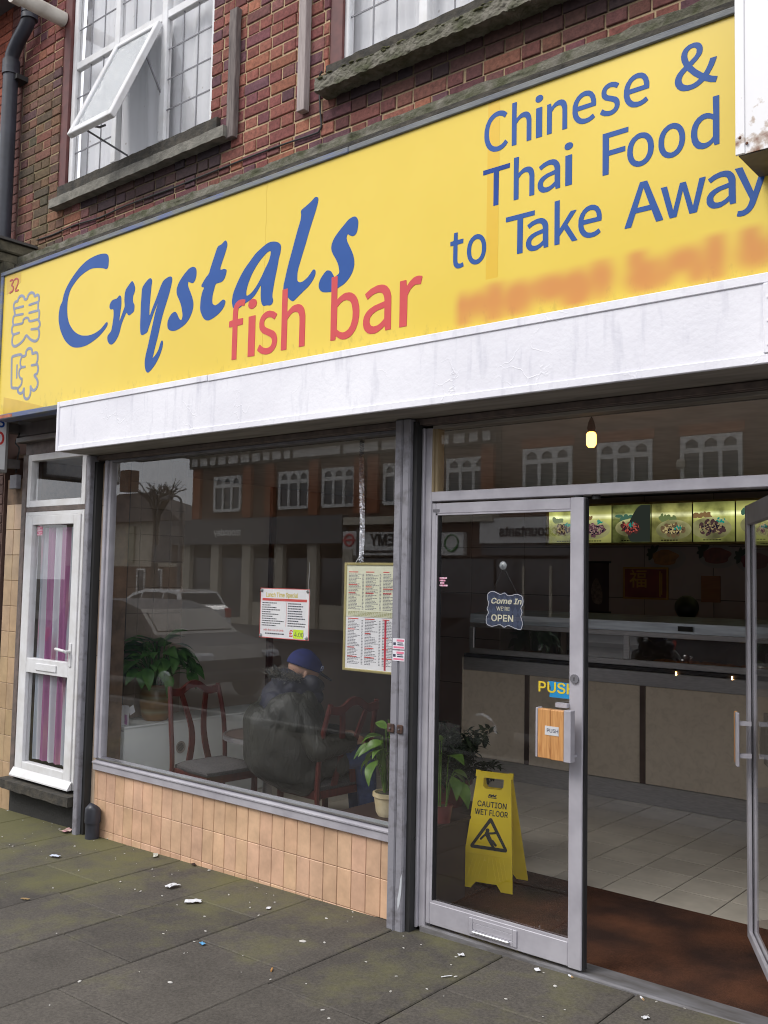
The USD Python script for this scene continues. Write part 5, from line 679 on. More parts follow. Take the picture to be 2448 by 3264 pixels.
# illuminated picture menu
mb = T('picture_menu', 'backlit yellow-green strip of food pictures above the counter', 'menu board', (-3.6, 5.3, 2.18))
P(mb, 'housing', frame_xz(-5.28, -.3, 2.165, 2.60, .022, 5.2, 5.39), pm('brass_trim', (.3, .2, .05), r=.4)); P(mb, 'back', bx(-5.26, -.32, 5.36, 5.385, 2.19, 2.58), BLACK)
def panelmat(name, c1, c2, s, k):
    if name in _mats: return _mats[name]
    _mats[name] = usdkit.material(stage, f'/World/Looks/{name}', {'g': ('geometry', {}), 'sep': ('separate_xyz', {}), 'r': ('rgb_ramp', {'ramp': [(0, tuple(.22 * q for q in c1)), (.45, tuple(.42 * q for q in c1)), (.62, tuple(.85 * q for q in c1)), (.7, c2), (.78, tuple(.8 * q for q in c1)), (1, tuple(.25 * q for q in c1))]}), 'mr': ('map_range', {'from_min': 2.19, 'from_max': 2.58}),
        'n': ('noise_texture', {'scale': k, 'detail': 4}), 'm2': ('map_range', {'from_min': .35, 'from_max': .6, 'to_min': .45, 'to_max': 1.05}), 's': ('vector_math', {'math_type': 'scale'}), 'e': ('emission', {'strength': s})},
        [('g.position', 'sep.vector'), ('sep.z', 'mr.value'), ('mr.result', 'r.fac'), ('g.position', 'n.vector'), ('n.fac', 'm2.value'), ('r.color', 's.vector1'), ('m2.result', 's.scale'), ('s.vector', 'e.color')], surface='e.emission'); return _mats[name]
edges = [-5.25, -4.90, -4.50, -4.07, -3.64, -3.22, -2.8, -2.35, -1.9, -1.45, -1.0, -.35]
for i in range(len(edges) - 1):
    a, b = edges[i] + .008, edges[i + 1] - .008
    pn = P(mb, 'picture_panel', bx(a, b, 5.21, 5.218, 2.19, 2.578), panelmat(f'lit_panel_{i % 4}', [(.50, .52, .15), (.55, .55, .17), (.36, .40, .12), (.46, .45, .14)][i % 4], [(.95, 1, .5), (1, 1, .55), (.8, .9, .45), (.95, .95, .5)][i % 4], [.8, .85, .42, .62][i % 4], [5, 2, 9, 6][i % 4]))
    cx, cz, R = a + (b - a) * rng.uniform(.42, .62), 2.33 + rng.uniform(-.02, .02), (b - a) * rng.uniform(.34, .44); r_ = np.random.default_rng(40 + i)
    plate = Polygon([(cx + R * 1.15 * math.cos(t), cz + R * .62 * math.sin(t)) for t in np.linspace(0, 6.28, 40)]); P(pn, 'plate', wallpoly(plate.intersection(sbox(a, 2.2, b, 2.57)), 5.209, .001), panelmat(f'lit_plate_{i % 2}', (.62, .60, .27), (1, 1, .6), .6, 4))
    if i % 4 == 2: P(pn, 'dark_side', wallpoly(Polygon(smoothloop([(b - .21, 2.2), (b - .24, 2.35), (b - .17, 2.5), (b - .1, 2.57), (b, 2.57), (b, 2.2)], 3)).buffer(0).intersection(sbox(a, 2.195, b, 2.57)), 5.2072, .0006), glow('lit_dark_side', (.02, .025, .02), .6))
    def blobs(n_, fx, fz, sx_, sz_, rr):
        out = []
        for q_ in range(n_):
            u, s = r_.uniform(0, 6.28), math.sqrt(r_.random()); px_, pz_ = cx + fx * R + sx_ * R * s * math.cos(u), cz + fz * R + sz_ * R * s * math.sin(u); ph_, e1, e2 = r_.uniform(0, 3.14), rr * r_.uniform(.5, 1), rr * r_.uniform(.25, .6)
            out.append(Polygon([(px_ + e1 * math.cos(t) * math.cos(ph_) - e2 * math.sin(t) * math.sin(ph_), pz_ + e1 * math.cos(t) * math.sin(ph_) + e2 * math.sin(t) * math.cos(ph_)) for t in np.linspace(0, 6.28, 9)[:-1]]).buffer(0))
        return unary_union(out).intersection(sbox(a, 2.2, b, 2.57))
    base_c = ((.055, .03, .03), (.085, .04, .05), (.06, .02, .018), (.12, .08, .04))[i % 4]
    P(pn, 'dish', wallpoly(blobs(26, 0, 0, .72, .38, .04), 5.2075, .001), glow(f'lit_dish_{i % 4}', base_c, .6), kind='stuff')
    P(pn, 'dish_highlights', wallpoly(blobs(40, -.02, .03, .66, .33, .016), 5.2062, .001), glow(f'lit_highlight_{i % 4}', ((.26, .2, .1), (.24, .15, .14), (.36, .07, .05), (.40, .33, .15))[i % 4], .6), kind='stuff')
    P(pn, 'dish_shadows', wallpoly(blobs(22, .1, -.04, .6, .3, .014), 5.2055, .001), glow('lit_dark', (.012, .01, .016), .6), kind='stuff')
    P(pn, 'greens', wallpoly(blobs(12, (.45, .3, -.1, .25)[i % 4] + .1 * (i % 3), (.42, .5, .2, .08)[i % 4], .26, .15, .016), 5.2045, .001), glow('lit_greens', (.01, .21, .17), .6), kind='stuff')
    P(pn, 'backdrop', wallpoly(blobs(7, -.5, .75, .6, .14, .05), 5.2093, .0006), glow(f'lit_backdrop_{i % 3}', ((.12, .16, .06), (.2, .12, .05), (.05, .12, .08))[i % 3], .6), kind='stuff')
    P(pn, 'caption', cat(*[bx(a + .1 + .03 * k, a + .123 + .03 * k, 5.2085, 5.2095, 2.203, 2.213) for k in range(6)]), BLACK)
# things on the back wall
gold = pm('gold_paint', (.5, .27, .05), r=.35, metal=.5); redp = pm('dark_red_paper', (.24, .04, .03), (.17, .03, .025), sc=6, r=.5)
pq = T('wall_plaque', 'red and gold good-luck plaque with a chinese character on the back wall', 'plaque', (-4.2, 5.39, 1.62)); P(pq, 'board', bx(-4.43, -3.98, 5.375, 5.391, 1.63, 1.92), redp); P(pq, 'frame', frame_xz(-4.45, -3.96, 1.61, 1.94, .018, 5.372, 5.391), gold)
g = unary_union([Polygon(np.array(r[0]).reshape(-1, 2), [np.array(h).reshape(-1, 2) for h in r[1:]]).buffer(0) for r in GL['福']]); g = affinity.translate(affinity.scale(g, .0005, .0005, origin=(0, 0)), -4.38, 1.745); P(pq, 'character', wallpoly(g, 5.374, .002), gold); P(pq, 'tassel', cat(bx(-4.05, -4.035, 5.365, 5.37, 1.64, 1.9), bx(-4.03, -4.02, 5.366, 5.371, 1.66, 1.88)), gold)
sc = T('wall_scroll', 'dark hanging scroll with a pale figure on the back wall', 'scroll', (-4.7, 5.39, 1.45)); P(sc, 'scroll', bx(-4.9, -4.62, 5.38, 5.391, 1.46, 1.99), pm('dark_scroll', (.06, .035, .03), r=.7)); P(sc, 'figure', wallpoly(Polygon(smoothloop([(-4.79, 1.56), (-4.7, 1.55), (-4.69, 1.68), (-4.73, 1.78), (-4.76, 1.82), (-4.8, 1.77), (-4.82, 1.66)], 3)).buffer(0), 5.379, .001), pm('pale_ink', (.24, .17, .13), (.08, .05, .04), sc=28, r=.8)); P(sc, 'rod', cat(tube([(-4.93, 5.375, 1.99), (-4.59, 5.375, 1.99)], .01), tube([(-4.93, 5.375, 1.46), (-4.59, 5.375, 1.46)], .01)), BLACK)
for k, (cx, cz, col, lab) in enumerate(((-3.98, 2.03, (.40, .17, .04), 'orange dish picture stuck on the back wall under the lit menu'), (-3.45, 2.05, (.26, .07, .05), 'reddish dish picture stuck on the back wall beside the orange dish'), (-3.08, 2.0, (.22, .05, .06), 'dark red dish picture stuck on the back wall near the open door'))):
    d_ = T('wall_picture', lab, 'picture', (cx, 5.39, cz - .12)); P(d_, 'plate', wallpoly(Polygon([(cx + .2 * math.cos(t), cz + .115 * math.sin(t)) for t in np.linspace(0, 6.28, 40)]), 5.391, .002), pm('plate_print', (.36, .31, .28), r=.4)); P(d_, 'dish', wallpoly(Polygon([(cx - .02 + .14 * math.cos(t) * (1 + .12 * math.sin(5 * t)), cz + .01 + .08 * math.sin(t)) for t in np.linspace(0, 6.28, 40)]).buffer(0), 5.388, .002), pm(f'dish_print_{k}', col, tuple(.5 * q for q in col), sc=16, r=.4))
    P(d_, 'leaves', wallpoly(unary_union([Polygon(smoothloop([(cx - .12 + .1 * math.cos(a), cz + .05 + .1 * math.sin(a)), (cx - .14 + .05 * math.cos(a + .5), cz + .05 + .05 * math.sin(a + .5)), (cx - .15, cz + .05), (cx - .14 + .05 * math.cos(a - .5), cz + .05 + .05 * math.sin(a - .5))], 3)).buffer(0) for a in (1.2, 1.9, 2.6, 3.3, 3.9)]), 5.386, .002), pm('leaf_print', (.05, .06, .035), r=.5))
ONE('wall_notice', bx(-3.62, -3.43, 5.378, 5.391, 1.60, 1.86), pm('orange_notice', (.34, .14, .05), (.28, .1, .04), sc=20, r=.5, stretch=(.3, 1, 3)), 'plain orange notice on the back wall below the dish pictures', 'notice')

# lit bulb in the entrance
bl_ = T('light_bulb', 'lit bare bulb hanging from the ceiling behind the fanlight', 'light bulb', (-2.31, .52, 2.45))
P(bl_, 'cord', tube([(-2.31, .52, 2.69), (-2.31, .52, 2.62)], .004, 6), BLACK); P(bl_, 'holder', lathe([(0, 0), (.018, 0), (.022, .02), (.016, .05), (.008, .07), (0, .075)], 16, (-2.31, .52, 2.555)), pm('brown_bakelite', (.08, .04, .025), r=.4), smooth=40); P(bl_, 'rose', lathe([(0, 0), (.03, 0), (.04, .012), (0, .014)], 18, (-2.31, .52, 2.674)), WHITEPVC)
P(bl_, 'bulb', lathe([(0, -.03), (.016, -.028), (.025, -.015), (.027, .01), (.025, .04), (.018, .05), (0, .052)], 20, (-2.31, .52, 2.503)), glow('warm_lamp', (1, .44, .08), 5.0), smooth=True)
# what hangs in the window
ti = ONE('tinsel', None or cat(*[turned(bx(-3.51 + math.sin(z * 9) * .006 - .016, -3.51 + math.sin(z * 9) * .006 + .016, .0995, .1005, z - .0018, z + .0018), 0) if False else trimesh.Trimesh(*(lambda c, a, b: ([c - a - b, c + a - b, c + a + b, c - a + b], [(0, 1, 2), (0, 2, 3)]))(np.array((-3.512 + .008 * math.sin(z * 7), .1, z)), np.array((math.cos(t), math.sin(t), .3)) * .014, np.array((0, .3, 1.0)) * .0016), process=False) for z, t in zip(np.linspace(1.865, 2.56, 620), rng.uniform(0, 6.28, 620))]), CHROME, 'strand of silver tinsel hanging above the window menu', 'tinsel')
PAPER = pm('white_paper', (.72, .72, .73), (.69, .69, .7), r=.6); CREAMP = pm('cream_paper', (.66, .67, .52), (.62, .62, .46), r=.6)
def print_lines(x0, x1, z0, z1, y, rows, seed, wmin=.4, th=.0006, h=.45, parts=1):
    r_ = np.random.default_rng(seed); out = []; dz = (z1 - z0) / rows
    for k in range(rows):
        z = z1 - (k + 1) * dz + dz * .3
        x = x0; lim = x0 + (x1 - x0) * r_.uniform(wmin, 1)
        while x < lim - .004: w_ = min(r_.uniform(.006, .018), lim - x); out.append(bx(x, x + w_, y - th, y, z, z + dz * h)); x += w_ + .003
    return cat(*out)
lm = T('lunch_poster', 'laminated lunch time special price poster hanging in the window', 'poster', (-4.07, .06, 1.4)); py = .055
P(lm, 'sheet', bx(-4.268, -3.856, py, py + .003, 1.407, 1.704), PAPER); P(lm, 'title', text('Lunch Time Special', .026, -4.222, 1.652, py, .0006, sx=.82, bold=True), pm('gold_print', (.62, .5, .06), r=.5)); P(lm, 'red_bar', bx(-4.25, -3.876, py - .0005, py, 1.628, 1.643), pm('red_print', (.62, .08, .07), r=.5))
P(lm, 'small_print', cat(print_lines(-4.25, -4.06, 1.475, 1.622, py, 11, 1, .35), print_lines(-4.03, -3.88, 1.478, 1.622, py, 10, 2, .6)), pm('black_print', (.07, .07, .09), r=.5)); P(lm, 'offer_line', text('with free can of drink', .0125, -4.235, 1.449, py, .0006, sx=1.0), pm('red_print', (.62, .08, .07))); P(lm, 'offer_line', print_lines(-4.22, -4.05, 1.425, 1.442, py, 1, 6, .9), pm('black_print', (.07, .07, .09))); P(lm, 'divider', bx(-4.045, -4.043, py - .0005, py, 1.48, 1.62), pm('red_print', (.62, .08, .07)))
P(lm, 'pound_sign', text('£', .038, -4.018, 1.424, py, .0006, bold=True), pm('red_print', (.62, .08, .07))); P(lm, 'price_label', bx(-3.982, -3.9, py - .001, py, 1.414, 1.466), pm('fluorescent_label', (.62, .85, .03), r=.5)); P(lm, 'price', text('4.00', .026, -3.974, 1.425, py - .001, .0006), INK)
for x, z in ((-4.255, 1.69), (-3.87, 1.69), (-4.255, 1.42), (-3.872, 1.42)): P(lm, 'suction_cup', lathe([(0, 0), (.012, 0), (.006, .006), (.004, .012), (0, .012)], 12).apply_transform(RX).apply_translation((x, py - .001, z)), pm('clear_sucker', (.3, .32, .33), r=.2))
P(lm, 'border', frame_xz(-4.268, -3.856, 1.407, 1.704, .004, py - .0008, py, 0), pm('red_print', (.62, .08, .07))); P(lm, 'thread', tube([(-3.87, .06, 1.7), (-3.87, .06, 1.86)], .001, 4), PAPER)
mn = T('menu_case', 'gold framed takeaway price list hanging inside the shop window', 'menu', (-3.34, .06, 1.26)); y_ = .06
P(mn, 'frame', frame_xz(-3.59, -3.07, 1.262, 1.86, .014, y_ - .008, y_ + .02), pm('pale_gold', (.55, .47, .2), r=.35, metal=.6)); P(mn, 'sheet', bx(-3.576, -3.084, y_, y_ + .004, 1.276, 1.56), PAPER); P(mn, 'sheet', bx(-3.576, -3.084, y_, y_ + .004, 1.562, 1.846), CREAMP)
for c_ in range(4):
    xa = -3.56 + .125 * c_
    P(mn, 'price_column', cat(print_lines(xa, xa + .095, 1.60, 1.80, y_, 26, 10 + c_, .45), print_lines(xa, xa + .095, 1.30, 1.545, y_, 30, 20 + c_, .45), print_lines(xa + .1, xa + .112, 1.60, 1.80, y_, 26, 30 + c_, .95), print_lines(xa + .1, xa + .112, 1.3, 1.545, y_, 30, 33 + c_, .95)), pm('grey_print', (.2, .2, .22), r=.5)); P(mn, 'red_heading', cat(*[bx(xa, xa + rng.uniform(.04, .08), y_ - .0008, y_, z, z + .005) for z in (1.806, 1.735 - .01 * c_, 1.69, 1.548, 1.49 - .02 * c_, 1.39, 1.34)]), pm('red_print', (.62, .08, .07)))
P(mn, 'red_band', bx(-3.295, -3.282, y_ - .001, y_, 1.28, 1.55), pm('crimson_print', (.5, .03, .06), r=.5)); P(mn, 'green_note', print_lines(-3.56, -3.1, 1.565, 1.592, y_, 4, 50, .9), pm('olive_print', (.25, .25, .08), r=.5)); P(mn, 'cord', cat(tube([(-3.52, .07, 1.86), (-3.51, .09, 1.9)], .0015, 4)), PAPER)
# come-in sign
ops = T('open_sign', 'scalloped blue Come In We Are Open plaque hanging inside the glass door', 'sign', (-2.53, .06, 1.54)); ya = .05
sh = smoothloop([(-2.625, 1.716), (-2.595, 1.726), (-2.555, 1.712), (-2.53, 1.720), (-2.505, 1.706), (-2.46, 1.714), (-2.427, 1.702), (-2.422, 1.668), (-2.433, 1.645), (-2.426, 1.626), (-2.433, 1.605), (-2.424, 1.575), (-2.433, 1.542), (-2.465, 1.543), (-2.505, 1.556), (-2.53, 1.546), (-2.555, 1.558), (-2.6, 1.548), (-2.634, 1.56), (-2.637, 1.595), (-2.625, 1.618), (-2.634, 1.637), (-2.624, 1.66), (-2.633, 1.69)], 3); pl = Polygon(sh).buffer(0)
DIAM = usdkit.material(stage, '/World/Looks/harlequin_blue', {'tc': ('texture_coordinate', {}), 'm': ('mapping', {'scale': (1, 1, .55), 'rotation': (0, .785, 0)}), 'c': ('checker_texture', {'scale': 46, 'color1': (.05, .065, .11), 'color2': (.03, .038, .07)}), 'p': ('principled_bsdf', {'roughness': .4})}, [('tc.object', 'm.vector'), ('m.vector', 'c.vector'), ('c.color', 'p.base_color')], surface='p.BSDF')
CRM = pm('cream_print', (.66, .63, .47), r=.5)
P(ops, 'plaque', wallpoly(pl, ya + .006, .006), DIAM); P(ops, 'border', wallpoly(pl.buffer(-.002).difference(pl.buffer(-.0042)), ya, .0006), pm('white_print', (.7, .7, .72), r=.5)); P(ops, 'script', text('Come In', .026, -2.612, 1.664, ya, .0007, sx=1.22, shear=.28, bold=True), CRM); P(ops, 'small_caps', text("WE'RE", .019, -2.576, 1.63, ya, .0007, sx=.95), CRM); P(ops, 'capitals', text('OPEN', .031, -2.608, 1.578, ya, .0007, sx=1.12, bold=True), CRM)
P(ops, 'cord', cat(tube([(-2.60, .053, 1.715), (-2.538, .045, 1.84)], .0015, 4), tube([(-2.455, .053, 1.708), (-2.532, .045, 1.84)], .0015, 4)), BLACK); P(ops, 'suction_hook', lathe([(0, 0), (.021, 0), (.016, .006), (.006, .01), (.005, .018), (0, .018)], 16).apply_transform(RX).apply_translation((-2.534, .04, 1.85)), pm('clear_sucker', (.3, .32, .33)), smooth=40)

# ------------------------------------------------------------------ furniture
WHITEBOX = pm('white_boxing', (.74, .77, .75), (.69, .72, .70), sc=2, r=.5)
bc = T('boxing_cabinet', 'white boxed-in cabinet with round vents in the window corner', 'cabinet', (-6.03, .9, FZ)); P(bc, 'box', bx(-6.19, -5.857, .25, 1.75, FZ, .655, .004), WHITEBOX); P(bc, 'lid', bx(-6.193, -5.85, .243, 1.76, .655, .67, .003), WHITEBOX); P(bc, 'name_label', wallpoly(sbox(-5.9, .635, -5.868, .642), .25, .001), ALUDARK)
def vent(m):
    v = P(bc, 'vent', m(lathe([(.03, 0), (.044, 0), (.046, .003), (.043, .006), (.034, .005), (.03, 0)], 24)), pm('vent_rim', (.42, .38, .33), r=.5)); P(v, 'grille', m(cat(*[turned(bx(-.031, .031, -.0025 + k, .0025 + k, .0015, .003), 35) for k in np.linspace(-.024, .024, 6)])), pm('vent_slats', (.3, .28, .25), r=.5)); P(v, 'void', m(lathe([(0, 0), (.032, 0), (.032, .001), (0, .001)], 20)), BLACK)
vent(lambda m: m.copy().apply_transform(RX).apply_translation((-6.0, .2495, .475)))
vent(lambda m: m.copy().apply_transform(np.array([[0, 0, 1, 0], [1, 0, 0, 0], [0, 1, 0, 0], [0, 0, 0, 1.0]])).apply_translation((-5.8565, .76, .465)))
LGREEN = leafmat('peace_lily_leaf', (.07, .16, .035), (.035, .095, .022)); LBRIGHT = leafmat('bright_leaf', (.11, .20, .03), (.06, .13, .02)); LDARK = leafmat('dark_leaf', (.022, .034, .016), (.010, .017, .010))
def plant(name, label, centre, potr, n, L, W, mat_, seed, rise, drop, yaw=(0, 360), pot=None):
    r_ = np.random.default_rng(seed); c = np.array(centre, float); t = T(name, label, 'plant', (c[0], c[1], c[2])); 
    if pot: P(t, 'pot', lathe(pot[0], 36, c), pot[1], smooth=35)
    P(t, 'soil', lathe([(0, 0), (potr * .85, 0), (0, .01)], 18, c + (0, 0, rise[0])), SOIL)
    stems = []
    for k in range(n):
        a = math.radians(r_.uniform(*yaw)); q = (k + .5) / n; out = (.12 + .88 * q) ** .8; h = rise[0] + rise[1] * (1 - .62 * q ** 1.3) * r_.uniform(.75, 1.1); l = L * r_.uniform(.75, 1.15)
        b0 = c + (potr * .4 * math.cos(a), potr * .4 * math.sin(a), rise[0]); tip = c + np.array((math.cos(a), math.sin(a), 0)) * (drop[0] * out) + (0, 0, h)
        m = leaf(l, W * r_.uniform(.8, 1.15), drop[1] * (.35 + out) * r_.uniform(.7, 1.3), .22); pitch = -r_.uniform(25, 60) * (1 - out) + 12 * out
        m = turned(m, pitch, axis=(0, 1, 0)); m = turned(m, r_.uniform(-35, 35), axis=(1, 0, 0)); m = turned(m, math.degrees(a) + r_.uniform(-30, 30)); m.apply_translation(tip)
        P(t, 'leaf', m, mat_, smooth=True); stems.append(tube(smoothloop([b0, (b0 + tip) / 2 + (0, 0, .05), tip], 3, False), .0035, 5))
    P(t, 'stem', cat(*stems), mat_); return t
GLAZE = usdkit.material(stage, '/World/Looks/banded_glaze', {'g': ('geometry', {}), 'm': ('mapping', {'scale': (.35, .35, 1)}), 'n': ('noise_texture', {'scale': 9, 'detail': 4}), 'sep': ('separate_xyz', {}), 'ma': ('math', {'math_type': 'multiply_add', 'value2': .05}), 'mr': ('map_range', {'from_min': .69, 'from_max': .98}), 'r': ('rgb_ramp', {'ramp': [(.0, (.16, .085, .03)), (.18, (.2, .11, .035)), (.26, (.22, .2, .12)), (.34, (.17, .10, .035)), (.5, (.21, .12, .04)), (.62, (.2, .19, .12)), (.7, (.16, .09, .035)), (.86, (.21, .2, .13)), (.95, (.2, .09, .04))]}), 'p': ('principled_bsdf', {'roughness': .25})},
    [('g.position', 'm.vector'), ('m.vector', 'n.vector'), ('g.position', 'sep.vector'), ('n.fac', 'ma.value1'), ('sep.z', 'ma.value3'), ('ma.value', 'mr.value'), ('mr.result', 'r.fac'), ('r.color', 'p.base_color')], surface='p.BSDF')
plant('potted_plant', 'leafy green plant in a banded brown pot on the white cabinet', (-5.99, .62, .671), .12, 64, .2, .095, LGREEN, 5, (.25, .33), (.27, 1.15), pot=([(0, 0), (.085, 0), (.10, .02), (.118, .08), (.126, .14), (.124, .2), (.11, .235), (.116, .245), (.124, .262), (.118, .27), (.105, .262), (.1, .23), (0, .23)], GLAZE))
lf = T('leaflet_stand', 'open white and purple leaflet standing by the brown plant pot', 'leaflet', (-5.9, .33, .671))
P(lf, 'cover', trimesh.convex.convex_hull(np.array([(-5.955, .27, .671), (-5.905, .30, .671), (-5.975, .29, .81), (-5.925, .32, .81), (-5.955, .272, .671), (-5.975, .292, .81)]) + 0) if False else cat(turned(bx(-5.99, -5.925, .29, .2915, .672, .815), 24, (-5.93, .29, 0)), turned(bx(-5.928, -5.85, .29, .2915, .672, .818), -10, (-5.928, .29, 0))), PAPER); P(lf, 'purple_stripe', turned(bx(-5.988, -5.962, .2885, .2895, .68, .812), 24, (-5.93, .29, 0)), pm('purple_print', (.13, .05, .3), r=.5)); P(lf, 'orange_stripe', turned(bx(-5.96, -5.953, .2885, .2895, .69, .812), 24, (-5.93, .29, 0)), pm('orange_print', (.7, .3, .1), r=.5)); P(lf, 'picture', turned(bx(-5.915, -5.87, .2885, .2895, .68, .75), -10, (-5.928, .29, 0)), pm('magenta_print', (.4, .1, .35), (.55, .4, .55), sc=30, r=.5)); P(lf, 'folded_flap', turned(bx(-5.87, -5.80, .30, .3012, .745, .80), -28, (-5.87, .3, .745), (0, 1, 0)), PAPER)

MAHOG = pm('mahogany', (.085, .018, .014), (.05, .012, .01), sc=9, r=.35, stretch=(5, 5, .8)); SEATF = pm('grey_woven_seat', (.085, .08, .08), (.05, .047, .048), sc=90, r=.95, bump=.5, bsc=140)
def build_chair(label, seat_z=.445):
    """A dining chair facing +x, its back at x = 0, centred on y = 0."""
    t = T('dining_chair', label, 'chair', (0, 0, 0)); w = .225; top = .955
    for s in (-1, 1): P(t, 'rear_leg', tube(smoothloop([(-.06, s * w, 0), (-.015, s * w, .22), (0, s * w, .45), (-.03, s * w, .72), (-.085, s * (w - .02), top)], 4, False), [.017] * 17, 8), MAHOG, smooth=40)
    for s in (-1, 1): P(t, 'front_leg', bx(.36, .395, s * .20 - .017, s * .20 + .017, 0, .40, .005), MAHOG)
    rail = smoothloop([(-.085, -.215, .925), (-.088, -.12, .915), (-.09, -.05, .955), (-.09, 0, .968), (-.09, .05, .955), (-.088, .12, .915), (-.085, .215, .925)], 5, False)
    P(t, 'top_rail', cat(*[hull([p + d for p in rail[i:i + 2] for d in np.array([(sx * .011, 0, sz * h) for sx in (-1, 1) for sz, h in ((-1, .03), (1, .022))])]) for i in range(len(rail) - 1)]), MAHOG)
    for s in (-1, 1):
        c = smoothloop([(-.088, s * .105, .90), (-.06, s * .075, .78), (-.03, s * .052, .66), (-.012, s * .058, .55), (-.002, s * .085, .43)], 4, False); P(t, 'splat', cat(*[hull([p + d for p, hw in ((c[i], .018 + .006 * i / 16), (c[i + 1], .018 + .006 * (i + 1) / 16)) for d in np.array([(sx * .007, sy * hw, 0) for sx in (-1, 1) for sy in (-1, 1)])]) for i in range(len(c) - 1)]), MAHOG)
    P(t, 'seat_rail', cat(bx(.0, .38, -.215, -.19, .35, .41, .003), bx(.0, .38, .19, .215, .35, .41, .003), bx(.372, .392, -.19, .19, .35, .41, .003), bx(-.005, .015, -.2, .2, .36, .41, .003)), MAHOG)
    pad = bx(.0, .42, -.225, .225, .405, seat_z); pad = pad.subdivide().subdivide().subdivide(); v = pad.vertices; ex = np.clip(np.abs((v[:, 0] - .21) / .21), 0, 1) ** 6; ey = np.clip(np.abs(v[:, 1] / .225), 0, 1) ** 6
    v = v.copy(); v[:, 2] += np.where(v[:, 2] > .42, .018 * (1 - np.maximum(ex, ey)) - .012 * np.maximum(ex, ey), .004 * np.maximum(ex, ey)); v[:, 1] *= 1 - .1 * np.clip((.2 - v[:, 0]) / .2, 0, 1); v[:, 0] = np.where(ex > .9, .21 + (v[:, 0] - .21) * (1 - .05 * np.abs(v[:, 1] / .225) ** 4), v[:, 0]); pad.vertices = v
    P(t, 'seat_pad', pad, SEATF, smooth=50); return t
CH_LAB = ['mahogany dining chair with grey seat between the white cabinet and the round table', 'mahogany dining chair with the person in the olive coat sitting on it']
ch1 = build_chair(CH_LAB[0]); stage.GetPrimAtPath(ch1.path).GetAttribute('xformOp:translate').Set(Gf.Vec3d(-5.36, .53, FZ)); UsdGeom.Xformable(ch1.prim).AddRotateZOp().Set(-4.0)
copy_of(ch1, 'dining_chair', (-4.14, .70, FZ), 176, CH_LAB[1], None); tb = T('round_table', 'small round cafe table with steel rim beside the seated person', 'table', (-4.93, .79, FZ)); P(tb, 'top', lathe([(0, .615), (.305, .615), (.305, .638), (0, .638)], 48, (-4.93, .79, FZ)), pm('dark_wood_top', (.10, .075, .065), (.07, .05, .045), sc=7, r=.3), smooth=30); P(tb, 'rim', lathe([(.306, .61), (.318, .612), (.318, .642), (.306, .644), (.306, .61)], 48, (-4.93, .79, FZ)), STAINLESS, smooth=30); P(tb, 'column', tube([(-4.93, .79, FZ + .02), (-4.93, .79, FZ + .61)], .034, 18), STAINLESS, smooth=40); P(tb, 'foot', lathe([(0, 0), (.21, 0), (.2, .014), (.05, .03), (0, .03)], 32, (-4.93, .79, FZ)), BLACK)
nv = trimesh.creation.icosphere(2, .05); nv.vertices = nv.vertices * (1.1, .8, .55) * (.6 + .8 * meshkit.fbm(nv.vertices * 40, 3, 3)[:, None]); nv.apply_translation((-4.80, .66, FZ + .665)); ONE('napkin', nv, PAPER, 'crumpled white napkin lying on the round table', 'napkin')
# plants by the post and door
CREAMPOT = pm('cream_glazed_pot', (.62, .54, .36), (.5, .4, .22), sc=8, r=.3); REDPOT = pm('dark_red_pot', (.12, .03, .028), r=.4)
stnd = T('plant_stand', 'dark wooden box standing behind the window post with plants on it', 'plant stand', (-3.28, .3, FZ)); P(stnd, 'box', bx(-3.62, -3.06, .1, .52, FZ, .455, .006), pm('near_black_wood', (.035, .02, .016), r=.5)); P(stnd, 'top_edge', frame_xz(0, 1, 0, 1, .1, 0, 1) if False else bx(-3.64, -3.04, .08, .54, .456, .475, .004), pm('near_black_wood', (.035, .02, .016)))
plant('potted_plant', 'bright green plant drooping from a cream pot behind the shutter rails', (-3.37, .22, .476), .075, 26, .15, .065, LBRIGHT, 9, (.12, .36), (.10, 1.35), pot=([(0, 0), (.06, 0), (.072, .02), (.08, .07), (.084, .1), (.092, .105), (.092, .125), (.08, .127), (.076, .11), (0, .11)], CREAMPOT))
plant('potted_plant', 'light green leaves reaching out beside the door frame above the wet floor sign', (-3.075, .31, .476), .06, 13, .15, .075, LBRIGHT, 19, (.08, .33), (.08, 1.35), yaw=(-180, 60), pot=([(0, 0), (.045, 0), (.055, .08), (.06, .09), (.05, .09), (0, .08)], REDPOT))
bsh = T('potted_plant', 'dark bushy plant in a dull red pot behind the glass door', 'plant', (-3.52, .98, FZ)); P(bsh, 'pedestal', bx(-3.72, -3.34, .78, 1.18, FZ, .38, .01), pm('near_black_wood', (.035, .02, .016))); P(bsh, 'pot', lathe([(0, .38), (.1, .38), (.15, .52), (.165, .52), (.165, .55), (.145, .55), (0, .53)], 28, (-3.53, .98, 0)), REDPOT, smooth=35)
r_ = np.random.default_rng(77); lv, br = [], []
for k in range(46):
    a, e = r_.uniform(0, 6.28), r_.uniform(.15, 1.35); d_ = np.array((math.cos(a) * math.cos(e), math.sin(a) * math.cos(e), math.sin(e))); L_ = r_.uniform(.24, .40) * (1.0 if e > .5 else .95); p0 = np.array((-3.53, .98, .54)); p1 = p0 + d_ * L_; br.append(tube([p0, (p0 + p1) / 2 + (0, 0, .02), p1], [.004, .003, .002], 5))
    for j in range(34):
        q_ = p0 + d_ * L_ * r_.uniform(.35, 1.08); m = leaf(r_.uniform(.05, .085), r_.uniform(.024, .036), .5, .3, 3); m = turned(m, r_.uniform(-60, 40), axis=(0, 1, 0)); m = turned(m, r_.uniform(0, 360)); m.apply_translation(q_ + r_.normal(0, .012, 3)); lv.append(m)
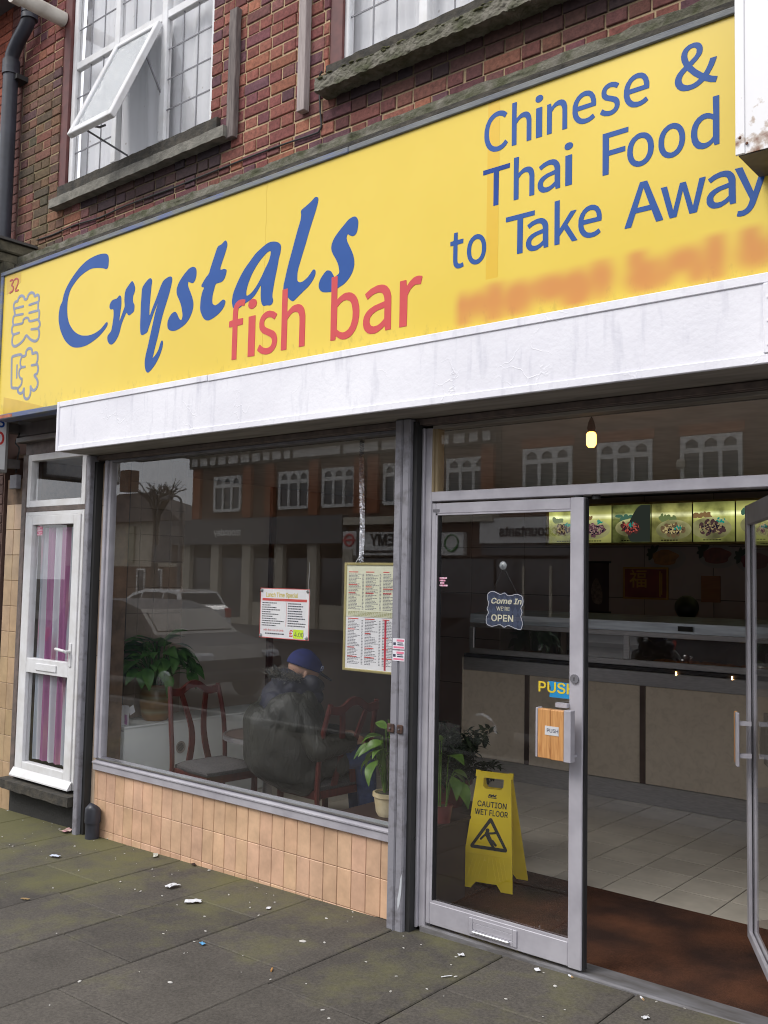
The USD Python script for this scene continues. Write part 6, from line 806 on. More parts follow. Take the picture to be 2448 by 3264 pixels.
P(bsh, 'foliage', cat(*lv), LDARK, smooth=True, kind='stuff'); P(bsh, 'branches', cat(*br), LDARK)

# ------------------------------------------------------------------ wet floor sign
SIGNY = pm('yellow_plastic', (.80, .60, .02), (.74, .55, .016), sc=3, r=.4, bump=.05); wf = T('wet_floor_sign', 'yellow A-frame caution wet floor sign standing on the brown mat', 'wet floor sign', (-3.02, .83, FZ + .006))
A0, A1 = np.array((-3.19, .655, .038)), np.array((-2.885, .73, .038)); hw = np.linalg.norm(A1 - A0) / 2
def board(scl=1.0):
    H = .64; o = Polygon([(-hw, 0), (-hw * .58, 0), (-hw * .40, .035), (hw * .40, .035), (hw * .58, 0), (hw, 0), (hw * .66, H - .02), (hw * .55, H), (-hw * .55, H), (-hw * .66, H - .02)]).buffer(.004).buffer(-.004); hl = Polygon([(-.055, H - .075), (-.045, H - .088), (.045, H - .088), (.055, H - .075), (.055, H - .04), (-.055, H - .04)]).buffer(.006); return o.difference(hl), H
bd, H = board(); ex = (A1 - A0) / (2 * hw); mid = (A0 + A1) / 2; nrm = np.cross(ex, (0, 0, 1)); nrm /= np.linalg.norm(nrm)      # nrm points towards the street
def place(m, lean, foot):
    up_ = np.array((0, 0, 1)) * math.cos(lean) - nrm * math.sin(lean); out_ = np.cross(ex, up_); v = m.vertices; return trimesh.Trimesh(foot + v[:, :1] * ex + v[:, 1:2] * up_ + v[:, 2:3] * out_, m.faces, process=False)
ln = .20; front = extr(bd, .012); P(wf, 'front_board', place(front, ln, mid), SIGNY)
top_ = mid + H * (np.array((0, 0, 1)) * math.cos(ln) - nrm * math.sin(ln)); foot2 = mid - nrm * .27; ln2 = -math.asin((.27 - H * math.sin(ln)) / H)
P(wf, 'rear_board', place(front.copy().apply_translation((0, 0, -.014)), ln2, foot2), SIGNY)
def onb(name, m, mt_, par=wf): return P(par, name, place(m.apply_translation((0, 0, .0122)), ln, mid), mt_)
def tx(s, h, z, sx): 
    m = meshkit.text_mesh(s, h, .0008, True); v = m.vertices.copy(); v[:, 0] = (v[:, 0] - v[:, 0].max() / 2) * sx; v[:, 1] += z; m.vertices = v; return m
onb('lettering', tx('CAUTION', .030, .445, .92), BLACK); onb('lettering', tx('WET FLOOR', .030, .40, .83), BLACK)
tri = Polygon([(-.098, .225), (.098, .225), (0, .375)]).buffer(.012); onb('warning_triangle', extr(tri.difference(Polygon([(-.088, .232), (.088, .232), (0, .362)])), .0008), BLACK)
man_ = unary_union([Point(-.014, .318).buffer(.0115), LineString([(-.016, .3), (.004, .268)]).buffer(.0125), LineString([(.004, .268), (.022, .262), (.04, .244)]).buffer(.0075), LineString([(.002, .264), (.022, .238), (.032, .226)]).buffer(.008), LineString([(-.014, .302), (.014, .305), (.034, .31)]).buffer(.006), LineString([(-.018, .298), (-.034, .286), (-.05, .268)]).buffer(.006)]); onb('falling_figure', extr(man_, .0008), BLACK)
onb('logo', extr(unary_union([LineString([(-.02 + s, .505), (-.005 + s, .515), (.0 + s, .505), (.012 + s, .515)]).buffer(.003) for s in (-.005, .01)] + [LineString([(-.02, .515), (.02, .505)]).buffer(.0025), LineString([(-.024, .498), (.024, .498)]).buffer(.002)]), .0008), BLACK)
for k in range(-4, 5): onb('rib', extr(LineString([(k * .022, .17), (k * .022 + (-.0 if k == 0 else math.copysign(.03, k)), .06)]).buffer(.0035).intersection(Polygon([(-hw * .85, .05), (hw * .85, .05), (hw * .7, .18), (-hw * .7, .18)])), .0012), SIGNY)
onb('ledge', extr(LineString([(-hw * .82, .185), (hw * .82, .185)]).buffer(.0025), .003), SIGNY)
hx = [place(extr(sbox(s * .1 - .012, H - .03, s * .1 + .012, H + .006), .02).apply_translation((0, 0, -.01)), ln, mid) for s in (-1, 1)]; P(wf, 'hinge', cat(*hx), SIGNY)
# ------------------------------------------------------------------ people
def ball(p, r, k=2):
    m = trimesh.creation.icosphere(k, 1.0); return m.vertices * np.asarray(r) + np.asarray(p)
def chain(segs):
    """Union of hulls of spheres: segs = [(p, rp, q, rq), ...]."""
    M = m3.Manifold()
    for s in segs:
        M = M + m3.Manifold.hull_points(np.vstack([ball(s[i], s[i + 1]) for i in range(0, len(s), 2)]))
    return M
def soften(M, step=.02, it=12):
    m = man(M.refine_to_length(step)); m.merge_vertices(); v0 = m.vertices.copy(); trimesh.smoothing.filter_taubin(m, iterations=it); v = m.vertices.copy(); bad = np.linalg.norm(v - v0, axis=1) > .02; v[bad] = v0[bad]; m.vertices = v; return m
def hand_segs(w, d, n, s):
    """A relaxed hand from wrist w along d, palm normal n, thumb side s: palm, four unequal bent fingers, thumb."""
    w, d, n, s = (np.asarray(v, float) for v in (w, d, n, s)); out = [(w, .026, w + d * .045 + s * .022, .016, w + d * .05 - s * .022, .015), (w + d * .045 + s * .024, .015, w + d * .09 + s * .03, .012, w + d * .085 - s * .03, .011, w + d * .05 - s * .024, .014)]
    for k, L in enumerate((.068, .078, .072, .055)):
        b = w + d * .088 + s * (.03 - .02 * k); m1 = b + d * L * .45 + n * .008; m2 = m1 + d * L * .25 + n * .016; m3_ = m2 + d * L * .12 + n * .02; out += [(b, .0095, m1, .009), (m1, .009, m2, .0082), (m2, .0082, m3_, .0072)]
    b = w + d * .03 + s * .03; t1 = b + s * .025 + d * .025 + n * .008; t2 = t1 + d * .028 + n * .012 + s * .004; return out + [(b, .014, t1, .011), (t1, .011, t2, .0092)]
def head_segs(c, f, up):
    c, f, up = (np.asarray(v, float) for v in (c, f, up)); f = f / np.linalg.norm(f); sd_ = np.cross(up, f)
    return [(c + up * .03 - f * .018, .092, c + up * .025 + f * .025, .078), (c + up * .02 + f * .02, .078, c - up * .085 + f * .055, .034), (c - up * .06, .055, c - up * .02 + f * .03, .07), (c + f * .088 + up * .005, .011, c + f * .104 - up * .022, .013), (c + f * .092 - up * .052 + sd_ * .014, .009, c + f * .092 - up * .052 - sd_ * .014, .009)] + [(c + s * sd_ * .086 + up * .01, .016, c + s * sd_ * .084 - up * .018, .012) for s in (-1, 1)] + [(c + f * .088 + s * sd_ * .03 + up * .018, .011, c + f * .08 + s * sd_ * .042 + up * .018, .011) for s in (-1, 1)]
SKIN = pm('skin', (.42, .25, .18), (.38, .22, .155), r=.5); COAT = usdkit.material(stage, '/World/Looks/olive_waxed_coat', {'g': ('geometry', {}), 'n': ('noise_texture', {'scale': 5, 'detail': 5}), 'n2': ('noise_texture', {'scale': 9, 'detail': 3, 'distortion': 1.5}), 'm': ('mapping', {'scale': (2.2, 2.2, .7)}), 'r': ('rgb_ramp', {'ramp': [(.3, (.013, .0135, .010)), (.7, (.024, .025, .018))]}), 'b': ('bump', {'strength': .6, 'distance': .02}), 'p': ('principled_bsdf', {'roughness': .6})}, [('g.position', 'n.vector'), ('n.fac', 'r.fac'), ('g.position', 'm.vector'), ('m.vector', 'n2.vector'), ('n2.fac', 'b.height'), ('r.color', 'p.base_color'), ('b.normal', 'p.normal')], surface='p.BSDF')
NAVY = pm('navy_lining', (.016, .018, .035), (.01, .011, .02), sc=14, r=.7, bump=.5, bsc=25); DENIM = pm('blue_denim', (.035, .06, .15), (.025, .04, .1), sc=20, r=.9); SHOE = pm('dark_shoe', (.02, .018, .016), r=.5)
pr = T('person', 'person in olive hooded coat and blue cap sitting sideways on a chair inside the window', 'person', (-5.02, 1.22, FZ))
F_ = np.array((.55, .835, 0)); F_ /= np.linalg.norm(F_); Lf = np.array((-F_[1], F_[0], 0)); U = np.array((0, 0, 1.)); PV = np.array((-4.44, .56, .605))
q_ = lambda f, l, u: PV + F_ * f + Lf * l + U * u
hd_c = q_(.04, 0, .545); body = chain([(q_(0, .09, 0), .12, q_(0, -.09, 0), .12, q_(-.03, 0, .2), .13), (q_(-.03, 0, .15), .13, q_(.0, .12, .36), .09, q_(.0, -.12, .36), .09), (q_(.0, 0, .36), .07, q_(.01, 0, .48), .055)] + head_segs(hd_c, F_ * .94 - U * .32, U * .94 + F_ * .32))
for s in (-1, 1):
    kn = q_(.44, s * .12, .02); an = q_(.47, s * .13, -.47); el = q_(.10, s * .27, .10); wr = q_(.33, s * .16, .12); body += chain([(q_(0, s * .1, -.02), .085, kn, .062), (kn, .06, an, .042), (an, .042, q_(.59, s * .13, -.53), .03), (q_(0, s * .17, .36), .062, el, .045), (el, .044, wr, .03)] + hand_segs(wr, F_ * .8 + Lf * -s * .5, -U, U * .5 - Lf * s * .8))
bd_ = P(pr, 'body', soften(body, .018, 10), SKIN, smooth=True)
coat = chain([(q_(-.04, .20, .24), .10, q_(-.04, -.20, .24), .10, q_(-.06, .17, .36), .09, q_(-.06, -.17, .36), .09), (q_(-.20, .09, .0), .12, q_(-.20, -.09, .0), .12, q_(-.20, .08, .22), .13, q_(-.20, -.08, .22), .13, q_(-.05, .1, .2), .17, q_(-.05, -.1, .2), .17, q_(-.02, .12, -.06), .14, q_(-.02, -.12, -.06), .14, q_(-.12, 0, -.08), .1), (q_(-.10, .10, -.02), .13, q_(-.10, -.10, -.02), .13, q_(.06, .12, -.06), .12, q_(.06, -.12, -.06), .12), (q_(-.13, .08, .1), .16, q_(-.13, -.08, .1), .16, q_(-.11, .12, .3), .13, q_(-.11, -.12, .3), .13), (q_(-.11, .12, .28), .13, q_(-.11, -.12, .28), .13, q_(.02, .14, .37), .085, q_(.02, -.14, .37), .085), (q_(.0, .08, .1), .17, q_(.0, -.08, .1), .17, q_(.0, .1, .32), .12, q_(.0, -.1, .32), .12), (q_(-.05, .1, -.05), .15, q_(-.05, -.1, -.05), .15, q_(.04, .1, -.08), .12, q_(.04, -.14, -.10), .12), (q_(.05, .08, .1), .16, q_(.05, -.08, .1), .16, q_(.04, .1, .28), .12, q_(.04, -.1, .28), .12)])
for s in (-1, 1): coat += chain([(q_(-.02, s * .17, .33), .10, q_(.10, s * .27, .10), .088), (q_(.10, s * .27, .10), .086, q_(.31, s * .17, .115), .062), (q_(.02, s * .12, -.03), .12, q_(.24, s * .13, -.02), .10)])
cm_ = soften(coat, .022, 8); v = cm_.vertices; nn = cm_.vertex_normals; fold = meshkit.fbm(np.stack([v[:, 0] * 7 + v[:, 2] * 3, v[:, 1] * 7, v[:, 2] * 3.2], -1), 4, 12) - .5; cm_.vertices = v + nn * (.034 * fold)[:, None]
P(bd_, 'coat', cm_, COAT, smooth=True)
hood = soften(chain([(q_(-.13, .0, .40), .10, q_(-.02, .12, .42), .075), (q_(-.13, 0, .40), .10, q_(-.02, -.12, .42), .075), (q_(-.14, -.06, .34), .105, q_(-.16, .0, .30), .09), (q_(-.02, -.13, .41), .07, q_(.10, -.11, .40), .055), (q_(-.02, .13, .41), .07, q_(.10, .11, .40), .055), (q_(-.07, .09, .485), .085, q_(-.07, -.09, .485), .085, q_(-.1, 0, .42), .09), (q_(-.06, -.12, .46), .07, q_(.08, -.10, .45), .066), (q_(-.06, .12, .46), .07, q_(.08, .10, .45), .066), (q_(.07, -.11, .475), .07, q_(.13, .0, .45), .055), (q_(.07, .11, .475), .07, q_(.13, .0, .45), .055)]), .018, 6); hv = hood.vertices; hood.vertices = hv + hood.vertex_normals * (.035 * (meshkit.fbm(hv * 13, 4, 3) - .5))[:, None]
P(bd_, 'hood', hood, NAVY, smooth=True)
r_ = np.random.default_rng(3); tf = []
ring_ = [q_(-.07 - .08 * math.cos(t), .155 * math.sin(t), .525 + .015 * math.cos(t)) for t in np.linspace(-2.3, 2.3, 40)]
for p in ring_:
    for k in range(110):
        a = p + r_.normal(0, .018, 3) * (1, 1, .8); d = (p - q_(.02, 0, .40)); d = d / np.linalg.norm(d) + r_.normal(0, .55, 3); b = a + d * r_.uniform(.010, .026); w_ = np.cross(d, r_.normal(0, 1, 3)); w_ = w_ / np.linalg.norm(w_) * .0018; tf.append(([a - w_, a + w_, b], ))
TV = np.array([t[0] for t in tf]).reshape(-1, 3); P(bd_, 'fur_trim', trimesh.Trimesh(TV, np.arange(len(TV)).reshape(-1, 3), process=False), pm('grey_tan_fur', (.20, .18, .145), (.10, .115, .125), sc=18, r=.9), kind='stuff')
hu = U * .94 + F_ * .32; hf = F_ * .94 - U * .32
dome_ = m3.Manifold.hull_points(np.vstack([ball(hd_c + hu * .045 - hf * .02, .108), ball(hd_c + hu * .035 + hf * .02, .098)])).trim_by_plane(tuple(hu), float((hd_c + hu * .035) @ hu))
P(bd_, 'cap', soften(dome_, .015, 4), pm('royal_blue_cap', (.008, .016, .115), (.006, .013, .09), sc=30, r=.85), smooth=35); brim = m3.Manifold.hull_points(np.vstack([ball(hd_c + hu * .035 + hf * .095 + Lf * s * .07, .008) for s in (-1, 1)] + [ball(hd_c + hu * .012 + hf * .185 + Lf * s * .045, .006) for s in (-1, 1)])); P(bd_, 'cap_brim', man(brim), NAVY, smooth=40)
lg_ = hd_c + hu * .065 + hf * .085 - Lf * .055; P(bd_, 'cap_badge', tube([lg_ + Lf * -.012 * 0 + .016 * (math.cos(t) * np.cross(hf - Lf * .8, hu) / 1.28 + math.sin(t) * hu) + (hf - Lf * .8) * .012 for t in np.linspace(0, 6.28, 14)], .003, 5), pm('pale_badge', (.3, .34, .5), r=.6))
jeans = M_ = m3.Manifold()
for s in (-1, 1): kn = q_(.44, s * .12, .02); an = q_(.47, s * .13, -.45); jeans = jeans + chain([(q_(.1, s * .1, -.02), .095, kn, .075), (kn, .073, an, .055)])
P(bd_, 'jeans', soften(jeans, .02, 6), DENIM, smooth=True)
sh_ = m3.Manifold()
for s in (-1, 1): sh_ = sh_ + chain([(q_(.45, s * .13, -.53), .042, q_(.53, s * .13, -.525), .04, q_(.63, s * .13, -.54), .03)])
P(bd_, 'shoes', soften(sh_, .015, 4), SHOE, smooth=True)
# the member of staff behind the counter: little more than the crown of a head shows over the cabinet
p2 = T('person', 'black-haired person standing behind the counter with head bent down', 'person', (-3.45, 4.55, FZ)); PV2 = np.array((-3.45, 4.6, .92)); F2 = np.array((.35, -.94, 0)); L2 = np.array((.94, .35, 0)); z_ = lambda f, l, u: PV2 + F2 * f + L2 * l + U * u
hc2 = z_(.09, 0, .60); b2 = chain([(z_(0, .08, 0), .12, z_(0, -.08, 0), .12, z_(0, 0, .2), .12), (z_(0, 0, .2), .12, z_(.02, .14, .40), .075, z_(.02, -.14, .40), .075), (z_(.02, 0, .42), .065, z_(.06, 0, .52), .055)] + head_segs(hc2, F2 * .75 - U * .66, U * .75 + F2 * .66))
for s in (-1, 1):
    kn = z_(.02, s * .1, -.43); an = z_(0, s * .1, -.83); el = z_(.02, s * .24, .12); wr = z_(.24, s * .16, .10); b2 = b2 + chain([(z_(0, s * .09, -.02), .09, kn, .058), (kn, .056, an, .04), (an, .04, z_(.14, s * .11, -.86), .028), (z_(.02, s * .18, .38), .06, el, .044), (el, .043, wr, .03)] + hand_segs(wr, F2, -U, -L2 * s))
bb = P(p2, 'body', soften(b2, .02, 8), SKIN, smooth=True); top2 = chain([(z_(0, .09, -.08), .14, z_(0, -.09, -.08), .14, z_(0, 0, .2), .145), (z_(0, 0, .2), .145, z_(.02, .15, .40), .09, z_(.02, -.15, .40), .09)])
for s in (-1, 1): top2 = top2 + chain([(z_(.02, s * .18, .38), .078, z_(.02, s * .24, .12), .06), (z_(.02, s * .24, .12), .06, z_(.2, s * .17, .10), .045)])
P(bb, 'dark_top', soften(top2, .022, 6), pm('black_jersey', (.02, .018, .02), r=.9), smooth=True); P(bb, 'trousers', soften(chain([q for s in (-1, 1) for q in ((z_(0, s * .09, -.05), .105, z_(.02, s * .1, -.43), .075), (z_(.02, s * .1, -.43), .075, z_(0, s * .1, -.82), .06))]), .025, 4), BLACK, smooth=True)
hu2 = U * .75 + F2 * .66; hf2 = F2 * .75 - U * .66; P(bb, 'hair', soften(m3.Manifold.hull_points(np.vstack([ball(hc2 + hu2 * .035 - hf2 * .03, .108), ball(hc2 + hu2 * .05 + hf2 * .02, .095), ball(hc2 - hu2 * .04 - hf2 * .045, .085)])), .015, 4), pm('black_hair', (.008, .007, .007), r=.45), smooth=True)

# ------------------------------------------------------------------ litter
SCRAP = pm('litter_paper', (.70, .70, .72), (.6, .6, .62), r=.7)
def scrap(cx, cy, w, d, seed):
    r_ = np.random.default_rng(seed); n = 7; gx_, gy_ = np.meshgrid(np.linspace(-1, 1, n), np.linspace(-1, 1, n), indexing='ij'); ok = 1 + .35 * (meshkit.fbm(np.stack([gx_ * 2, gy_ * 2, gx_ * 0 + seed], -1), 2, seed) - .5); a = r_.uniform(0, 3.1)
    x = gx_ * w / 2 * ok; y = gy_ * d / 2 * ok; V = np.stack([cx + x * math.cos(a) - y * math.sin(a), cy + x * math.sin(a) + y * math.cos(a), ZP(cx) + .004 + .02 * meshkit.fbm(np.stack([gx_ * 2.5, gy_ * 2.5, gx_ * 0], -1), 3, seed + 5) * min(w, d) / .05], -1).reshape(-1, 3)
    I = np.arange(n * n).reshape(n, n); A, B, C, D = I[:-1, :-1].ravel(), I[1:, :-1].ravel(), I[1:, 1:].ravel(), I[:-1, 1:].ravel(); top = np.vstack([np.stack([A, B, C], 1), np.stack([A, C, D], 1)]); N = n * n
    return trimesh.Trimesh(np.vstack([V, V - (0, 0, .0012)]), np.vstack([top, top[:, ::-1] + N]), process=False)
E_ = lambda px, py: None
ONE('paper_scrap', scrap(-4.47, -.38, .075, .05, 1), SCRAP, 'crumpled white paper scrap on the paving in front of the tiled wall', 'litter'); ONE('paper_scrap', scrap(-4.16, -.48, .085, .045, 2), SCRAP, 'torn whitish paper scrap lying further out from the tiled wall', 'litter')
ONE('paper_scrap', scrap(-5.52, -.48, .07, .035, 3), pm('bluish_wrapper', (.55, .6, .72), r=.4), 'bluish white wrapper on the paving left of the drain pipe', 'litter'); ONE('blue_wrapper', scrap(-3.65, -.84, .035, .02, 4), pm('blue_wrapper', (.1, .35, .62), r=.4), 'tiny bright blue wrapper on a slab joint', 'litter')
ONE('pink_wrapper', scrap(-6.02, -.08, .09, .06, 6), pm('pink_wrapper', (.6, .25, .35), (.55, .5, .35), sc=30, r=.5), 'crushed pink wrapper at the foot of the left shutter rail', 'litter')
ONE('flattened_card', scrap(-5.06, -.05, .07, .03, 5), pm('flat_card', (.5, .5, .44), r=.8), 'flattened pale card against the foot of the tiled wall', 'litter')
for (x, y, a, lab) in ((-2.11, -.035, -22, 'white cigarette butt against the threshold by the shut door'), (-1.77, -.045, -40, 'white cigarette butt against the threshold in the open doorway'), (-3.17, -.84, -55, 'orange cigarette butt on the slabs in front of the shutter rails')):
    d = np.array((math.cos(math.radians(a)), math.sin(math.radians(a)), 0)) * .0145; p = np.array((x, y, ZP(x) + .005)); c_ = T('cigarette_butt', lab, 'litter', tuple(p)); P(c_, 'paper', tube([p - d, p + d * .3], .0042, 8), pm('butt_orange', (.5, .25, .08), r=.8) if y < -.5 else SCRAP); P(c_, 'filter', tube([p + d * .3, p + d], .0043, 8), pm('butt_tan', (.45, .3, .16), r=.8) if y > -.5 else pm('butt_orange', (.5, .25, .08)))
for k, (x, y, lab) in enumerate(((-2.62, -.15, 'white gum blob on the slabs before the letter plate'), (-2.26, -.07, 'pale gum blob beside the threshold under the door stile'), (-1.68, -.21, 'large whitish gum blob in front of the open doorway'), (-3.78, -.28, 'round white gum blob before the right end of the tiled wall'), (-2.53, -.39, 'pale flattened straw paper on the slabs before the shut door'))):
    ONE('gum_blob', scrap(x, y, .03 if k != 4 else .05, .022 if k != 4 else .008, 20 + k), SCRAP, lab, 'litter')
ONE('dead_leaf', scrap(-4.72, -.02, .04, .025, 31), pm('dead_leaf', (.04, .02, .015), r=.9), 'dark shrivelled leaf at the foot of the tiled wall', 'leaf'); ONE('dead_leaf', scrap(-4.9, -1.04, .05, .018, 32), pm('tan_leaf', (.3, .2, .09), r=.9), 'tan fallen leaf on a slab joint at the left', 'leaf')
specks = []
for k in range(190):
    x = rng.uniform(-7, -.6); y = -abs(rng.normal(0, .55)) if rng.random() < .6 else rng.uniform(-3.2, -.02)
    if y < -3.4: continue
    s = rng.uniform(.002, .0065) * (1.8 if rng.random() < .08 else 1); m = trimesh.creation.icosphere(0, s); m.apply_scale((rng.uniform(.8, 2), rng.uniform(.7, 1.2), .5)); m = turned(m, rng.uniform(0, 180)); m.apply_translation((x, y, ZP(x) + .002)); specks.append(m)
tag(P(Node('/World', (0, 0, 0)), 'litter_specks', cat(*specks), pm('pale_grit', (.55, .53, .5), (.4, .38, .34), sc=9, r=.9)), 'pale specks of grit and chewed gum scattered over the paving slabs', 'grit', kind='stuff')

# ------------------------------------------------------------------ the street behind the viewer, seen in the glass
OB = usdkit.material(stage, '/World/Looks/far_brickwork', {'g': ('geometry', {}), 'm': ('mapping', {'rotation': (math.pi / 2, 0, 0)}), 'b': ('brick_texture', {'scale': 1, 'brick_width': .225, 'row_height': .075, 'mortar_size': .008, 'color1': (.17, .075, .045), 'color2': (.11, .06, .04), 'mortar': (.2, .17, .13)}), 'p': ('principled_bsdf', {'roughness': .9})}, [('g.position', 'm.vector'), ('m.vector', 'b.vector'), ('b.color', 'p.base_color')], surface='p.BSDF')
OBR = pm('orange_brick_pier', (.36, .13, .06), (.28, .1, .05), sc=6, r=.9); OROOF = pm('dark_roof_tile', (.07, .055, .05), r=.8); OWHITE = pm('white_render', (.82, .81, .78), r=.6); ODARK = pm('dark_timbering', (.035, .03, .03), r=.7); OGREY = pm('grey_shop_fascia', (.14, .14, .145), r=.6); OCREAM = pm('cream_pilaster', (.55, .5, .4), r=.6); OGLASS = pm('dark_far_glass', (.03, .033, .038), r=.08, spec=.9)
YO = -20.0
def far_window(par, x0, x1, z0, z1, y=YO):
    n = 3; w = (x1 - x0) / n; zt = z0 + (z1 - z0) * .70; f = [bx(x0, x1, y - .02, y + .06, z0 - .06, z0 + .05), bx(x0, x1, y - .02, y + .05, zt - .05, zt + .05), bx(x0, x1, y - .02, y + .05, z1 - .06, z1)] + [bx(x0 + k * w - .05, x0 + k * w + .05, y - .02, y + .055, z0, z1) for k in range(n + 1)]
    for k in range(n):
        a, b = x0 + k * w + .05, x0 + (k + 1) * w - .05; arch = sbox(a, zt + .05, b, z1 - .05).difference(Polygon([(a + .035, zt + .085), (b - .035, zt + .085), (b - .035, z1 - .19), (b - .12, z1 - .12), ((a + b) / 2, z1 - .085), (a + .12, z1 - .12), (a + .035, z1 - .19)])); f.append(wallpoly(arch, y + .045, .05))
    g = P(par, 'window', cat(*f), OWHITE)
    for k in range(n):
        a, b = x0 + k * w + .05, x0 + (k + 1) * w - .05; P(g, 'pane', cat(bx(a, b, y - .01, y + .005, z0 + .05, zt - .05), bx(a, b, y - .01, y + .005, zt + .05, z1 - .05)), OGLASS)
def far_text(s, h, x, z, y, mt_, par, sx=1.0, bold=True):
    m = text(s, h, 0, 0, 0, .02, sx, bold); m = turned(m, 180); m.apply_translation((x, y, z)); P(par, 'lettering', m, mt_)
A = T('terrace_building', 'half-timbered brick building across the street reflected in the shop window', 'building', (-22.4, -23, 0)); P(A, 'wall', bx(-29.5, -15.4, -27, YO - .02, 2.4, 6.0), OB); P(A, 'ground_floor_back', bx(-29.5, -15.4, -27, YO - 1.2, -.1, 2.4), ODARK)
for x in (-29.3, -26.4, -25.2, -23.0, -20.9, -20.3, -18.2, -15.8): P(A, 'pier', bx(x - .22, x + .22, YO - .02, YO + .12, 3.9, 5.9), OBR)
for x0, x1 in ((-28.3, -26.85), (-24.75, -23.3), (-22.6, -21.15), (-19.85, -18.5), (-17.3, -15.85)): far_window(A, x0, x1, 4.2, 5.5)
P(A, 'timber_band', bx(-29.6, -15.4, YO, YO + .25, 5.85, 6.3), ODARK); x = -29.4
while x < -15.6:
    w_ = (.35, .5, .3, 1.5, .45, 2.2, .4)[int(abs(x * 7)) % 7]; P(A, 'white_panel', bx(x, min(x + w_, -15.6), YO + .25, YO + .28, 5.93, 6.22), OWHITE); x += w_ + .18
P(A, 'roof', hull([(x, y, z) for x in (-29.9, -15.4) for y, z in ((YO + .6, 6.3), (-27, 6.3), (-23.5, 9.0))]), OROOF)
P(A, 'grey_fascia', cat(bx(-31.2, -21.4, YO, YO + .35, 2.9, 3.85), bx(-31.6, -30.4, YO - .3, YO + .35, 2.2, 2.9)), OGREY); far_text('moonday', .26, -26.35, 3.22, YO + .38, OWHITE, A, .95)
for x in (-29.75, -28.05, -26.3, -24.6, -22.95, -21.3): P(A, 'pilaster', bx(x - .22, x + .22, YO - .1, YO + .15, -.05, 2.9), OCREAM)
for a, b, z0 in ((-29.5, -28.3, .9), (-27.8, -26.55, .2), (-26.05, -24.85, .8), (-24.35, -23.2, .1), (-22.7, -21.55, .8)): P(A, 'shopfront_glass', bx(a, b, YO - .06, YO - .02, z0, 2.85), OGLASS); P(A, 'stall_riser', bx(a, b, YO - .06, YO - .0, -.05, z0), OCREAM)
P(A, 'fascia_sign', bx(-21.0, -17.5, YO, YO + .2, 2.5, 3.25), OWHITE); far_text('ACADEMY', .36, -17.9, 2.82, YO + .22, ODARK, A, .95); P(A, 'small_lettering', bx(-20.6, -18.2, YO + .2, YO + .215, 2.58, 2.66), ODARK); P(A, 'tree_sign', bx(-17.42, -16.55, YO, YO + .2, 2.5, 3.2), OWHITE)
P(A, 'tree_emblem', turned(tube([(.25 * math.cos(t) - 16.98, 0, .25 * math.sin(t) + 2.87) for t in np.linspace(0, 6.1, 20)] + [(-16.98, 0, 2.6)], .025, 5), 0).apply_translation((0, YO + .22, 0)), pm('leaf_green', (.1, .3, .1), r=.6)); P(A, 'shopfront_glass', bx(-21.0, -15.6, YO - .06, YO - .02, .6, 2.45), OGLASS); P(A, 'stone_cornice', bx(-21.3, -15.4, YO, YO + .4, 3.5, 3.75), OCREAM)
B = T('terrace_building', 'plain brick terrace over shops across the street reflected in the fanlight', 'building', (-3, -23, 0)); P(B, 'wall', bx(-15.35, 14, -28, YO - .02, 2.4, 7.7), OB); P(B, 'ground_floor_back', bx(-15.35, 14, -28, YO - 1.2, -.1, 2.4), ODARK); P(B, 'parapet', bx(-15.35, 14, YO - .3, YO + .06, 7.5, 7.8), OCREAM)
for k in range(11): x0 = -14.55 + 2.38 * k; far_window(B, x0, x0 + 1.5, 4.25, 5.6); P(B, 'brick_arch', bx(x0 - .1, x0 + 1.6, YO - .02, YO + .02, 5.62, 5.9), OBR)
P(B, 'alarm_box', bx(-9.95, -9.7, YO, YO + .12, 4.75, 5.0, .05), OCREAM)
for k, (a, b) in enumerate(((-15.9, -11.2), (-11.0, -6.2), (-6.0, -1.2), (-1.0, 4), (4.2, 9), (9.2, 13.8))):
    P(B, 'fascia_sign', bx(a, b, YO, YO + .3, 2.85, 3.6), OWHITE if k % 2 == 0 else OGREY); P(B, 'shutter_box', bx(a, b, YO - .1, YO + .2, 2.5, 2.84), OGREY); P(B, 'shopfront_glass', bx(a + .4, b - .4, YO - .06, YO - .02, .1, 2.48), OGLASS); P(B, 'door_frame', cat(*[bx(a + 1.3 + t, a + 1.38 + t, YO - .04, YO + .02, 0, 2.2) for t in (0, .9, 1.8)]), OCREAM); P(B, 'stall_riser', bx(a, b, YO - .08, YO, -.05, .5), ODARK)
far_text('Accountants', .3, -13.0, 3.05, YO + .32, ODARK, B, .9)
G = T('gable_house', 'cream and brick house with a dark hipped roof at the side of the street', 'house', (-41, -29, 0)); P(G, 'upper_wall', bx(-48, -38, -30, -26, 2.1, 4.5), OCREAM); P(G, 'lower_wall', bx(-48, -38, -30, -26.01, -.1, 2.1), OB); P(G, 'roof', hull([(-48.5, -25.6, 4.4), (-37.5, -25.6, 4.4), (-37.5, -30.4, 4.4), (-48.5, -30.4, 4.4), (-43.2, -28, 6.2), (-46, -28, 6.2)]), OROOF)
for a in (-41.3, -39.9): w_ = P(G, 'window', frame_xz(a, a + .7, .6, 2.0, .08, -26, -25.92, 0), OWHITE); P(w_, 'pane', bx(a + .08, a + .62, -25.99, -25.96, .68, 1.92), OGLASS)
P(G, 'vertical_sign', bx(-42.2, -41.6, -26, -25.9, 2.3, 4.2), pm('buff_sign', (.45, .42, .3), r=.6)); P(G, 'chimney', bx(-45.6, -44.8, -28.4, -27.7, 6.3, 7.5), OB)
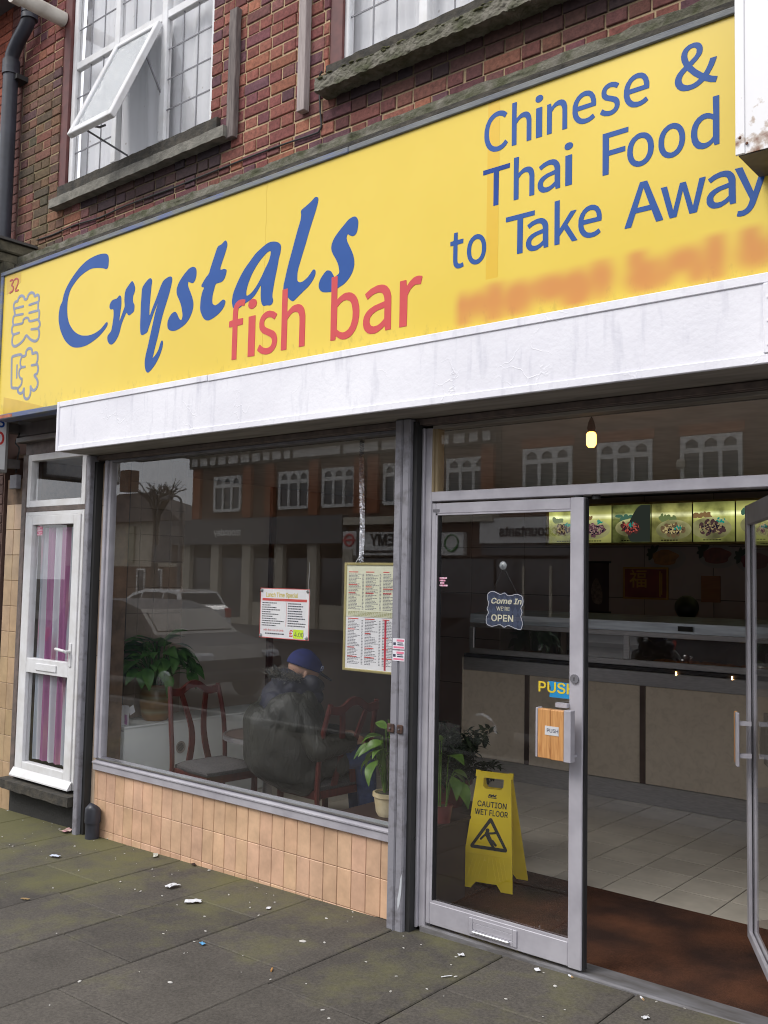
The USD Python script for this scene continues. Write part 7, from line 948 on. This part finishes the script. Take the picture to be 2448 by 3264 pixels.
tr = T('bare_tree', 'bare winter tree standing beyond the street corner', 'tree', (-37.6, -26, 0)); r_ = np.random.default_rng(5); limbs, trunk = [], tube([(-37.3, -24, 0), (-37.25, -24, 2), (-37.3, -24.05, 4.2)], [.2, .16, .12], 8)
def grow(p, d, L, r, k):
    q = p + d * L; limbs.append(tube([p, (p + q) / 2 + r_.normal(0, .03 * L, 3), q], [r, r * .85, r * .6], 5))
    if k:
        for _ in range(3 if k > 1 else 4): d2 = d + r_.normal(0, .45, 3); d2[2] = abs(d2[2]) * .8 + .15; grow(p + d * L * r_.uniform(.55, 1), d2 / np.linalg.norm(d2), L * r_.uniform(.6, .8), r * .55, k - 1)
for _ in range(4): d0 = np.array((r_.normal(0, .5), r_.normal(0, .4), 1)); grow(np.array((-37.3, -24.05, 3.8 + .3 * r_.random())), d0 / np.linalg.norm(d0), 1.15, .11, 3)
BARK = pm('bare_bark', (.06, .052, .045), r=.9); P(tr, 'trunk', trunk, BARK); P(tr, 'crown', cat(*limbs), BARK)
lm_ = T('street_lamp', 'grey street lamp on a curved bracket at the far kerb', 'street lamp', (-24.9, -15.7, -.05)); P(lm_, 'post', tube([(-24.9, -15.7, -.05), (-24.9, -15.7, 1.2), (-24.9, -15.7, 4.0)], [.09, .07, .05], 10), OGREY); P(lm_, 'bracket', tube(smoothloop([(-24.9, -15.7, 3.95), (-24.95, -15.7, 4.2), (-25.2, -15.7, 4.32), (-25.5, -15.7, 4.3)], 4, False), .035, 8), OGREY); P(lm_, 'lantern', hull([(-25.9, -15.7 - s * .1, z) for s in (-1, 1) for z in (4.22, 4.28)] + [(-25.45, -15.7 - s * .1, z) for s in (-1, 1) for z in (4.22, 4.36)]), OGREY)
bs = T('bus_stop', 'red roundel bus stop flag on a post at the far kerb', 'bus stop', (-17.4, -15.9, -.05)); P(bs, 'post', tube([(-17.4, -15.9, -.05), (-17.4, -15.9, 1.5), (-17.4, -15.9, 3.1)], .045, 8), OGREY); P(bs, 'flag', bx(-17.95, -17.45, -15.93, -15.9, 2.55, 3.05), OWHITE); P(bs, 'roundel', turned(tube([(.16 * math.cos(t), 0, .16 * math.sin(t)) for t in np.linspace(0, 6.28, 18)], .03, 6), 0).apply_translation((-17.7, -15.88, 2.8)), RED); P(bs, 'roundel_bar', bx(-17.92, -17.48, -15.9, -15.86, 2.77, 2.83), RED); P(bs, 'timetable', bx(-17.55, -17.25, -15.94, -15.88, 1.3, 1.9), OCREAM)
CARGLASS = pm('car_glass', (.03, .036, .042), r=.2, spec=.08); TYRE = pm('tyre', (.02, .02, .02), r=.8)
def car(name, label, loc, yaw, paint, kind):
    """A parked car built facing +x about its own origin, then turned and moved."""
    t = T(name, label, 'car', loc, 'cars parked along the street'); o = np.array(loc); RZ = lambda m: turned(m, yaw).apply_translation(o)
    prof = {'hatch': [(-1.95, .32), (-2.0, .6), (-1.95, .95), (-1.78, 1.05), (-1.55, 1.42), (-1.2, 1.48), (-.1, 1.48), (.45, 1.36), (.98, 1.0), (1.75, .86), (1.98, .68), (2.0, .35)], 'saloon': [(-2.2, .34), (-2.25, .62), (-2.2, .95), (-1.6, 1.02), (-.95, 1.36), (-.55, 1.42), (.1, 1.40), (.95, .98), (1.9, .84), (2.2, .66), (2.22, .36)], 'estate': [(-2.25, .34), (-2.3, .62), (-2.24, .98), (-2.05, 1.36), (-1.8, 1.48), (0, 1.5), (.45, 1.4), (1.1, 1.02), (2.0, .9), (2.28, .7), (2.3, .36)]}[kind]
    b = extr(Polygon(prof).buffer(.06).buffer(-.06), 1.7); b.apply_transform(RX); b.apply_translation((0, .85, 0)); b = b.subdivide().subdivide(); v = b.vertices.copy(); v[:, 1] *= 1 - .2 * np.clip((v[:, 2] - .9) / .55, 0, 1) - .05 * np.clip((np.abs(v[:, 0]) - 1.6) / .6, 0, 1); b.vertices = v; P(t, 'body', RZ(b), paint, smooth=40)
    ty = lambda z: .85 * (1 - .2 * max(0, min(1, (z - .9) / .55))) + .006
    top = [p for p in prof if p[1] > .9]; P_ = Polygon(prof).buffer(-.09).intersection(sbox(-3, 1.0, 3, 2)); 
    for s in (-1, 1):
        for a, c in ((-2.1, -.98), (-.9, -.02), (.06, 1.2)):
            g = P_.intersection(sbox(a, .98, c, 2))
            if g.is_empty or g.area < .02: continue
            m = extr(g, .012); vv = m.vertices.copy(); k_ = np.array([ty(z) for z in vv[:, 1]]); m = trimesh.Trimesh(np.stack([vv[:, 0], s * (k_ + vv[:, 2] - .004), vv[:, 1]], 1), m.faces, process=False); P(t, 'side_window', RZ(m), CARGLASS)
    def screen(p, q, name):
        p, q = np.array(p), np.array(q); n = np.array((-(q - p)[1], (q - p)[0])); n /= np.linalg.norm(n); n *= 1 if n[1] > 0 else -1; pts_ = [np.array((*(p + (q - p) * u), 0)) for u in (.12, .9)]; V = []
        for u in (.12, .9):
            c = p + (q - p) * u
            for s in (-1, 1):
                for e in (-.01, .012): V.append((c[0] + n[0] * e, s * (ty(c[1]) - .09), c[1] + n[1] * e))
        P(t, name, RZ(hull(V)), CARGLASS)
    fr = {'hatch': ((.98, 1.0), (.45, 1.36)), 'saloon': ((.95, .98), (.1, 1.40)), 'estate': ((1.1, 1.02), (.45, 1.4))}[kind]; rr = {'hatch': ((-1.78, 1.05), (-1.55, 1.42)), 'saloon': ((-1.6, 1.02), (-.95, 1.36)), 'estate': ((-2.24, .98), (-2.05, 1.36))}[kind]; screen(*fr, 'windscreen'); screen(*rr, 'rear_window')
    L_ = max(p[0] for p in prof)
    for x in (-L_ * .62, L_ * .64):
        for s in (-1, 1): w_ = P(t, 'wheel', RZ(turned(lathe([(.0, -.09), (.28, -.09), (.31, -.06), (.31, .06), (.28, .09), (0, .09)], 24), 90, axis=(1, 0, 0)).apply_translation((x, s * .76, .31))), TYRE, smooth=40); P(w_, 'hub', RZ(turned(lathe([(0, 0), (.19, 0), (.17, .02), (0, .03)], 16), -90 * s, axis=(1, 0, 0)).apply_translation((x, s * .85, .31))), CHROME)
    for s in (-1, 1): P(t, 'tail_lamp', RZ(bx(-L_ - .01, -L_ + .2, s * .62, s * .83, .72, .98, .03)), pm('red_lamp_lens', (.4, .03, .02), r=.2)); P(t, 'headlamp', RZ(bx(L_ - .25, L_ - .02, s * .5, s * .8, .62, .78, .03)), pm('clear_lamp_lens', (.6, .62, .65), r=.1))
    P(t, 'number_plate', RZ(bx(-L_ - .03, -L_ + .02, -.26, .26, .55, .66)), pm('yellow_plate', (.7, .55, .08), r=.4)); P(t, 'bumper', RZ(cat(bx(-L_ - .04, -L_ + .12, -.78, .78, .36, .52, .04), bx(L_ - .12, L_ + .03, -.76, .76, .36, .52, .04))), paint)
car('parked_car', 'midnight blue hatchback parked at the kerb, reflected in the big shop window', (-12.7, -5.7, -.14), 0, pm('midnight_blue_paint', (.014, .02, .03), r=.35, spec=.18), 'hatch')
car('parked_car', 'charcoal grey estate parked at the kerb, reflected in the glass entrance door', (-4.3, -5.5, -.14), 0, pm('charcoal_paint', (.03, .029, .031), r=.35, spec=.25), 'estate')
car('parked_car', 'white hatchback parked across the street at the far left', (-22.4, -13.2, -.14), 180, pm('white_car_paint', (.75, .75, .74), r=.2, coat=.6), 'hatch')
